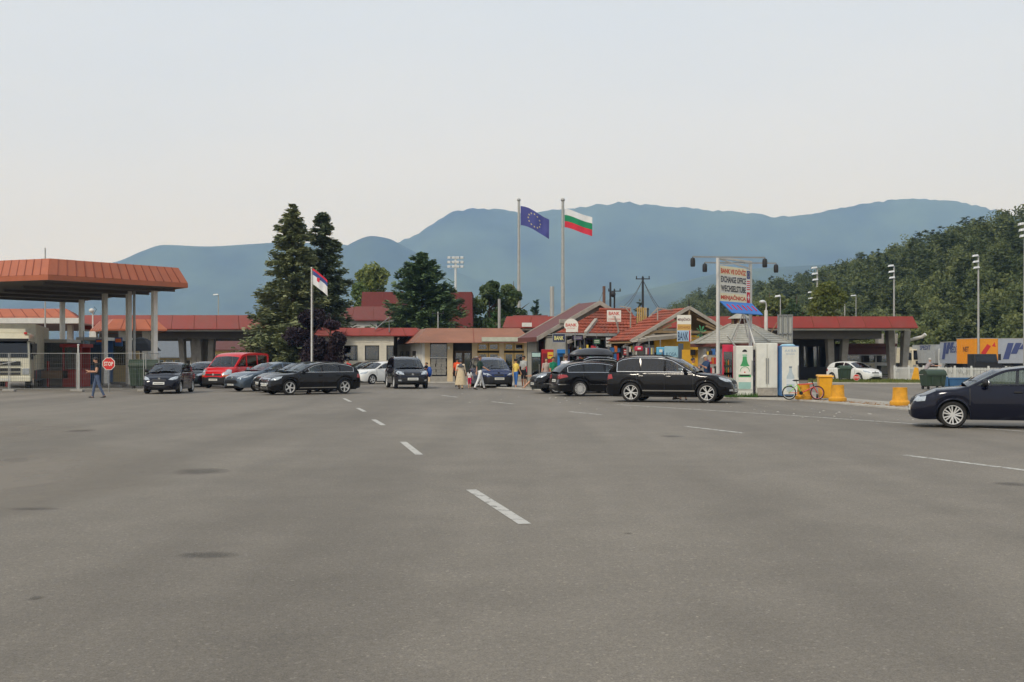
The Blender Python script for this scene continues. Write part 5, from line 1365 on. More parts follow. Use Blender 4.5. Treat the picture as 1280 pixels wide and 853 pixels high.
def car_at(S, label, px, py, toward, group=None, **k):
    """toward: how far the nose is turned from pointing at the viewer, positive = nose swings to the picture's right"""
    x, d = G(px, py); view = math.degrees(math.atan2(x, d))
    return build_car(S, label, (x, d), R(-90 - view + toward), group, **k)

BLK = paint('black', (18, 18, 20), .2, .1); NAVY = paint('navy', (20, 23, 38), .2, .3); DKB = paint('blue_black', (20, 23, 34), .2, .2); RED = paint('red', (196, 24, 30), .3, 0); GREYB = paint('grey_blue', (92, 104, 116), .25, .5); WHT = paint('white', (222, 222, 218), .3, 0); BLUE = paint('dark_blue', (34, 46, 84), .25, .3); GRN = paint('dark_grey', (50, 54, 58), .25, .4)
def std(L, W, H, wb, fo, r, paint_, zc, zn, bR, cowl, g, win, doors, wheel, **k):
    xF = wb / 2 + fo; xR = xF - L; hw = W / 2
    S = dict(L=L, W=W, H=H, wb=wb, fo=fo, r=r, paint=paint_, zc=zc, zn=zn, bR=bR, cowl=cowl, g=g, win=win, doors=doors, wheel=wheel, mirror=cowl - .32)
    z = zn
    S['hl'] = [('f', [(.34 * W, z - .16), (.435 * W, z - .1), (.43 * W, z + .0), (.3 * W, z - .06), (.24 * W, z - .15)]), ('s', [(.12, z - .16), (.16, z - .07), (.5, z + .03), (.44, z - .05), (.26, z - .14)])]
    S['tl'] = [('r', [(.28 * W, bR - .3), (.43 * W, bR - .3), (.43 * W, bR - .08), (.3 * W, bR - .08)]), ('b', [(.03, bR - .28), (.28, bR - .24), (.24, bR - .08), (.06, bR - .08)])]
    S['face'] = [('grille', 'f', [(-.2 * W, z - .24), (.2 * W, z - .24), (.22 * W, z - .1), (-.22 * W, z - .1)], M_black), ('intake', 'f', [(-.3 * W, .27), (.3 * W, .27), (.26 * W, .36), (-.26 * W, .36)], M_black),
                 ('number_plate', 'f', [(-.26, .4), (.26, .4), (.26, .51), (-.26, .51)], M_plate), ('number_plate', 'r', [(-.26, .62), (.26, .62), (.26, .73), (-.26, .73)], M_plate)]
    S['bars'] = 2; S['barmat'] = M_trim
    S.update(k)
    return S
# --- black luxury SUV, nearest of the kiosk cars
S_suv = std(4.75, 1.93, 1.73, 2.855, .91, .37, BLK, 1.10, .93, 1.12, 1.0,
    [(.98, 1.10), (.12, 1.62), (-.5, 1.70), (-1.5, 1.70), (-2.1, 1.62), (-2.38, 1.42), (-2.62, 1.10)], [(-.12, .86), (-1.08, -.2), (-2.2, -1.16)], [(-.15, .92), (-1.2, -.15)], (5, 'vee'),
    rk=.3, tint=(1, 2), chrome=True, hdl=.14, mould=[(.42, .46, M_chrome)], mouldx=[(-.98, .98)], mirror=.62,
    rails=(.0, -2.0), railmat=M_trim, fog=[('f', [(.3 * 1.93, .42), (.4 * 1.93, .44), (.4 * 1.93, .5), (.32 * 1.93, .5)])], rw=4, rwend=6)
car_at(S_suv, 'black luxury SUV with chrome window trim standing broadside by the kiosks', 842, 502.6, 78, name='suv')
# --- navy saloon at the right edge
S_vec = std(4.5, 1.71, 1.42, 2.64, .92, .31, NAVY, .96, .80, 1.0, 1.02,
    [(1.0, .96), (.22, 1.36), (-.3, 1.42), (-.9, 1.40), (-1.25, 1.34), (-1.8, .99)], [(-.22, .86), (-1.25, -.3)], [(-.25, .95), (-1.15, -.25)], (7, 'double'),
    low=NAVY, mould=[(.52, .58, NAVY)], mouldx=[(-.85, .85)], mirror=.62, hmat=M_trim, mmat=M_trim, rw=4, ws=1, rear_glass=M_glass)
S_vec['hl'] = [('f', [(.5, .62), (.68, .62), (.7, .73), (.5, .73)]), ('s', [(.12, .61), (.14, .71), (.34, .75), (.31, .63)])]
car_at(S_vec, 'navy blue saloon with alloy wheels cut off by the picture edge', 1262, 534.5, -83)
# --- black estate, nearest of the left row
S_aud = std(4.60, 1.85, 1.46, 2.84, .83, .335, BLK, .99, .82, 1.0, 1.0,
    [(.98, .99), (.12, 1.38), (-.4, 1.455), (-1.3, 1.44), (-1.9, 1.36), (-2.2, 1.25), (-2.5, 1.0)], [(-.25, .84), (-1.2, -.33), (-2.1, -1.28)], [(-.28, .95), (-1.25, -.28)], (5, 'single'),
    tint=(2,), chrome=True, mould=[(.30, .33, M_chrome)], mouldx=[(-.95, .95)], mirror=.62, rw=4, rwend=6)
S_aud['face'] = [('grille_surround', 'f', [(-.34, .26), (.34, .26), (.38, .76), (-.38, .76)], M_chrome), ('grille', 'f', [(-.3, .29), (.3, .29), (.34, .73), (-.34, .73)], M_black), ('number_plate', 'f', [(-.26, .4), (.26, .4), (.26, .51), (-.26, .51)], M_plate), ('number_plate', 'r', [(-.26, .62), (.26, .62), (.26, .73), (-.26, .73)], M_plate)]
S_aud['bars'] = 0
S_aud['face'][1] = ('grille', 'f', [(-.29, .29), (.29, .29), (.33, .72), (-.33, .72)], M_black)
car_at(S_aud, 'black estate car with five-spoke wheels, front of the overlapping left trio', 385.5, 492.8, -61)
S_aud2 = dict(S_aud); S_aud2['paint'] = GRN
car_at(S_aud2, 'dark grey estate with chrome grille, middle of the overlapping left trio', 375, 490.2, -61)
# --- grey-blue saloon behind
S_pug = std(4.68, 1.81, 1.45, 2.725, 1.0, .33, GREYB, 1.0, .80, 1.0, 1.1,
    [(1.08, 1.0), (.1, 1.38), (-.4, 1.445), (-1.0, 1.41), (-1.35, 1.34), (-1.95, 1.0)], [(-.2, .92), (-1.2, -.28)], [(-.25, 1.0), (-1.2, -.25)], (5, 'single'), mirror=.7, rw=4, rear_glass=M_glass,
    hl=[('f', [(.5, .62), (.78, .72), (.74, .84), (.6, .76), (.46, .68)]), ('s', [(.2, .66), (.25, .74), (.75, .86), (.6, .76), (.4, .7)])],
    face=[('grille', 'f', [(-.5, .38), (.5, .38), (.56, .5), (.4, .58), (-.4, .58), (-.56, .5)], M_black), ('number_plate', 'f', [(-.26, .3), (.26, .3), (.26, .38), (-.26, .38)], M_plate)], badge=(.68, .06))
car_at(S_pug, 'grey-blue saloon with wide grille, rear of the overlapping left trio', 338, 488.6, -55)
# --- dark hatchback facing the camera
S_foc = std(4.17, 1.70, 1.44, 2.615, .85, .31, DKB, .97, .80, .98, 1.0,
    [(.98, .97), (.2, 1.36), (-.3, 1.43), (-1.1, 1.40), (-1.55, 1.3), (-1.95, .98)], [(-.2, .85), (-1.15, -.28)], [(-.25, .95), (-1.1, -.25)], (5, 'single'), mirror=.68, rw=4, mmat=M_trim,
    hl=[('f', [(.42, .66), (.62, .64), (.76, .76), (.72, .82), (.5, .74)]), ('s', [(.15, .66), (.2, .74), (.52, .84), (.45, .74), (.3, .68)])],
    face=[('grille', 'f', [(-.34, .60), (.34, .60), (.3, .68), (-.3, .68)], M_black), ('intake', 'f', [(-.6, .25), (.6, .25), (.56, .38), (-.56, .38)], M_black), ('number_plate', 'f', [(-.26, .44), (.26, .44), (.26, .55), (-.26, .55)], M_plate)], badge=(.71, .05), bars=1)
car_at(S_foc, 'blue-black hatchback facing the camera beside the rightmost canopy column', 212, 491.3, -13)
S_foc2 = dict(S_foc)
S_foc2['paint'] = paint('petrol', (24, 40, 46), .25, .3)
car_at(S_foc2, 'dark petrol-green car half hidden between the hatchback and the red van', 255, 483.3, -25)
# --- red van
S_van = std(4.78, 1.9, 1.97, 3.1, .83, .33, RED, 1.18, .98, 1.14, 1.45,
    [(1.6, 1.10), (.72, 1.82), (.2, 1.94), (-1.2, 1.96), (-2.15, 1.93), (-2.36, 1.85), (-2.39, 1.14)], [(.34, 1.4), (-.85, .2), (-2.1, -.97)], [(.25, 1.35), (-.95, .2)], (6, 'steel'),
    tint=(1,), roofw=.84, low=M_trim, lowz=.62, sillz=.3, mmat=M_trim, mirror=1.08, seatx=.55, rw=5, rwend=6, frame=.12, hmat=M_trim,
    hl=[('f', [(.55, .72), (.8, .74), (.82, 1.0), (.7, .98), (.52, .84)]), ('s', [(.12, .74), (.2, .98), (.5, 1.08), (.42, .8)])], ind=[('f', [(.6, .66), (.8, .67), (.8, .73), (.58, .71)])],
    face=[('grille', 'f', [(-.5, .7), (.5, .7), (.46, .8), (-.46, .8)], M_black), ('number_plate', 'f', [(-.26, .42), (.26, .42), (.26, .53), (-.26, .53)], M_plate)], badge=(.76, .07))
car_at(S_van, 'red passenger van with black bumper parked behind the left row', 295, 484.6, -31, name='van', cat='van')
S_vanw = dict(S_van); S_vanw['paint'] = WHT
x, d = X(350, 102), 102
build_car(S_vanw, 'white van far off under the trees beyond the red van', (x, d), R(170), name='van', cat='van')
# --- SUV facing the camera
S_sf = std(4.68, 1.89, 1.72, 2.7, .92, .36, DKB, 1.08, .93, 1.1, .95,
    [(.93, 1.08), (.18, 1.62), (-.4, 1.71), (-1.4, 1.70), (-2.0, 1.62), (-2.3, 1.4), (-2.5, 1.1)], [(-.15, .8), (-1.05, -.23), (-2.1, -1.13)], [(-.18, .88), (-1.1, -.18)], (6, 'single'), rk=.28, tint=(1, 2), rails=(.0, -1.9), mirror=.58, rw=4, rwend=6, lowz=.6, low=M_trim,
    hl=[('f', [(.46, .76), (.78, .8), (.8, .92), (.66, .9), (.48, .86)]), ('s', [(.14, .78), (.2, .9), (.5, .97), (.4, .82)])], fog=[('f', [(.62, .42), (.78, .43), (.78, .5), (.62, .5)])],
    face=[('grille', 'f', [(-.4, .7), (.4, .7), (.38, .86), (-.38, .86)], M_black), ('number_plate', 'f', [(-.29, .47), (.29, .47), (.29, .6), (-.29, .6)], M_plate)], badge=(.78, .06), bars=1)
car_at(S_sf, 'black SUV with roof rails driving straight towards the camera', 508, 485.3, 9, name='suv')
# --- dark blue people carrier
S_esp = std(4.52, 1.81, 1.70, 2.7, .9, .33, BLUE, 1.05, .86, 1.05, 1.3,
    [(1.4, 1.0), (.3, 1.6), (-.3, 1.68), (-1.3, 1.68), (-2.0, 1.62), (-2.2, 1.5), (-2.32, 1.05)], [(.0, 1.2), (-1.0, -.1), (-2.0, -1.1)], [(-.05, 1.05), (-1.1, -.05)], (5, 'single'), lowz=.62, low=M_trim, mmat=M_trim, mirror=.9, rw=5, rwend=6, rails=(.0, -1.9), roofw=.76,
    hl=[('f', [(.42, .7), (.72, .72), (.76, .82), (.6, .8)]), ('s', [(.14, .72), (.2, .8), (.45, .86), (.4, .76)])],
    face=[('grille', 'f', [(-.3, .68), (.3, .68), (.26, .76), (-.26, .76)], M_black), ('intake', 'f', [(-.5, .28), (.5, .28), (.46, .38), (-.46, .38)], M_black), ('number_plate', 'f', [(-.27, .46), (.27, .46), (.27, .58), (-.27, .58)], M_plate)], badge=(.82, .07), bars=0)
car_at(S_esp, 'dark blue people carrier facing the camera behind the man in white trousers', 613, 484.3, 13)
# --- black compact SUV with roof box
S_tig = std(4.43, 1.81, 1.69, 2.6, .92, .35, BLK, 1.04, .90, 1.06, .92,
    [(.9, 1.04), (.05, 1.54), (-.5, 1.64), (-1.4, 1.63), (-1.9, 1.56), (-2.15, 1.4), (-2.35, 1.06)], [(-.15, .76), (-1.05, -.23), (-1.95, -1.13)], [(-.18, .85), (-1.1, -.18)], (9, 'double'), rk=.27, chrome=True, tint=(1, 2), rails=(-.1, -1.8), mirror=.55, rw=4, rwend=6, lowz=.5, low=M_trim)
tig = car_at(S_tig, 'black compact SUV carrying a long grey roof box, nose to the left', 722, 491.6, -73, name='suv')
rb = thing('roof_box', 'long dark grey luggage box on the roof of the black compact SUV', 'roof box', tig.location, tig.rotation_euler.z)
q = MB(); prof = [(.02, .0), (.12, .10), (.35, .17), (.8, .21), (1.3, .22), (1.75, .19), (1.98, .12), (2.05, .02)]
vs = []
for x_, h_ in prof:
    for k in range(11):
        a = math.pi * k / 10; hh = max(h_, .02); w_ = .42 * (1 - .35 * abs(x_ / 2.05 * 2 - 1) ** 3)
        vs.append((.35 - x_, w_ * math.copysign(abs(math.cos(a)) ** .5, math.cos(a)), 1.78 + .04 + hh * 1.5 * abs(math.sin(a)) ** .6))
q.add(vs, [(i * 11 + k, i * 11 + k + 1, (i + 1) * 11 + k + 1, (i + 1) * 11 + k) for i in range(len(prof) - 1) for k in range(10)] + [tuple(range(11)), tuple(range(77, 88))])
q.build('lid', pm('box_grey', (66, 68, 74), .3, coat=.5), rb, smooth=50)
q = MB(); q.add([(v[0], v[1], 1.80 if k % 11 in (0, 10) else 1.74 + .0) for k, v in enumerate(vs)], [(i * 11, i * 11 + 10, (i + 1) * 11 + 10, (i + 1) * 11) for i in range(len(prof) - 1)])
MB().box(-1.62, .28, -.36, .36, 1.735, 1.825).build('tray', M_black, rb, bevel=.04)
for x_ in (-.25, -1.15): MB().beam((x_, -.6, 1.715), (x_, .6, 1.715), .05, .03).build('cross_bar', M_trim, rb)
# --- black estate seen from its tail
S_mer = std(4.68, 1.85, 1.49, 2.87, .85, .335, BLK, 1.0, .84, 1.02, .95,
    [(.93, 1.0), (.05, 1.40), (-.5, 1.47), (-1.4, 1.46), (-2.1, 1.36), (-2.4, 1.22), (-2.62, 1.02)], [(-.25, .8), (-1.25, -.33), (-2.2, -1.33)], [(-.28, .9), (-1.3, -.28)], (16, 'single'), tint=(1, 2), chrome=True, mirror=.58, rw=4, rwend=6, mould=[(.50, .53, M_chrome)], mouldx=[(-2.6, -1.85), (-1.02, 1.02)])
S_mer['wheel'] = (9, 'double')
S_mer['tl'] = [('r', [(.45, .78), (.8, .76), (.8, .96), (.5, .92)]), ('b', [(.03, .76), (.42, .84), (.36, .93), (.06, .95)])]
car_at(S_mer, 'black estate with multi-spoke wheels showing its red tail light, nose to the right', 757, 494.8, 108)
# --- parked cars by the white brick building and beyond
S_fw = dict(S_foc); S_fw['paint'] = WHT
car_at(S_aud2, 'dark estate parked by the wall of the white brick building', 455, 478.6, -70)
car_at(S_fw, 'white hatchback parked left of the black SUV with roof rails', 474, 480.0, -48)
S_sm = dict(S_foc); S_sm['paint'] = WHT
build_car(S_sm, 'small white car parked beyond the yellow bin under the red canopy', (X(1067, 81.5), 81.5), R(-62))
# ================================================================ people
SKIN = pm('skin', (196, 148, 120), .55, var=.06); SKIN2 = pm('tanned_skin', (172, 122, 94), .55, var=.06)
HAIRD = pm('dark_hair', (34, 27, 24), .6, var=.2, scale=20); HAIRB = pm('brown_hair', (92, 62, 42), .6, var=.2, scale=20); HAIRG = pm('grey_hair', (170, 166, 160), .6, var=.15, scale=20)
SHOE = pm('shoe_leather', (40, 36, 34), .5)
def cloth(rgb): return pm('cloth_%d_%d_%d' % rgb, rgb, .85, var=.12, scale=6, bump=.25, fine=25)
def cap_solid(mb, p, q, r0, r1, n=10, sq=1.0, side=None):
    """tapered limb segment with rounded ends; sq flattens it across 'side'"""
    p, q = Vector(p), Vector(q); d = (q - p); L = d.length or 1e-4; d = d / L
    a = Vector(side) if side else d.orthogonal(); a = (a - d * a.dot(d)).normalized(); b = d.cross(a)
    prof = [(-r0 * .97, .2), (-r0 * .6, .8)] + [(L * t, 1) for t in (0, .33, .66, 1)] + [(L + r1 * .6, .8), (L + r1 * .97, .2)]
    vs = []
    for h, k in prof:
        t = min(max(h / L, 0), 1); r = (r0 + (r1 - r0) * t) * k
        for i in range(n):
            u = 2 * math.pi * i / n; vs.append(p + d * h + a * math.cos(u) * r * sq + b * math.sin(u) * r)
    fs = [(j * n + i, j * n + (i + 1) % n, (j + 1) * n + (i + 1) % n, (j + 1) * n + i) for j in range(len(prof) - 1) for i in range(n)]
    fs += [tuple(range(n))[::-1], tuple(range((len(prof) - 1) * n, len(prof) * n))]
    mb.add(vs, fs)
def person(label, loc, face, H=1.75, top=(90, 90, 90), bottom=(50, 55, 75), skin=SKIN, hair=HAIRD, legs=((4, 4), (-4, 4)), arms=((5, 12, 10), (5, 12, 10)), lean=0, sleeve=.55, trouser=1.0, build=1.0, dress=None,
           style='short', seat=None, scarf=None, capc=None, turn=0, group=None, z=0, shoes=None, nod=0):
    """one continuous body (joined limbs remeshed into a single skin), facing +X before it is turned; clothes are regions of the same skin;
    legs: (hip swing, knee bend) per side; arms: (forward swing, spread, elbow bend) per side; all in degrees"""
    T = thing('person', label, 'person', (*loc, z), R(face), group)
    s = H / 1.75; hipz = .93 * s
    if seat is not None: hipz = seat + .1 * s
    bones = []; mb = MB(); Y = lambda v: Vector(v)
    pel = Vector((0, 0, hipz))
    lr = R(lean); fwd = Vector((math.sin(lr), 0, math.cos(lr)))                  # spine direction
    waist = pel + fwd * .12 * s; chest = pel + fwd * .36 * s; neck = pel + fwd * .535 * s
    b = build
    cap_solid(mb, pel, waist, .115 * s * b, .105 * s * b, 14, 1.38, (0, 1, 0)); bones.append((pel, waist, 'hip'))
    cap_solid(mb, waist, chest, .105 * s * b, .118 * s * b, 14, 1.42, (0, 1, 0)); bones.append((waist, chest, 'torso'))
    cap_solid(mb, chest, neck - fwd * .03 * s, .115 * s * b, .07 * s, 14, 1.5, (0, 1, 0)); bones.append((chest, neck - fwd * .05 * s, 'torso'))
    nd = R(lean * .3 + nod); hd = Vector((math.sin(nd), 0, math.cos(nd)))
    head0 = neck + hd * .085 * s; headc = neck + hd * .175 * s
    cap_solid(mb, neck - fwd * .04 * s, head0, .052 * s, .05 * s, 10); bones.append((neck + fwd * .01, head0, 'skin'))
    tr = R(turn); fx = Vector((math.cos(tr) * math.cos(nd), math.sin(tr), -math.sin(nd)))
    cap_solid(mb, headc - hd * .045 * s, headc + hd * .035 * s, .073 * s, .079 * s, 12, .92); bones.append((headc - hd * .06, headc + hd * .06, 'skin'))
    cap_solid(mb, headc + fx * .045 * s - hd * .05 * s, headc + fx * .035 * s, .045 * s, .055 * s, 8); bones.append((headc + fx * .04 * s, headc + fx * .05 * s, 'skin'))
    cap_solid(mb, headc + fx * .08 * s + hd * .012 * s, headc + fx * .1 * s - hd * .018 * s, .009 * s, .016 * s, 6)                              # nose
    sidev = hd.cross(fx).normalized()
    for sg in (-1, 1): cap_solid(mb, headc + sidev * sg * .072 * s + hd * .02 * s, headc + sidev * sg * .078 * s - hd * .025 * s, .016 * s, .014 * s, 6)
    hands = []
    for k, sg in ((0, 1), (1, -1)):
        sw, kn = legs[k]; a = R(sw); hip = pel + Vector((0, sg * .092 * s, -.02 * s))
        th = Vector((math.sin(a), sg * .03, -math.cos(a))).normalized(); knee = hip + th * .44 * s
        a2 = a - R(kn); sh = Vector((math.sin(a2), sg * .01, -math.cos(a2))).normalized(); ank = knee + sh * .415 * s
        tb = 1.12 if trouser > .3 else 1
        cap_solid(mb, hip, knee, .088 * s * b, .058 * s * tb, 12); bones.append((hip, knee, 'leg0'))
        cap_solid(mb, knee, ank, .056 * s * tb, .042 * s * (1.2 if trouser > .8 else 1), 12); bones.append((knee, ank, 'leg1'))
        fd = Vector((math.cos(min(0, a2) * .5), sg * .12, max(-.35, min(.1, math.sin(a2) * .6 if a2 < 0 else math.sin(a2)))))
        heel = ank + Vector((-.045 * s, 0, -.045 * s)); toe = heel + fd.normalized() * .19 * s
        cap_solid(mb, heel, toe, .04 * s, .032 * s, 8, 1.15, (0, 1, 0)); bones.append((heel, toe, 'shoe'))
        sw, sp, el = arms[k]; a = R(sw) + lr; c = R(sp); shd = chest + fwd * .125 * s + Vector((0, sg * .175 * s * (b * .5 + .5), 0))
        cap_solid(mb, chest + fwd * .11 * s + Vector((0, sg * .09 * s, 0)), shd, .07 * s, .06 * s * b, 8); bones.append((chest + fwd * .11 * s + Vector((0, sg * .09 * s, 0)), shd, 'torso'))
        ud = Vector((math.sin(a) * math.cos(c), sg * math.sin(c), -math.cos(a) * math.cos(c))); elb = shd + ud * .285 * s
        a3 = a + R(el); inw = sg * math.sin(c) * (1 - el / 70.0); fdn = Vector((math.sin(a3) * math.cos(c), inw, -math.cos(a3) * math.cos(c))).normalized(); wri = elb + fdn * .25 * s
        cap_solid(mb, shd, elb, .052 * s * b, .042 * s * b, 10); bones.append((shd, elb, 'arm0'))
        cap_solid(mb, elb, wri, .04 * s, .03 * s, 10); bones.append((elb, wri, 'arm1'))
        hands.append((wri, fdn, sg))
    me = mb.mesh('body', SKIN)
    o = bpy.data.objects.new('body', me); COL.objects.link(o); o.parent = T
    rm = o.modifiers.new('r', 'REMESH'); rm.mode = 'VOXEL'; rm.voxel_size = .019 * s
    smo = o.modifiers.new('s', 'SMOOTH'); smo.iterations = 5; smo.factor = .5
    dg = bpy.context.evaluated_depsgraph_get(); me2 = bpy.data.meshes.new_from_object(o.evaluated_get(dg)); o.modifiers.clear()
    # hands: palm, four fingers of different length and a thumb from the side of the palm
    hb = MB()
    for wri, fd, sg in hands:
        sd = fd.cross(Vector((0, 0, 1))); sd = (sd if sd.length > .2 else Vector((1, 0, 0))).normalized()
        if abs(fd.z) > .75: sd = Vector((1, 0, 0))
        up = fd.cross(sd).normalized(); pc = wri + fd * .05 * s
        cap_solid(hb, wri, wri + fd * .075 * s, .028 * s, .033 * s, 8, 1.3, sd)
        for f_, (off, ln) in enumerate(((-.032, .062), (-.011, .072), (.011, .068), (.03, .052))):
            p0 = wri + fd * .09 * s + sd * off * s; p1 = p0 + (fd + up * .25 * sg).normalized() * ln * .55 * s; p2 = p1 + (fd + up * .8 * sg).normalized() * ln * .5 * s
            cap_solid(hb, p0, p1, .009 * s, .0085 * s, 5); cap_solid(hb, p1, p2, .0085 * s, .007 * s, 5)
        p0 = wri + fd * .03 * s - sd * .035 * s; p1 = p0 + (fd - sd * .7).normalized() * .04 * s; cap_solid(hb, p0, p1, .011 * s, .01 * s, 5); cap_solid(hb, p1, p1 + fd * .03 * s, .01 * s, .008 * s, 5)
    bm = bmesh.new(); bm.from_mesh(me2); n0 = len(bm.faces)
    vmap = [bm.verts.new(v) for v in hb.v]; bm.verts.ensure_lookup_table()
    for f in hb.f:
        try: bm.faces.new([vmap[i] for i in f])
        except ValueError: pass
    mats = [skin, cloth(top), cloth(bottom), shoes or SHOE]
    bm.faces.ensure_lookup_table()
    segs = [(a, b_ - a, max(1e-9, (b_ - a).length_squared), n) for a, b_, n in bones]
    for i, f in enumerate(bm.faces):
        f.smooth = True; mi = 0
        if i < n0:
            c = f.calc_center_median(); best = 9; nm = None; tt = 0
            for a, d, l2, n in segs:
                t = min(1, max(0, (c - a).dot(d) / l2)); q = (c - a - d * t).length
                if n == 'torso': q -= .06 * s
                if n == 'hip': q -= .055 * s
                if n == 'leg0': q -= .03 * s
                if q < best: best, nm, tt = q, n, t
            if nm == 'torso': mi = 1
            elif nm == 'hip': mi = 1 if tt > .35 and not (dress) else 2
            elif nm == 'arm0': mi = 1 if tt < sleeve * 1.6 or sleeve >= 1 else 0
            elif nm == 'arm1': mi = 1 if tt < (sleeve - 1) else 0
            elif nm == 'leg0': mi = 2 if tt < trouser * 2 else 0
            elif nm == 'leg1': mi = 2 if tt < (trouser - .5) * 2 else 0
            elif nm == 'shoe': mi = 3
        f.material_index = mi
    bmesh.ops.recalc_face_normals(bm, faces=bm.faces[:])
    me3 = bpy.data.meshes.new('body'); bm.to_mesh(me3); bm.free()
    for m_ in mats: me3.materials.append(m_)
    o.data = me3; bpy.data.meshes.remove(me); bpy.data.meshes.remove(me2)
    # eyes
    eb = MB()
    for sg in (-1, 1): eb.ell(headc + fx * .076 * s + sidev * sg * .03 * s + hd * .012 * s, (.008 * s,) * 3, 6, 4)
    eb.build('eyes', M_textblack, T)
    # hair: a shell over the skull, longer behind
    h = MB(); back = -fx; c0 = headc + hd * .03 * s + back * .012 * s
    rx = .098 * s if style != 'cap' else .092 * s
    vs = []; nu, nv = 14, 8
    for j in range(nv + 1):
        p = math.pi * .62 * j / nv
        for i in range(nu):
            t = 2 * math.pi * i / nu; dirv = fx * math.cos(t) + sidev * math.sin(t)
            lim = .42 if math.cos(t) > .3 else (.62 if style in ('short', 'cap', 'bun') else .8)
            pp = p / .62 * lim
            if scarf: pp = p / .62 * (.4 if math.cos(t) > .45 else .95)
            vs.append(c0 + (dirv * math.sin(pp) * (.92 if abs(math.cos(t)) < .5 else 1.05) + hd * math.cos(pp)) * rx)
    h.add(vs, [(j * nu + i, j * nu + (i + 1) % nu, (j + 1) * nu + (i + 1) % nu, (j + 1) * nu + i) for j in range(nv) for i in range(nu)])
    if style == 'bun': h.ell(c0 + back * .1 * s + hd * .05 * s, (.045 * s,) * 3, 8, 6)
    if style == 'long': cap_solid(h, c0 + back * .06 * s, neck - fwd * .08 * s + back * .07 * s, .07 * s, .05 * s, 8, 1.3, sidev)
    h.build('hair' if not scarf else 'headscarf', cloth(scarf) if scarf else hair, T, smooth=True)
    if scarf: 
        q = MB(); q.lathe([(.05 * s, .0), (.1 * s, -.05 * s), (.2 * s, -.16 * s), (.21 * s, -.2 * s), (.02, -.19 * s)], 14, tuple(neck + fwd * .04 * s)); q.build('scarf_drape', cloth(scarf), T, smooth=True)
    if capc:
        q = MB(); q.ell(headc + hd * .06 * s, (.098 * s, .09 * s, .06 * s), 14, 8); q.slab([headc + hd * .055 * s + fx * .07 * s + sidev * .07 * s, headc + hd * .055 * s + fx * .07 * s - sidev * .07 * s, headc + hd * .04 * s + fx * .17 * s - sidev * .04 * s, headc + hd * .04 * s + fx * .17 * s + sidev * .04 * s], hd * .012); q.build('cap', cloth(capc), T, smooth=40)
    if dress:
        rgb, zlow, flare = dress; q = MB(); prof = []
        for k in range(9):
            u = k / 8; zz = hipz + .16 * s + (zlow - hipz - .16 * s) * u; rr = (.15 + (flare - .15) * u ** .9) * s * b; prof.append((rr, zz))
        n_ = 20; vs = []
        for k, (rr, zz) in enumerate(prof):
            for i in range(n_):
                t = 2 * math.pi * i / n_; w_ = 1 + .06 * math.sin(t * 7 + 1) * k / 8; vs.append((rr * .82 * w_ * math.cos(t), rr * 1.12 * w_ * math.sin(t), zz))
        q.add(vs, [(k * n_ + i, k * n_ + (i + 1) % n_, (k + 1) * n_ + (i + 1) % n_, (k + 1) * n_ + i) for k in range(8) for i in range(n_)])
        q.build('skirt', cloth(rgb), T, smooth=True)
    return T
def stand(px, py=None, d=None, z=0):
    if py: return G(px, py)
    return X(px, d), d
# facing: 0 = to the picture's right, 90 = away from the camera, 180 = left, 270 = towards the camera
person('man in black vest and jeans walking left past the mesh fence', G(121, 497.5), 205, 1.70, (26, 26, 28), (78, 92, 118), SKIN, HAIRD, legs=((-15, 10), (13, 4)), arms=((8, 8, 80), (12, 8, 85)), sleeve=.02, nod=18, z=-.012)
person('person in red T-shirt standing behind the tail of the black estate', (X(434.5, 63), 63), 75, 1.62, (206, 30, 40), (60, 60, 64), arms=((8, 14, 12), (8, 10, 10)))
person('person in orange T-shirt walking away by the shop doorway', (X(571.5, 66), 66), 80, 1.68, (226, 84, 40), (40, 40, 46), SKIN2, HAIRD, legs=((12, 4), (-10, 8)))
person('woman in long beige coat and patterned headscarf walking away', G(576, 486.3), 85, 1.60, (206, 190, 164), (196, 172, 136), SKIN, HAIRD, legs=((10, 4), (-8, 8)), sleeve=1.9, scarf=(78, 80, 86), dress=((200, 182, 150), .22, .27), build=1.15, arms=((-5, 14, 15), (10, 12, 15)))
person('small child in white top and red shorts beside the beige coat', G(587, 485.6), 80, 1.05, (214, 212, 210), (206, 44, 80), SKIN, HAIRD, legs=((10, 4), (-8, 6)), style='long', trouser=.62, shoes=cloth((200, 170, 160)))
person('man in dark green T-shirt and white trousers striding past the people carrier', G(600, 487.3), 20, 1.80, (26, 52, 44), (222, 222, 222), SKIN, HAIRB, legs=((20, 4), (-18, 8)), arms=((-20, 12, 20), (24, 10, 35)), turn=-20)
person('woman in yellow top and blue trousers with her hair up', G(645, 485.2), 40, 1.62, (226, 196, 96), (56, 106, 176), SKIN, HAIRD, style='bun', arms=((10, 26, 60), (8, 12, 20)), trouser=.85, legs=((5, 3), (-6, 3)), shoes=cloth((206, 180, 160)))
person('tall man in pale grey T-shirt and dark shorts facing the yellow top', G(654.5, 484.2), 235, 1.80, (172, 174, 172), (36, 36, 42), SKIN2, HAIRD, arms=((15, 10, 55), (12, 10, 50)), trouser=.5, legs=((3, 3), (-3, 3)))
person('youngster in crimson T-shirt and black shorts by the pale grey T-shirt', G(660.5, 483.4), 250, 1.52, (206, 40, 72), (28, 28, 30), SKIN2, HAIRD, arms=((8, 10, 30), (5, 12, 20)), trouser=.5)
person('person in black sitting at the kerb with bare legs stretched out', (X(670, 61), 61), 195, 1.68, (30, 30, 33), (28, 28, 30), SKIN, HAIRD, seat=.42, legs=((76, 30), (68, 22)), arms=((35, 8, 40), (35, 8, 45)), trouser=.3, shoes=cloth((190, 160, 140)))
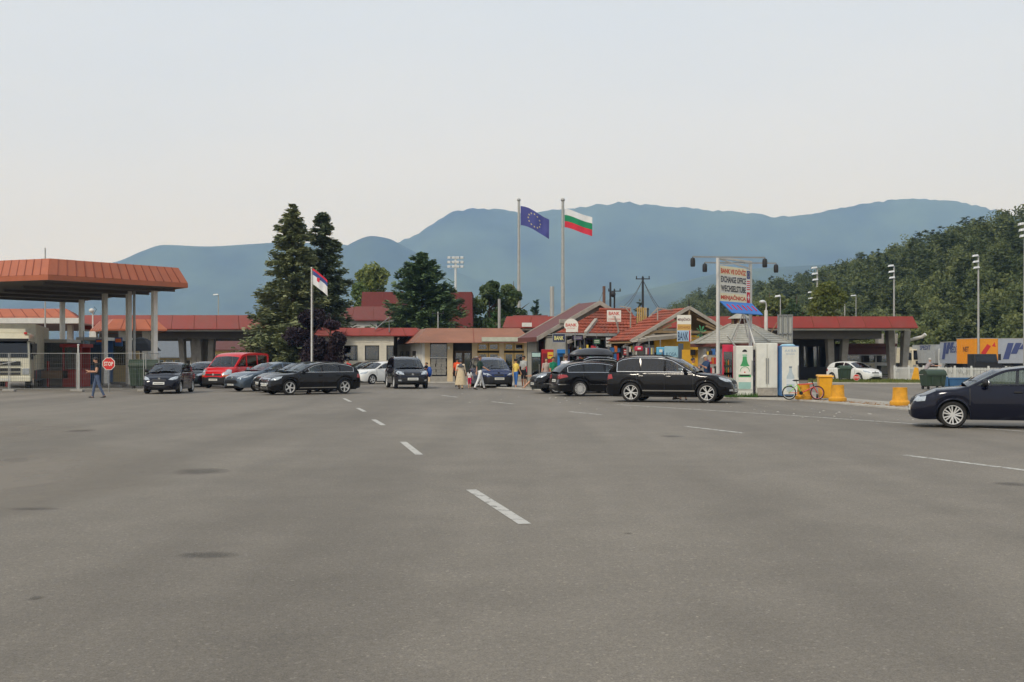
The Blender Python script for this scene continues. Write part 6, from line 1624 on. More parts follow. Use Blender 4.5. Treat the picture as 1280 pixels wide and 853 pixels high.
person('woman in black and white floral dress before the red drinks cooler', (X(683, 57.6), 57.6), 280, 1.62, (176, 160, 150), (150, 130, 124), SKIN, HAIRD, z=.058, style='long', dress=((168, 150, 142), .55, .24), arms=((8, 12, 15), (8, 12, 15)), trouser=.1)
person('youth in emerald green T-shirt left of the man in white', (X(691.5, 57.4), 57.4), 300, 1.66, (24, 128, 96), (40, 40, 44), SKIN2, HAIRD, z=.058, arms=((10, 10, 45), (8, 10, 30)))
person('broad man in white shirt behind the bonnet of the compact SUV', (X(706.5, 56), 56), 60, 1.80, (214, 214, 220), (60, 60, 68), SKIN, HAIRB, sleeve=.8, build=1.25, arms=((15, 28, 30), (12, 16, 40)), lean=8)
person('child in red top right of the man in white shirt', (X(716.5, 56.6), 56.6), 250, 1.52, (204, 40, 50), (50, 50, 56), SKIN, HAIRB, z=.0)
person('man in navy polo shirt and pale cap reading something beyond the SUV bonnet', (X(884.5, 48.6), 48.6), 200, 1.80, (36, 62, 96), (70, 70, 76), SKIN, HAIRG, capc=(190, 184, 172), arms=((35, 18, 75), (28, 22, 70)), sleeve=.6, nod=12, lean=6, build=1.15)
person('dark-haired person in yellow shirt beside the man in the pale cap', (X(866.5, 49.4), 49.4), 330, 1.66, (214, 176, 50), (60, 60, 70), SKIN2, HAIRD, z=.0)
person('bare-legged person leaning on the far side of the broadside SUV', (X(854, 45.0), 45.0), 262, 1.66, (200, 200, 204), (40, 40, 46), SKIN, HAIRD, lean=46, legs=((8, 4), (-8, 4)), arms=((40, 12, 50), (42, 12, 50)), trouser=.4)
person('stooping grey-haired person at the green waste container by the white fence', (X(1156, 63), 63), 10, 1.66, (150, 140, 140), (60, 58, 62), SKIN, HAIRG, lean=34, z=.1, arms=((30, 10, 25), (30, 10, 25)), legs=((10, 12), (-4, 10)))
person('child with a blue rucksack at the far side of the black SUV with roof rails', (X(533, 64.5), 64.5), 205, 1.42, (206, 150, 150), (90, 80, 90), SKIN, HAIRD)
t = thing('rucksack', 'blue and white rucksack on the back of the child', 'rucksack', (X(536.6, 64.3), 64.3, .62), R(205))
MB().ell((0, 0, .27), (.15, .19, .3), 14, 10).build('bag', pm('blue_nylon', (34, 84, 168), .6), t, smooth=True); MB().ell((-.1, .0, .2), (.09, .12, .17), 10, 8).build('pocket', pm('white_nylon', (214, 216, 220), .6), t, smooth=True)
for sg in (-1, 1): MB().tube([(.1, sg * .09, .5), (.19, sg * .1, .42), (.19, sg * .1, .2), (.1, sg * .1, .08)], .015, 5).build('strap', M_black, t)
# people in cars
c_ = [o for o in COL.objects if o.name.startswith('suv') and o.get('label', '').startswith('black luxury')][0]
def in_car(car, lx, ly): v = Matrix.Rotation(car.rotation_euler.z, 3, 'Z') @ Vector((lx, ly, 0)); return (car.location.x + v.x, car.location.y + v.y)
hd_ = math.degrees(c_.rotation_euler.z)
person('passenger in orange-red top sitting in the broadside SUV', in_car(c_, -.42, -.36), hd_, 1.66, (222, 70, 40), (60, 60, 66), SKIN, HAIRB, seat=.54, legs=((80, 60), (80, 60)), arms=((30, 6, 50), (30, 6, 50)), lean=-14, style='long')
c_ = [o for o in COL.objects if o.get('label', '').startswith('black estate car with five')][0]; hd_ = math.degrees(c_.rotation_euler.z)
person('driver sitting at the wheel of the black five-spoke estate', in_car(c_, -.36, .36), hd_, 1.70, (120, 60, 56), (50, 50, 56), SKIN, HAIRD, seat=.42, legs=((80, 60), (80, 60)), arms=((40, 6, 40), (40, 6, 40)), lean=-16)
# ================================================================ flags
def cloth_flag(t, w, h, nx, ny, wave, fn_mats, name, seed=0, sag=.25, side=1, hangx=1.0):
    """a flag flying from its hoist: rippled sheet, drooping towards the fly"""
    def P(u, v):
        x = w * u * (1 - .06 * u) * hangx; z = h * v - sag * w * u ** 1.4 + .03 * h * math.sin(6 * u + seed); y = wave * w * u ** .7 * math.sin(7.5 * u + 2.2 * v + seed) + wave * .4 * w * u * math.sin(13 * u - 3 * v)
        return (x * side, y, z)
    return P
def flag_part(P, name, mat, parent, u0, u1, v0, v1, nx=18, ny=5, lift=0):
    m = MB(); vs = []
    for sgn in (1, -1):
        for j in range(ny + 1):
            for i in range(nx + 1):
                p = P(u0 + (u1 - u0) * i / nx, v0 + (v1 - v0) * j / ny); vs.append((p[0], p[1] + sgn * (.004 + lift), p[2]))
    k = nx + 1; o_ = k * (ny + 1)
    fs = [(j * k + i, j * k + i + 1, (j + 1) * k + i + 1, (j + 1) * k + i) for j in range(ny) for i in range(nx)]
    fs += [tuple(o_ + q for q in f)[::-1] for f in fs]
    ring = list(range(k)) + [j * k + nx for j in range(1, ny + 1)] + [ny * k + i for i in range(nx - 1, -1, -1)] + [j * k for j in range(ny - 1, 0, -1)]
    fs += [(ring[i], ring[(i + 1) % len(ring)], o_ + ring[(i + 1) % len(ring)], o_ + ring[i]) for i in range(len(ring))]
    return m.add(vs, fs).build(name, mat, parent, smooth=50)
def star(P, c, r, mat, parent, ar):
    pts = []
    for k in range(10):
        a = math.pi / 2 + k * math.pi / 5; q = r * (1 if k % 2 == 0 else .4)
        p = P(c[0] + q * math.cos(a) / ar, c[1] + q * math.sin(a)); pts.append((p[0], p[1] - .02, p[2]))
    c_ = P(*c); m = MB(); m.add(pts + [(c_[0], c_[1] - .02, c_[2])], [(i, (i + 1) % 10, 10) for i in range(10)]); m.build('star', mat, parent)
def flagpole(label, px, d, top_py, r0, r1, mat, base_z=0):
    t = thing('flagpole', label, 'flagpole', (X(px, d), d, 0)); h = Zh(top_py, d)
    MB().cyl((0, 0, 0), (0, 0, h * .55), r0, (r0 + r1) / 2, 12).build('lower_shaft', mat, t, 40); MB().cyl((0, 0, h * .55), (0, 0, h - .1), (r0 + r1) / 2 * .93, r1, 12).build('upper_shaft', mat, t, 40)
    MB().ell((0, 0, h - .05), (r1 * 1.7, r1 * 1.7, r1 * 1.5)).build('finial', mat, t, True); MB().lathe([(r0 * 2, 0), (r0 * 2, .1), (r0 * 1.3, .25), (r0, .3)], 12).build('base_collar', mat, t)
    MB().cyl((r0 + .04, -.02, .8), (r1 + .06, -.02, h - .2), .012, n=4).build('halyard', M_white, t)
    return t, h
M_fl = {k: pm('flag_' + k, c, .8, var=.08, scale=1.5) for k, c in dict(blue=(72, 76, 140), gold=(214, 204, 140), white=(222, 222, 222), green=(20, 134, 88), red=(206, 44, 62), sblue=(62, 76, 134)).items()}
DF = 131
_, h = flagpole('tall grey flagpole carrying the dark blue flag', 648.5, DF, 249.5, .24, .13, M_pole)
_, h = flagpole('tall grey flagpole carrying the white, green and red flag', 703.5, DF, 249.5, .26, .15, M_pole)
fl = thing('flag', 'dark blue flag with a ring of gold stars', 'flag', (X(650.6, DF), DF, Zh(282, DF)))
P = cloth_flag(fl, 3.7, 2.2, 0, 0, .07, None, '', .4, .42, hangx=.95)
flag_part(P, 'cloth', M_fl['blue'], fl, 0, 1, 0, 1, 26, 12)
for k in range(12): star(P, (.47 + .21 * math.cos(k * math.pi / 6), .5 + .33 * math.sin(k * math.pi / 6)), .055, M_fl['gold'], fl, 1.6)
fl = thing('flag', 'white, green and red horizontal tricolour flag', 'flag', (X(705.6, DF), DF, Zh(285, DF)))
P = cloth_flag(fl, 3.4, 2.15, 0, 0, .045, None, '', 1.3, .3)
for k, c in enumerate(('red', 'green', 'white')): flag_part(P, c + '_stripe', M_fl[c], fl, 0, 1, k / 3, (k + 1) / 3, 26, 4)
DS = 72
_, h = flagpole('slim white flagpole in front of the dark purple tree', 389.3, DS, 334, .042, .03, pm('bright_white_pole', (228, 226, 220), .5, var=.05))
fl = thing('flag', 'limp red, blue and white striped flag with a small crest on the white pole', 'flag', (X(390.5, DS), DS, Zh(356, DS)))
P = cloth_flag(fl, 1.25, 1.0, 0, 0, .07, None, '', 2.0, .62, hangx=.82)
for k, c in enumerate(('white', 'sblue', 'red')): flag_part(P, c + '_stripe', M_fl[c], fl, 0, 1, (0, .6, .86)[k], (.6, .86, 1)[k], 20, 4)
p = P(.38, .52); MB().slab([(p[0] - .09, p[1] - .03, p[2] + .14), (p[0] + .09, p[1] - .03, p[2] + .12), (p[0] + .08, p[1] - .03, p[2] - .08), (p[0], p[1] - .03, p[2] - .15), (p[0] - .08, p[1] - .03, p[2] - .06)], (0, -.006, 0)).build('crest', M_fl['red'], fl)

# ================================================================ masts, lamps, poles and wires
M_lamp = pm('lamp_housing', (206, 208, 208), .35, .2)
def lamp_mast(label, px, d, top_py, group='lamp masts beyond the right canopy', n=3, thick=.1):
    t = thing('lamp_mast', label, 'lamp mast', (X(px, d), d, 0), R(random.uniform(-8, 8)), group); h = Zh(top_py, d)
    MB().cyl((0, 0, 0), (0, 0, h), thick * 1.25, thick * .75, 10).build('mast', M_pole, t, 40)
    MB().lathe([(thick * 2.2, 0), (thick * 2.2, .06), (thick * 1.3, .12)], 10).build('base_plate', M_steel, t)
    for k in range(n):
        z = h - .05 - k * .6 * d / 115; x = (-.1, -.04, .02)[k] if n > 1 else -.05
        MB().beam((0, 0, z), (x - .15, -.1, z + .05), .05, .05).build('bracket', M_steel, t)
        a = MB(); w_ = .42 * d / 115
        a.add([(x - .5 * d / 115, -.25, z - .02), (x + .05, -.25, z + .05), (x + .05, .2, z + .05), (x - .5 * d / 115, .2, z - .02), (x - .44 * d / 115, -.2, z + .17), (x, -.2, z + .22), (x, .15, z + .22), (x - .44 * d / 115, .15, z + .17)],
              [(3, 2, 1, 0), (0, 1, 5, 4), (1, 2, 6, 5), (2, 3, 7, 6), (3, 0, 4, 7), (4, 5, 6, 7)]); a.build('floodlight', M_lamp, t, bevel=.02)
for lab, px, d, y in (('lamp mast with three floodlights rising behind the trucks', 1223, 112, 320.5), ('lamp mast with stacked floodlights above the end of the red canopy', 1117.5, 118, 333), ('lamp mast whose head shows at the very edge of the picture', 1281, 86, 281),
                      ('lamp mast in front of the yellow-green young tree', 1021.5, 124, 335.5)): lamp_mast(lab, px, d, y)
lamp_mast('short lamp mast left of the yellow-green young tree', 1017, 150, 366, n=2, thick=.08); lamp_mast('thin far lamp mast right of the yellow-green young tree', 1056, 170, 369, n=1, thick=.09); lamp_mast('thin far lamp post against the foot of the wood', 1070, 190, 370, n=1, thick=.08)
lamp_mast('thin bare post behind the grey corrugated panel', 975.5, 110, 371, n=1, thick=.06); lamp_mast('far lamp head over the canopy roof at the left', 273, 160, 369, n=1, thick=.09, group=None)
t = thing('stadium_mast', 'tall stadium light mast with three rows of floodlights behind the pine', 'light mast', (X(569.5, 190), 190, 0)); h = Zh(321, 190)
MB().cyl((0, 0, 0), (0, 0, h), .3, .17, 10).build('mast', M_lamp, t)
for k in range(3):
    z = h - .2 - k * .75; MB().beam((-1.45, 0, z), (1.45, 0, z), .1, .12).build('crossbar', M_steel, t)
    for i in range(4): MB().box(-1.35 + i * .72, -.85 + i * .72, -.35, -.07, z - .2, z + .22).build('floodlight', M_lamp, t, bevel=.04)
# globe lamp behind the sign
t = thing('street_lamp', 'white street lamp with curved arm between the exchange sign and the grey panel', 'street lamp', (X(957.5, 60), 60, 0)); h = Zh(388, 60)
MB().cyl((0, 0, 0), (0, 0, h), .11, .09, 10).build('post', M_white, t); MB().tube([(0, 0, h), (.02, 0, h + .25), (-.05, -.05, h + .45), (-.18, -.12, h + .5)], .04).build('arm', M_white, t); MB().ell((-.22, -.15, h + .44), (.17, .14, .09)).build('lamp_head', M_lamp, t, True)
t = thing('street_lamp', 'white globe lamp above the low canopy behind the pale columns', 'street lamp', (X(116, 90), 90, 0)); h = Zh(390, 90)
MB().cyl((0, 0, 0), (0, 0, h), .06).build('post', M_white, t); MB().ell((-.05, -.1, h + .1), (.22, .2, .18)).build('lamp_globe', M_white, t, True); MB().tube([(0, 0, h - .3), (.3, 0, h + .2), (.1, 0, h + .4)], .02).build('arm', M_dark, t)
def wire(a, b, sag, r=.018, n=12):
    a, b = Vector(a), Vector(b); return [a.lerp(b, i / n) - Vector((0, 0, sag * 4 * (i / n) * (1 - i / n))) for i in range(n + 1)]
def power_pole(label, px, d, y0, r=.1, mat=None, arms=0):
    t = thing('utility_pole', label, 'utility pole', (X(px, d), d, 0)); h = Zh(y0, d)
    MB().cyl((0, 0, 0), (0, 0, h), r * 1.2, r, 8).build('pole', mat or M_dark, t)
    MB().lathe([(r * 2, 0), (r * 2, .15), (r * 1.2, .2)], 8).build('footing', M_conc, t)
    for k in range(arms):
        MB().beam((-.45, 0, h - .12 - .4 * k), (.45, 0, h - .12 - .4 * k), .06, .06).build('crossarm', M_dark, t)
        for s in (-.4, 0, .4): MB().cyl((s, 0, h - .09 - .4 * k), (s, 0, h + .06 - .4 * k), .035, n=6).build('insulator', M_dark, t)
    return t, h
pA, hA = power_pole('dark utility pole with a fan of cables above the tiled roofs', 803.5, 72, 346.5, .07, arms=1)
for bx_, by_, bz_ in ((X(778, 64), 64, 4.3), (X(835, 70), 70, 4.2), (X(830, 66), 66, 4.1), (X(775, 62), 62, 4.35)):
    MB().tube(wire((0, 0, hA - .15), (bx_ - pA.location.x, by_ - 72, bz_), .25), .016, 5).build('cable', M_dark, pA)
pB, hB = power_pole('rusty brown pole left of the dark poles over the bank house', 755, 78, 358, .1, pm('rusty_steel', (104, 76, 62), .8, var=.2))
MB().tube(wire((0, 0, hB - .1), (X(744, 70) - pB.location.x, -8, 4.9), .2), .014, 5).build('cable', M_dark, pB)
power_pole('dark slim pole, left one of the close pair behind the bank house', 763, 80, 353, .07); pC, hC = power_pole('dark pole with a transformer cluster, right one of the close pair', 768, 80, 362, .06, arms=1)
MB().ell((-.1, -.1, hC - .35), (.18, .16, .22)).build('transformer', M_dark, pC, True)
power_pole('pale concrete pole left of the bank house roof', 690, 88, 358.5, .16, M_pole); power_pole('pale concrete pole rising behind the shop row beside the cypress', 624, 100, 374, .12, M_pole)
power_pole('thin antenna pole with cross arms on the shop roof', 547.5, 84, 390, .04, M_pole, arms=1); power_pole('thin white mast standing above the near canopy roof', 56.5, 82, 310, .05, M_pole)
MB().cyl((0, 0, 0), (0, 0, .1), .1).build('tmp', M_dark)
bpy.data.objects.remove(COL.objects['tmp'])

# ================================================================ exchange sign on two posts
A2, B2 = Vector((X(897.5, 46.8), 46.8, 0)), Vector((X(938, 49.0), 49.0, 0))
ang = math.atan2(B2.y - A2.y, B2.x - A2.x); Ls = (B2 - A2).length
t = thing('exchange_sign', 'big multilingual exchange office sign on two tall white posts with black floodlights', 'sign', (A2.x, A2.y, 0), ang)
zt1 = Zh(321.5, 46.8); M_post = pm('sign_post_white', (196, 194, 188), .5, var=.06, dirt=.2)
bx('post', M_post, t, -.055, .055, -.055, .055, .0, zt1); bx('post', M_post, t, Ls - .055, Ls + .055, -.055, .055, .0, zt1)
zb1 = Zh(377, 47) ; zp1 = zt1 - .32
M_sc = pm('sign_cream', (230, 226, 212), .55, var=.06, dirt=.15)
bx('panel', M_sc, t, .1, Ls - .45, -.04, .04, zb1, zp1 - .02); bx('flag_column', M_signw, t, Ls - .445, Ls - .09, -.04, .04, zb1, zp1 - .06)
hgt = (zp1 - zb1) / 4; wtx = Ls - .55
for k, (s_, c_) in enumerate((('BANK VE DÖVİZ', (206, 66, 34)), ('EXCHANGE OFFICE', (44, 46, 60)), ('WECHSELSTUBE', (34, 36, 40)), ('MENJAČNICA', (200, 62, 34)))):
    zc_ = zp1 - hgt * (k + .52)
    bx('text_band', M_signw if k in (1, 2) else pm('sign_yellow_band', (234, 222, 184), .5, var=.05), t, .12, Ls - .47, -.046, -.043, zc_ - hgt * .46, zc_ + hgt * .46)
    text(s_, wtx * .95, hgt * .72, pm('sign_print_%d' % k, c_, .5, var=.05), t, (.1 + (Ls - .55) / 2, -.052, zc_), bold=.035)
cx = Ls - .267; q = (zp1 - zb1) / 3
bx('flag_field', M_fl['sblue'], t, cx - .14, cx + .14, -.046, -.043, zp1 - q + .05, zp1 - .1)
for k in range(12): MB().cyl((cx + .08 * math.cos(k * .5236), -.046, zp1 - q * .55 + .1 * math.sin(k * .5236)), (cx + .08 * math.cos(k * .5236), -.05, zp1 - q * .55 + .1 * math.sin(k * .5236)), .014, n=5).build('star', M_fl['gold'], t)
for k in range(9): bx('stripe', M_fl['red'] if k % 2 == 0 else M_fl['white'], t, cx - .14, cx + .14, -.046, -.043, zp1 - 2 * q + .08 + k * (q - .12) / 9, zp1 - 2 * q + .08 + (k + 1) * (q - .12) / 9 - .001)
bx('flag_field', M_fl['red'], t, cx - .14, cx + .14, -.046, -.043, zb1 + .02, zb1 + q - .02)
bx('cross', M_fl['white'], t, cx - .09, cx + .09, -.05, -.047, zb1 + q * .45, zb1 + q * .58); bx('cross', M_fl['white'], t, cx - .03, cx + .03, -.053, -.0505, zb1 + q * .28, zb1 + q * .75)
m = MB(); m.slab([(.05, -.06, zb1 - .02), (Ls - .02, -.06, zb1 - .02), (Ls + .25, -.45, zb1 - .5), (.35, -.45, zb1 - .5)], (0, -.02, .03)); m.build('awning', pm('awning_blue', (58, 120, 196), .6, var=.06), t)
for k in range(6):
    x0 = .28 + k * .44
    MB().slab([(x0, -.14, zb1 - .1), (x0 + .13, -.14, zb1 - .1), (x0 + .3, -.36, zb1 - .38), (x0 + .17, -.36, zb1 - .38)], (0, -.012, .02)).build('awning_motif', M_fl['white'], t)
    MB().slab([(x0 + .08, -.18, zb1 - .14), (x0 + .18, -.18, zb1 - .14), (x0 + .28, -.35, zb1 - .35), (x0 + .2, -.35, zb1 - .35)], (0, -.02, .03)).build('awning_motif', M_fl['red'], t)
MB().beam((-.05, 0, zt1 - .02), (Ls + .05, 0, zt1 - .02), .1, .08).build('crossbar', M_post, t)
MB().beam((0, 0, zt1 - .05), (Ls, 0, zp1), .05, .05).build('truss_bar', M_post, t); MB().beam((0, 0, zp1), (Ls, 0, zt1 - .05), .04, .04).build('truss_bar', M_post, t)
inv = Matrix.Rotation(-ang, 3, 'Z')
for zz, (pa, da), (pb, db) in ((zt1 - .06, (866, 46.0), (956, 46.4)), (zt1 - .1, (881, 48.3), (970, 48.7))):
    a = inv @ (Vector((X(pa, da), da, 0)) - A2); b = inv @ (Vector((X(pb, db), db, 0)) - A2)
    MB().beam((a.x, a.y, zz), (b.x, b.y, zz), .06, .06).build('lamp_bar', M_steel, t)
    for v in (a, b):
        MB().cyl((v.x, v.y, zz), (v.x, v.y, zz - .12), .025).build('lamp_stem', M_black, t)
        f = MB(); f.lathe([(.02, .06), (.08, .04), (.1, -.04), (.1, -.24), (.085, -.3), (.02, -.3)], 12, (v.x, v.y, zz - .1)); f.build('floodlight', M_black, t, 40)
MB().beam((.6, -.1, 2.6), (Ls + .4, -.5, .4), .05, .05).build('stay', M_post, t)
for a, b in (((1.1, -.9, 2.3), (.85, -1.6, 3.5)), ((1.9, -.9, 2.35), (1.2, -1.3, 3.4))): pass
sg_ = thing('roof_stay', 'long pale stay pole leaning over the roof of the octagonal hut', 'stay pole', (0, 0, 0))
MB().tube([(X(913, 50), 49.3, Zh(372, 49.5)), (X(930, 49), 48.4, Zh(400, 48.8)), (X(941, 48), 47.6, Zh(431, 48))], .035, 6).build('pole', M_post, sg_); MB().tube([(X(926, 49), 48.6, Zh(392, 48.8)), (X(917, 49), 48.9, Zh(425, 49))], .022, 6).build('brace', M_post, sg_); MB().tube([(X(926, 49), 48.6, Zh(392, 48.8)), (X(934, 49), 48.9, Zh(422, 49))], .022, 6).build('brace', M_post, sg_)
# grey corrugated hoarding behind the hut
t = thing('hoarding', 'grey corrugated panel on a steel frame above the hut roof', 'panel', (X(981, 56), 56, 0)); z0, z1 = Zh(430, 56), Zh(394, 56); w = 18 * 56 / FPX
m = MB(); n_ = 28; vs = []
for i in range(n_ + 1):
    x_ = -w / 2 + w * i / n_; y_ = .02 * math.sin(i * 1.6); vs += [(x_, y_, z0), (x_, y_, z1), (x_, y_ + .01, z0), (x_, y_ + .01, z1)]
m.add(vs, [(4 * i, 4 * i + 4, 4 * i + 5, 4 * i + 1) for i in range(n_)] + [(4 * i + 2, 4 * i + 3, 4 * i + 7, 4 * i + 6) for i in range(n_)]).build('sheet', pm('corrugated_grey', (166, 168, 162), .6, var=.1, dirt=.25), t)
for x_ in (-w / 2, -w / 6, w / 6, w / 2): MB().beam((x_, -.06, 0), (x_, -.06, z1 + .03), .04, .04).build('frame_bar', M_steel, t)
MB().beam((-w / 2, -.06, z1), (w / 2, -.06, z1), .04, .04).build('frame_bar', M_steel, t); MB().beam((-w / 2, -.06, (z0 + z1) / 2 - .2), (w / 2, -.06, (z0 + z1) / 2 - .2), .04, .04).build('frame_bar', M_steel, t); MB().beam((-w / 2 - .6, -.1, z0 + .1), (-w / 2, -.06, z1 - .3), .03, .03).build('frame_bar', M_wood, t)

# ================================================================ drinks coolers along the pavement
PZ = .058
def cooler(name, label, px0, px1, d, py0, side, rz=0, base=.0):
    w = (px1 - px0) * d / FPX; h = Zh(py0, d) - PZ - base
    t = thing(name, label, 'cooler', (X((px0 + px1) / 2, d), d, PZ), rz)
    bx('cabinet', side, t, -w / 2, w / 2, 0, .62, .06, h, .015); bx('base', M_black, t, -w / 2 + .03, w / 2 - .03, .03, .58, 0, .057)
    return t, w, h
M_cream2 = pm('cooler_white', (216, 216, 206), .35, var=.06, dirt=.12); M_cblue = pm('cooler_blue', (64, 110, 160), .4, dirt=.15)
def bottle_shape(t, cx, z0, h, wd, mats, y):
    """bottle silhouette printed on a cooler front, in a few colour zones"""
    prof = [(0, .9), (.06, 1), (.5, 1), (.62, .9), (.74, .5), (.84, .34), (.95, .32), (.97, .38), (1, .38)]
    def seg(a, b, mat, nm):
        us = [a] + [p for p, _ in prof if a < p < b] + [b]; ws = [np.interp(u, [p for p, _ in prof], [q for _, q in prof]) for u in us]
        pts = [(cx + wd / 2 * w_, y, z0 + h * u) for u, w_ in zip(us, ws)] + [(cx - wd / 2 * w_, y, z0 + h * u) for u, w_ in zip(us[::-1], ws[::-1])]
        MB().slab(pts, (0, -.003, 0)).build(nm, mat, t)
    for a, b, mat, nm in mats: seg(a, b, mat, nm)
dC = 46.7
t, w, h = cooler('drinks_cooler', 'white beer cooler printed with a green bottle beside the SUV nose', 920, 941.5, dC, 432.5, M_cream2)
bx('door', M_cream2, t, -w / 2 + .02, w / 2 - .02, -.03, -.003, .3, h - .03, .008)
gr = pm('bottle_green', (66, 150, 92), .4, var=.15, scale=3); pg = pm('pale_bottle_green', (150, 190, 164), .4, var=.15); 
bottle_shape(t, 0, .33, 1.42, w * .72, [(0, .2, pm('teal_print2', (150, 188, 178), .4), 'bottle_print'), (.2, .34, M_signw, 'label_print'), (.34, .42, gr, 'bottle_print'), (.42, .66, M_signw, 'label_print'), (.66, .93, gr, 'bottle_print'), (.93, 1.0, pg, 'bottle_print')], -.034)
q = MB(); q.tube([(.0 + w * .27 * math.cos(a), -.041, 1.05 + .2 * math.sin(a)) for a in np.linspace(0, math.pi, 12)], .012, 4); q.build('label_arc', gr, t)
MB().slab([(-.2, -.039, .86), (.2, -.039, .86), (.2, -.039, .91), (-.2, -.039, .91)], (0, -.003, 0)).build('label_bar', M_textblack, t); MB().slab([(0 + .03 * math.cos(a), -.039, 1.02 + .03 * math.sin(a)) for a in np.linspace(0, 5.65, 10)], (0, -.003, 0)).build('label_dot', M_textred, t)
text('BEER', .24, .07, gr, t, (0, -.036, h - .42)) if False else None
q = MB(); q.slab([(.1 * math.cos(a), -.034, h - .25 + .1 * math.sin(a)) for a in np.linspace(0, math.pi, 10)], (0, -.003, 0)); q.build('emblem', M_textblack, t)
bx('handle', M_steel, t, w / 2 - .07, w / 2 - .04, -.08, -.033, .9, 1.5)
t = thing('crate_stack', 'narrow dark shelf of bottles between the beer cooler and the white cabinet', 'shelf', (X(943.8, dC + .2), dC + .2, PZ)); ww = .15
bx('frame', pm('violet_black', (46, 42, 62), .5), t, -ww / 2, ww / 2, .02, .5, 0, 1.95)
for k in range(9):
    for s in (-.035, .035): MB().lathe([(.025, 0), (.025, .12), (.01, .15), (.01, .18)], 6, (s, 0, .08 + k * .2)).build('bottle', pm('bottle_%d' % (k % 3), ((90, 90, 120), (120, 110, 130), (60, 70, 90))[k % 3], .3), t)
t, w, h = cooler('storage_cabinet', 'tall white two-door cabinet between the coolers on the pavement', 945.5, 972, dC, 429, M_cream2, base=.0)
for s in (-1, 1):
    dr = bx('door', M_cream2, t, min(s * .012, s * (w / 2 - .015)), max(s * .012, s * (w / 2 - .015)), -.035, -.003, .38, h - .02, .008)
    bx('handle', M_steel, dr, min(s * .03, s * .055), max(s * .03, s * .055), -.075, -.038, .55, 1.6)
bx('kick_panel', pm('bare_plinth', (158, 152, 142), .8, var=.25, scale=6, dirt=.4), t, -w / 2 + .03, w / 2 - .03, -.012, -.002, .06, .36)
bx('side_strip', pm('red_white_strip', (196, 60, 80), .5, var=.35, scale=12), t, w / 2 + .001, w / 2 + .05, .1, .3, .9, h - .05)
t, w, h = cooler('drinks_cooler', 'white water cooler with blue sides printed with a clear bottle', 976.5, 999, dC - .3, 432.5, M_cblue, R(6), )
bx('door', M_cream2, t, -w / 2 + .015, w / 2 - .015, -.03, -.003, .12, h - .03, .008); MB().lathe([(w * .42, h), (w * .42, h + .02), (w * .3, h + .07), (.02, h + .08)], 14, (0, .3, 0)).build('top_sign', pm('pale_blue_sign', (156, 196, 212)), t)
cg = pm('clear_bottle_print', (176, 190, 196), .4, var=.12, scale=5); cd = pm('bottle_outline_print', (120, 132, 140), .4)
bottle_shape(t, 0, .24, 1.02, w * .46, [(0, .3, cg, 'bottle_print'), (.3, .5, pm('label_print_grey', (206, 212, 214), .4), 'label_print'), (.5, .93, cg, 'bottle_print'), (.93, 1, cd, 'bottle_cap_print')], -.034)
text('АКВА', w * .66, .1, pm('pale_blue_print', (150, 170, 190), .5), t, (0, -.034, h - .2)); text('ВОДА', w * .5, .07, pm('pale_blue_print', (150, 170, 190)), t, (0, -.034, h - .34))
bx('handle', M_steel, t, w / 2 - .06, w / 2 - .035, -.07, -.033, .8, 1.3)
t, w, h = cooler('drinks_cooler', 'pinkish red cooler with a glass door beyond the SUV bonnet', 903, 919, dC + 1.2, 431, pm('cooler_red', (204, 40, 74), .4, dirt=.1), R(-14))
bx('door', glass_mat('cooler_glass', (.3, .34, .34), .1), t, -w / 2 + .06, w / 2 - .12, -.04, -.004, .3, h - .3); 
for k in range(4):
    for i in range(4): MB().lathe([(.03, 0), (.03, .14), (.012, .2), (.012, .23)], 6, (-w / 2 + .1 + i * .08, -.05, .35 + .32 * k)).build('bottle', pm('soda_%d' % i, ((120, 30, 30), (60, 110, 60), (200, 120, 40), (90, 90, 110))[i], .3), t)
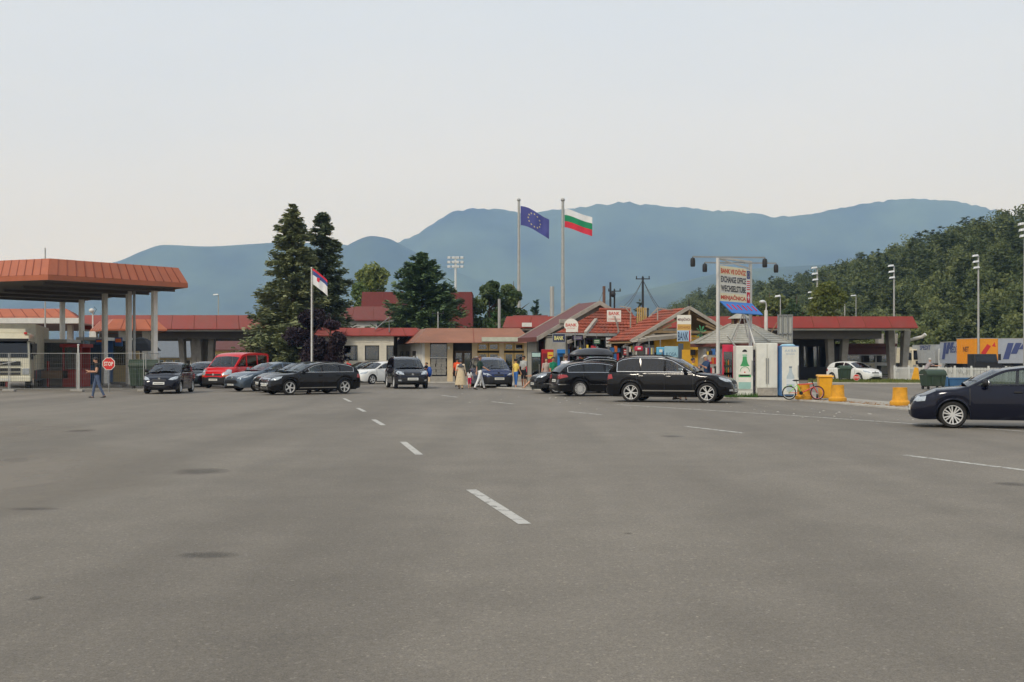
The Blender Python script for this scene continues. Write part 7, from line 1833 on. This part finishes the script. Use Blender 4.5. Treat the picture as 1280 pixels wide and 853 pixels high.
# in front of the bank house
dB = 57.5
for lab, px0, px1, py0, mat, rz in (('dark drinks cooler with a pale top beside the crimson T-shirt', 664.5, 676, 440, pm('cooler_charcoal', (52, 58, 60), .4), 0), ('red drinks cooler with a yellow sign before the bank house', 677, 692, 437, pm('cooler_crimson', (170, 28, 38), .4), 0), ('bright blue cash machine behind the man in white shirt', 697, 711, 437.5, pm('cash_blue', (44, 124, 196), .4), 0)):
    d_ = dB + 1.3; w = (px1 - px0) * d_ / FPX; h = Zh(py0, d_) - PZ
    t = thing('drinks_cooler' if 'cooler' in lab else 'cash_machine', lab, 'cooler' if 'cooler' in lab else 'cash machine', (X((px0 + px1) / 2, d_), d_, PZ)); bx('cabinet', mat, t, -w / 2, w / 2, 0, .6, 0, h, .02)
    if 'dark' in lab: bx('door', glass_mat('cooler_glass'), t, -w / 2 + .04, w / 2 - .04, -.03, -.003, .3, h - .3); bx('top_sign', pm('mint_sign', (170, 200, 194), .5), t, -w / 2 + .02, w / 2 - .02, -.05, -.004, h - .26, h - .06); bx('handle', M_steel, t, w * .3, w * .36, -.06, -.031, .7, 1.3)
    elif 'red' in lab:
        bx('yellow_sign', pm('yellow_sign', (226, 190, 60), .5), t, w * .0, w / 2 - .02, -.03, -.003, h - .48, h - .14); bx('door', pm('cooler_dark_red', (120, 22, 30), .3), t, -w / 2 + .05, -.03, -.02, -.003, .3, h - .2)
        text('COLD', w * .32, .08, M_textred, t, (w * .25, -.034, h - .3)) if False else bx('sign_bar', M_textred, t, w * .06, w * .42, -.034, -.031, h - .34, h - .28)
        bx('handle', M_steel, t, -.08, -.05, -.05, -.021, .8, 1.2)
    else: bx('screen', M_dark, t, -w * .3, w * .3, -.02, -.003, h - .7, h - .35); bx('keypad', M_steel, t, -w * .2, w * .2, -.08, -.004, h - .9, h - .8); bx('canopy', mat, t, -w / 2 - .04, w / 2 + .04, -.3, .0, h - .2, h + .02, .03)
# ================================================================ planters, bin, bicycle
M_pot = pm('yellow_planter', (214, 152, 34), .6, var=.16, scale=5, dirt=.3)
def planter(label, px, py, k=1.0):
    d = (CAMH - PZ) * FPX / (py - HORY)
    t = thing('planter', label, 'planter', (X(px, d), d, PZ), random.uniform(0, 3), 'yellow concrete planters along the pavement')
    m = MB(); m.lathe([(.33 * k, 0), (.35 * k, .05), (.34 * k, .13), (.27 * k, .17), (.255 * k, .3), (.24 * k, .56), (.25 * k, .6), (.21 * k, .6), (.2 * k, .5), (.01, .5)], 22); m.build('pot', M_pot, t, 40)
    MB().lathe([(.199 * k, .49), (.1 * k, .53), (.01, .54)], 14).build('soil', pm('dry_soil', (96, 78, 58), .95, var=.3), t, True)
planter('yellow planter standing alone between the bin and the navy saloon', 1125, 506.8, .97); planter('yellow planter just right of the yellow wheeled bin', 1047, 501.8, .95); planter('yellow planter half hidden behind the bicycle', 1004.5, 499.5, .95)
d = (CAMH - PZ) * FPX / (499.5 - HORY)
t = thing('wheeled_bin', 'tall yellow wheeled bin behind the front wheel of the bicycle', 'bin', (X(1031, d), d, PZ), R(-6))
m = MB(); m.add([(-.2, -.22, .05), (.2, -.22, .05), (.2, .24, .05), (-.2, .24, .05), (-.26, -.28, .86), (.26, -.28, .86), (.26, .3, .86), (-.26, .3, .86)], [(3, 2, 1, 0), (0, 1, 5, 4), (1, 2, 6, 5), (2, 3, 7, 6), (3, 0, 4, 7), (4, 5, 6, 7)]); m.build('bin_body', M_yellow, t, bevel=.03)
MB().add([(-.3, -.33, .865), (.3, -.33, .865), (.3, .33, .9), (-.3, .33, .9), (-.28, -.3, .92), (.28, -.3, .92), (.28, .31, .96), (-.28, .31, .96)], [(3, 2, 1, 0), (0, 1, 5, 4), (1, 2, 6, 5), (2, 3, 7, 6), (3, 0, 4, 7), (4, 5, 6, 7)]).build('lid', M_yellow, t, bevel=.015)
for s in (-1, 1): MB().cyl((s * .25 - .03, .24, .1), (s * .25 + .03, .24, .1), .1, n=14).build('wheel', M_black, t)
MB().tube([(-.25, .36, .82), (.25, .36, .82)], .018).build('handle', M_yellow, t)
# bicycle: rear wheel left
dBk = (CAMH - PZ) * FPX / (499.8 - HORY) - .2
t = thing('bicycle', 'red and green bicycle parked against the yellow planters', 'bicycle', (X(1004, dBk), dBk, PZ), R(-4))
rwh = .25
for x_, rimc in ((-.53, (200, 206, 200)), (.53, (206, 120, 130))):
    m = MB(); m.tube([(rwh * math.cos(a), 0, rwh * math.sin(a)) for a in np.linspace(0, 2 * math.pi, 25)], .022, 6); wo = m.build('wheel', M_tyre, t, True, loc=(x_, 0, rwh + .02))
    m = MB(); m.tube([((rwh - .03) * math.cos(a), 0, (rwh - .03) * math.sin(a)) for a in np.linspace(0, 2 * math.pi, 25)], .011, 5); m.build('rim', pm('rim_%d' % rimc[1], rimc, .4), wo)
    m = MB()
    for k in range(14): a = k * 2 * math.pi / 14; m.cyl((0, .02 * (-1) ** k, 0), ((rwh - .03) * math.cos(a), 0, (rwh - .03) * math.sin(a)), .003, n=4)
    m.cyl((0, -.04, 0), (0, .04, 0), .02); so = m.build('spokes', M_steel, wo); so['kind'] = 'stuff'
zc0 = rwh + .02; bb = (-.08, 0, .26); st = (-.22, 0, .58); hd0 = (.36, 0, .62); hd1 = (.4, 0, .5)
RF = pm('bike_red', (206, 60, 40), .35, coat=.6); GF = pm('bike_green', (120, 190, 70), .35, coat=.6)
for p, q, mt, nm in ((bb, hd1, RF, 'down_tube'), (st, hd0, RF, 'top_tube'), (bb, st, GF, 'seat_tube')): MB().cyl(p, q, .022, n=8).build(nm, mt, t)
for s in (-1, 1): MB().tube([bb, (-.53, s * .05, zc0)], .013).build('chain_stay', RF, t); MB().tube([st, (-.53, s * .05, zc0)], .012).build('seat_stay', GF, t); MB().tube([(hd1[0], s * .02, hd1[2]), (.53, s * .05, zc0)], .014).build('fork', RF, t)
MB().cyl(hd1, (.33, 0, .72), .02).build('head_tube', M_dark, t); MB().tube([(.3, -.27, .78), (.34, -.12, .74), (.34, .12, .74), (.3, .27, .78)], .014).build('handlebar', M_dark, t); MB().cyl(st, (-.26, 0, .72), .014).build('seat_post', M_steel, t)
MB().ell((-.28, 0, .74), (.13, .06, .035)).build('saddle', M_black, t, True); MB().cyl((bb[0], -.03, bb[2]), (bb[0], .03, bb[2]), .07, n=14).build('chainring', M_dark, t)
for s in (-1, 1): MB().beam((bb[0], s * .05, bb[2]), (bb[0] + s * .12, s * .05, bb[2] - s * .08), .015, .015).build('crank', M_dark, t); MB().box(bb[0] + s * .12 - .04, bb[0] + s * .12 + .04, s * .09 - .03, s * .09 + .03, bb[2] - s * .08 - .012, bb[2] - s * .08 + .012).build('pedal', M_black, t)
MB().slab([(-.75, 0, .42), (-.7, 0, .5), (-.45, 0, .57), (-.4, 0, .53), (-.6, 0, .5)], (0, .03, 0)).build('mudguard', GF, t)
# ================================================================ behind: containers, stop signs, fence, trucks
t = thing('waste_container', 'green wheeled waste container with domed lid before the white fence', 'container', (X(1166, 60.5), 60.5, 0), R(8)); container(t, 1.08, .9, .78, M_green)
t = thing('skip', 'low blue skip beside the domed green container', 'container', (X(1196, 63), 63, .1), R(-4)); M_bskip = pm('skip_blue', (52, 98, 140), .5, dirt=.3)
w = 1.12; m = MB(); m.add([(-w / 2 + .08, -.35, 0), (w / 2 - .08, -.35, 0), (w / 2 - .08, .35, 0), (-w / 2 + .08, .35, 0), (-w / 2, -.42, .48), (w / 2, -.42, .48), (w / 2, .42, .48), (-w / 2, .42, .48)], [(3, 2, 1, 0), (0, 1, 5, 4), (1, 2, 6, 5), (2, 3, 7, 6), (3, 0, 4, 7), (4, 5, 6, 7)]); m.build('bin_body', M_bskip, t); MB().box(-w / 2 - .03, w / 2 + .03, -.45, -.4, .42, .5).build('rim_bar', M_bskip, t); bx('side_post', M_bskip, t, -w / 2 - .12, -w / 2 - .02, -.4, .4, 0, .55)
t = thing('waste_container', 'small green bin in front of the small white car', 'container', (X(1055.5, 78), 78, .1)); container(t, .75, .7, .85, M_green)
def stop_sign(label, px, d, py, dia, z0=0, pole=True):
    t = thing('stop_sign', label, 'sign', (X(px, d), d, 0)); zc_ = Zh(py, d); r_ = dia / 2 / math.cos(R(22.5))
    o8 = lambda k: [(k * r_ * math.cos(R(22.5 + 45 * i)), 0, zc_ + k * r_ * math.sin(R(22.5 + 45 * i))) for i in range(8)]
    MB().slab(o8(1), (0, .02, 0)).build('plate', M_signw, t); MB().slab([(a, -.002, c) for a, _, c in o8(.91)], (0, -.004, 0)).build('red_face', M_textred, t)
    text('STOP', dia * .74, dia * .34, M_signw, t, (0, -.011, zc_), bold=.025); MB().cyl((0, .05, z0), (0, .05, zc_ + r_ * .8), .03).build('pole', M_steel, t)
stop_sign('red octagonal stop sign on the mesh fence by the canopy columns', 135.8, 55, 455, .6); stop_sign('small red octagonal stop sign before the small white car', 1070.5, 76, 472, .42, .1)
M_fence = pm('white_fence', (206, 206, 202), .5, var=.05, dirt=.12)
t = thing('picket_fence', 'white metal picket fence in front of the parked trucks', 'fence', (0, 0, 0))
fa, fb = Vector((X(1118, 82), 82, .0)), Vector((X(1330, 68), 68, .0)); nb = 120
dirv = (fb - fa) / (fb - fa).length
pick = MB().box(-.028, .028, -.015, .015, .08, 1.0).mesh('picket', M_fence)
for k in range(nb): p = fa.lerp(fb, k / nb); link('picket', pick, t, (p.x, p.y, .05), math.atan2(dirv.y, dirv.x))
for k in range(0, nb + 1, 12): p = fa.lerp(fb, k / nb); MB().box(-.05, .05, -.05, .05, 0, 1.12).build('post', M_fence, t, loc=(p.x, p.y, .05))
for z in (.2, .95): MB().beam((fa.x, fa.y + .04, z), (fb.x, fb.y + .04, z), .04, .05).build('rail', M_fence, t)
t = thing('warning_board', 'slanted yellow board leaning on the white fence', 'board', (X(1144, 79.5), 79.5, .1)); MB().slab([(-.3, 0, 0), (.3, 0, 0), (.25, .1, .9), (.0, .1, .95)], (0, .03, 0)).build('board', M_yellow, t); MB().beam((.1, .1, .6), (.1, .4, 0), .04, .04).build('prop', M_wood, t)
def truck(label, px, d, heading, boxw, boxh, boxl, boxm, cabm, printing=None, cab=True, stripe=None):
    t = thing('truck', label, 'truck', (X(px, d), d, 0), heading, 'trucks parked behind the white fence')
    W2 = 1.25; z0 = 1.15
    o = bx('cargo_box', boxm, t, -boxl, 0, -W2, W2, z0, boxh)
    for x_ in np.linspace(-boxl + .3, -.3, 8):
        for s in (-1, 1): bx('box_rib', boxm, o, x_ - .03, x_ + .03, min(s * W2, s * (W2 + .025)), max(s * W2, s * (W2 + .025)), z0 + .05, boxh - .06)
    bx('roof_edge', M_pole, o, -boxl, 0.01, -W2 - .02, W2 + .02, boxh + .003, boxh + .06); bx('chassis', M_dark, t, -boxl, 1.9, -.45, .45, .7, 1.1)
    if cab:
        c = MB(); c.add([(.5, y, z) for y in (-1.2, 1.2) for z in (.5, 2.75)] + [(2.1, y, z) for y in (-1.2, 1.2) for z in (.5, 1.5)] + [(1.9, y, 2.75) for y in (-1.15, 1.15)], [(0, 1, 3, 2), (0, 4, 5, 8, 1), (2, 3, 9, 7, 6), (4, 6, 7, 5), (5, 7, 9, 8), (1, 8, 9, 3), (0, 2, 6, 4)]); c.build('cab', cabm, t, bevel=.06)
        MB().slab([(2.12, -1.05, 1.55), (2.12, 1.05, 1.55), (1.935, 1.0, 2.6), (1.935, -1.0, 2.6)], (.03, 0, .005)).build('windscreen', glass_mat('truck_glass', (.05, .06, .06), .01), t)
        for s in (-1, 1):
            MB().slab([(.9, s * 1.205, 1.5), (1.9, s * 1.205, 1.5), (1.8, s * 1.185, 2.35), (.9, s * 1.185, 2.35)], (0, s * .02, 0)).build('side_window', glass_mat('truck_glass'), t)
            MB().tube([(1.85, s * 1.15, 2.5), (2.0, s * 1.5, 2.45), (2.0, s * 1.5, 1.6), (1.85, s * 1.15, 1.6)], .025).build('mirror_arm', M_black, t); bx('mirror', M_black, t, 1.92, 2.05, min(s * 1.38, s * 1.62), max(s * 1.38, s * 1.62), 1.7, 2.35, .03)
            bx('headlight', M_clear, t, 2.1, 2.13, min(s * .75, s * 1.1), max(s * .75, s * 1.1), .75, .95)
        bx('grille', M_black, t, 2.105, 2.125, -.8, .8, 1.0, 1.4)
    ty, rim, back = wheel_meshes(.5, 6, 'steel', .3)
    for x_ in (1.2, -boxl + 1.2, -boxl + 2.4):
        for s in (-1, 1): w_ = link('wheel', ty, t, (x_, s * 1.05, .5), 0 if s > 0 else math.pi); link('rim', rim, w_)
    if printing: printing(t, boxl, boxh, W2)
    return t
M_tgrey = pm('truck_grey', (152, 158, 168), .5, var=.06, dirt=.15); M_tor = pm('truck_orange', (226, 146, 22), .45, var=.06, dirt=.1); M_twh = pm('truck_white', (196, 196, 190), .5, var=.06, dirt=.2); M_tbl = pm('truck_print_blue', (54, 66, 112), .5, var=.05)
def letters_side(s_, sz, x_, z_, mat, wd, sgn=1):
    def f(t, boxl, boxh, W2):
        text(s_, wd, sz, mat, t, (x_, -(W2 + .03), z_), (R(90), 0, 0), bold=.02)
    return f
def bars_and(s_, mat):
    def f(t, boxl, boxh, W2):
        for k, (a, b, z0_, z1_) in enumerate(((-boxl + .5, -boxl + 1.1, 1.6, 3.4), (-boxl + 1.3, -boxl + 1.9, 2.2, 3.4), (-boxl + 2.1, -boxl + 2.7, 2.7, 3.4))): MB().slab([(a, -(W2 + .03), z0_), (b, -(W2 + .03), z0_), (b + .5, -(W2 + .03), z1_), (a + .5, -(W2 + .03), z1_)], (0, -.004, 0)).build('slanted_bar_print', mat, t)
        text(s_, boxl * .42, .9, mat, t, (-boxl * .32, -(W2 + .035), 2.75), (R(90), 0, 0), bold=.02)
    return f
# parked in echelon, noses towards the camera
def parked(label, px, d, deg, boxh_y, L, boxm, cabm, pr, cab=True):
    h_ = R(deg); n_ = Vector((-math.sin(h_), math.cos(h_), 0)); c = Vector((X(px, d), d, 0)) + n_ * 1.25      # px = the front corner on the picture's left
    t = truck(label, 640, 1, h_, 2.5, Zh(boxh_y, d), L, boxm, cabm, pr, cab); t.location = (c.x, c.y, 0); return t
t_ = truck('grey truck with slanted blue bars and big lettering at the picture edge', 1410, 119, R(-25), 2.5, 3.86, 13, M_tgrey, M_twh, bars_and('BEDİNER', M_tbl), cab=False)
t_.location = (X(1241, 128) + 12.2, 122, 0)
def orange_print(t, boxl, boxh, W2):
    MB().slab([(.003, -.6, 2.2), (.003, -.15, 2.0), (.003, .5, 2.9), (.003, .1, 3.1)], (.004, 0, 0)).build('red_arrow_print', M_textred, t); MB().slab([(.003, .6, 2.9), (.003, .9, 3.3), (.003, 1.0, 2.8)], (.004, 0, 0)).build('red_arrow_print', M_textred, t)
    text('NET', 1.0, .5, M_brown, t, (-1.5, -(W2 + .03), 2.6), (R(90), 0, 0), bold=.02)
parked('orange box truck with a red painted arrow', 1218.5, 112, -80, 423.5, 3.2, M_tor, M_black, orange_print, False)
parked('grey truck with blue bars and lettering left of the orange box truck', 1203.5, 119, -84, 427.5, 5.0, M_tgrey, M_tbl, bars_and('BEDİN', M_tbl), False)
parked('silver truck with small lettering and a red-edged white front', 1169, 126, -82, 431.5, 5.2, pm('truck_silver', (176, 178, 178), .35, .3, dirt=.1), M_twh, letters_side('SPEDIT', .5, -2.2, 2.9, M_tbl, 2.4), True)
parked('cream truck nearest the end of the red canopy', 1131, 132, -88, 434.5, 4.0, pm('truck_cream', (206, 196, 170), .5), pm('truck_cream', (206, 196, 170)), None, True)
t = thing('truck', 'dark low tractor unit standing in front of the orange box truck', 'truck', (X(1231, 108), 108, 0), R(-86), 'trucks parked behind the white fence')
c = MB(); c.add([(-1.2, y, z) for y in (-1.15, 1.15) for z in (.5, 2.1)] + [(.3, y, .5) for y in (-1.15, 1.15)] + [(.35, y, 1.3) for y in (-1.15, 1.15)] + [(.1, y, 2.1) for y in (-1.1, 1.1)], [(0, 1, 3, 2), (0, 4, 6, 8, 1), (2, 3, 9, 7, 5), (4, 5, 7, 6), (6, 7, 9, 8), (1, 8, 9, 3), (0, 2, 5, 4)]); c.build('cab', M_black, t, bevel=.05)
MB().slab([(.36, -1, 1.35), (.36, 1, 1.35), (.13, .95, 2.0), (.13, -.95, 2.0)], (.03, 0, .01)).build('windscreen', glass_mat('truck_glass'), t)
for s_ in (-1, 1): bx('mirror', M_black, t, .2, .3, min(s_ * 1.2, s_ * 1.45), max(s_ * 1.2, s_ * 1.45), 1.5, 2.1, .03); MB().cyl((-.5, s_ * .9, .5), (-.5, s_ * 1.16, .5), .5, n=18).build('wheel', M_tyre, t)

# ---------------------------------------------------------------- cream lorry at the left edge, nose to the camera
t = thing('truck', 'cream heavy lorry facing the camera at the left edge behind the mesh fence', 'truck', (X(-10, 59.5), 61.5, 0), R(-90 + 18)); M_crm = pm('lorry_cream', (222, 217, 194), .35, var=.05, coat=.6, dirt=.1)
c = MB(); c.add([(-.6, y, z) for y in (-1.22, 1.22) for z in (.55, 2.98)] + [(1.45, y, .45) for y in (-1.2, 1.2)] + [(1.5, y, 1.62) for y in (-1.2, 1.2)] + [(1.2, y, 2.72) for y in (-1.12, 1.12)] + [(.9, y, 3.02) for y in (-1.1, 1.1)],
    [(0, 1, 3, 2), (0, 4, 6, 8, 10, 1), (2, 3, 11, 9, 7, 5), (4, 5, 7, 6), (6, 7, 9, 8), (8, 9, 11, 10), (1, 10, 11, 3), (0, 2, 5, 4)]); c.build('cab', M_crm, t, bevel=.07)
MB().slab([(1.5, -1.08, 1.7), (1.5, 1.08, 1.7), (1.24, 1.02, 2.64), (1.24, -1.02, 2.64)], (.035, 0, .01)).build('windscreen', glass_mat('truck_glass'), t); MB().slab([(1.24, -1.1, 2.66), (1.24, 1.1, 2.66), (1.5, 1.1, 2.56), (1.5, -1.1, 2.56)], (0, 0, .05)).build('sun_visor', M_black, t)
for k, (z0, z1) in enumerate(((1.28, 1.5), (.98, 1.14), (.78, .9))): bx('grille', M_black, t, 1.485, 1.53, -.72, .72, z0, z1)
bx('bumper', M_crm, t, 1.4, 1.6, -1.22, 1.22, .42, .72, .04); bx('number_plate', M_plate, t, 1.603, 1.615, -.26, .26, .48, .6); MB().beam((1.54, -.5, 1.3), (1.54, .5, 1.5), .03, .05).build('emblem_bar', M_chrome, t)
for s in (-1, 1):
    bx('headlight', M_clear, t, 1.45, 1.53, min(s * .8, s * 1.15), max(s * .8, s * 1.15), .78, 1.12, .03); MB().tube([(1.3, s * 1.1, 2.55), (1.45, s * 1.4, 2.5), (1.45, s * 1.4, 1.8), (1.4, s * 1.15, 1.75)], .025).build('mirror_arm', M_black, t); bx('mirror', M_black, t, 1.38, 1.5, min(s * 1.3, s * 1.52), max(s * 1.3, s * 1.52), 1.85, 2.45, .03)
    MB().slab([(.3, s * 1.225, 1.6), (1.25, s * 1.215, 1.6), (1.05, s * 1.15, 2.5), (.3, s * 1.17, 2.5)], (0, s * .02, 0)).build('side_window', glass_mat('truck_glass'), t); bx('step', M_black, t, .6, 1.3, min(s * 1.12, s * 1.24), max(s * 1.12, s * 1.24), .3, .45)
bx('roof_sign', M_crm, t, .4, .7, -.9, .9, 3.02, 3.25, .03); bx('red_marker', M_textred, t, 1.0, 1.1, .85, 1.0, 2.95, 3.06)
tr_ = bx('trailer', pm('trailer_cream', (196, 190, 172), .5, dirt=.2), t, -10, -.9, -1.28, 1.28, 1.0, 3.55)
for x_ in np.linspace(-9.6, -1.2, 10): bx('trailer_rib', M_crm, tr_, x_ - .03, x_ + .03, 1.281, 1.31, 1.05, 3.5)
bx('side_skirt', pm('skirt_teal', (60, 76, 84), .5), t, -9, -1, 1.2, 1.27, .4, .997); bx('marker_strip', M_textred, t, -.98, -.92, 1.284, 1.3, .5, 1.0)
ty, rim, back = wheel_meshes(.5, 6, 'steel', .3)
for x_ in (.6, -6.5, -7.8):
    for s in (-1, 1): w_ = link('wheel', ty, t, (x_, s * 1.05, .5), 0 if s > 0 else math.pi); link('rim', rim, w_)
# ---------------------------------------------------------------- temporary mesh fence on the left
M_wire = pm('fence_wire', (118, 120, 118), .45, .5)
def fence_panel(label, p0, p1, d0, d1, feet=True):
    a, b = Vector((X(p0, d0), d0, 0)), Vector((X(p1, d1), d1, 0)); L = (b - a).length
    t = thing('mesh_fence', label, 'fence panel', a, math.atan2(b.y - a.y, b.x - a.x), 'temporary mesh fence panels')
    for x_ in (.02, L - .02): MB().cyl((x_, 0, .0), (x_, 0, 1.92), .021, n=8).build('post', M_pole, t)
    for z in (.14, 1.9): MB().cyl((0, 0, z), (L, 0, z), .014, n=8).build('rail', M_wire, t)
    m = MB(); n_ = int(L / .11)
    for k in range(1, n_): m.cyl((L * k / n_, 0, .14), (L * k / n_, 0, 1.9), .0045, n=4, cap=False)
    for k in range(1, 7): m.cyl((0, .004, .14 + 1.76 * k / 7), (L, .004, .14 + 1.76 * k / 7), .004, n=4, cap=False)
    o = m.build('wire_mesh', M_wire, t); o['kind'] = 'stuff'
    if feet: MB().box(L - .3, L + .35, -.13, .13, 0, .12).build('foot', M_conc, t, bevel=.03)
fence_panel('mesh fence panel in front of the cream lorry', -78, 11, 57, 56.4); fence_panel('mesh fence panel between the lorry and the walking man', 12, 96, 56.4, 56); fence_panel('mesh fence panel behind the walking man and stop sign', 99, 180, 56, 55.8); fence_panel('short mesh fence panel next to the hatchback', 182, 199, 55.8, 57.5, False)
t = thing('gate_post', 'white round gate post between two mesh fence panels', 'post', (X(97.8, 56.6), 56.6, 0)); MB().cyl((0, 0, 0), (0, 0, 2.3), .036, n=10).build('shaft', M_white, t); MB().ell((0, 0, 2.32), (.06, .06, .04)).build('cap', M_white, t, True)
# barriers under the canopy
t = thing('road_barrier', 'brown crash barrier with red and white posts behind the fence', 'barrier', (X(50, 66), 66, 0))
bx('beam', pm('barrier_brown', (140, 112, 88), .7, dirt=.3), t, -2.2, 1.6, 0, .12, .5, .95)
for x_ in (-2, -.8, .4, 1.5): bx('post', M_brickred, t, x_ - .06, x_ + .06, .13, .22, 0, 1.5)

# bits of litter on the asphalt near the kerb
lq = []
for _ in range(70):
    px = random.uniform(560, 1180); y0 = np.interp(px, [560, 760, 900, 1180], [488, 500, 503, 522]); lq.append((*G(px, y0 + abs(random.gauss(0, 6)) + 1), .012))
tag(blades('litter', lq, .02, .05, pm('paper_scraps', (190, 188, 180), .8, var=.2)), 'scraps of pale litter on the asphalt before the kiosks', 'litter', kind='stuff')
# ================================================================ the hazy air of the valley
hz = MB().box(-8000, 8000, -8000, 9600, -1.5, 880).build('haze', None)
hm = bpy.data.materials.new('hazy_air'); hm.use_nodes = True
hn, hl = hm.node_tree.nodes, hm.node_tree.links
hn.remove(hn['Principled BSDF'])
pv_ = hn.new('ShaderNodeVolumePrincipled')
pv_.inputs['Color'].default_value = (.34, .57, 1.0, 1)
pv_.inputs['Absorption Color'].default_value = (1, 1, 1, 1)
pv_.inputs['Density'].default_value = 1.65e-4
pv_.inputs['Anisotropy'].default_value = .1
hl.new(pv_.outputs[0], hn['Material Output'].inputs['Volume'])
hz.data.materials.clear(); hz.data.materials.append(hm)
tag(hz, 'pale blue haze filling the valley', 'haze', kind='stuff')
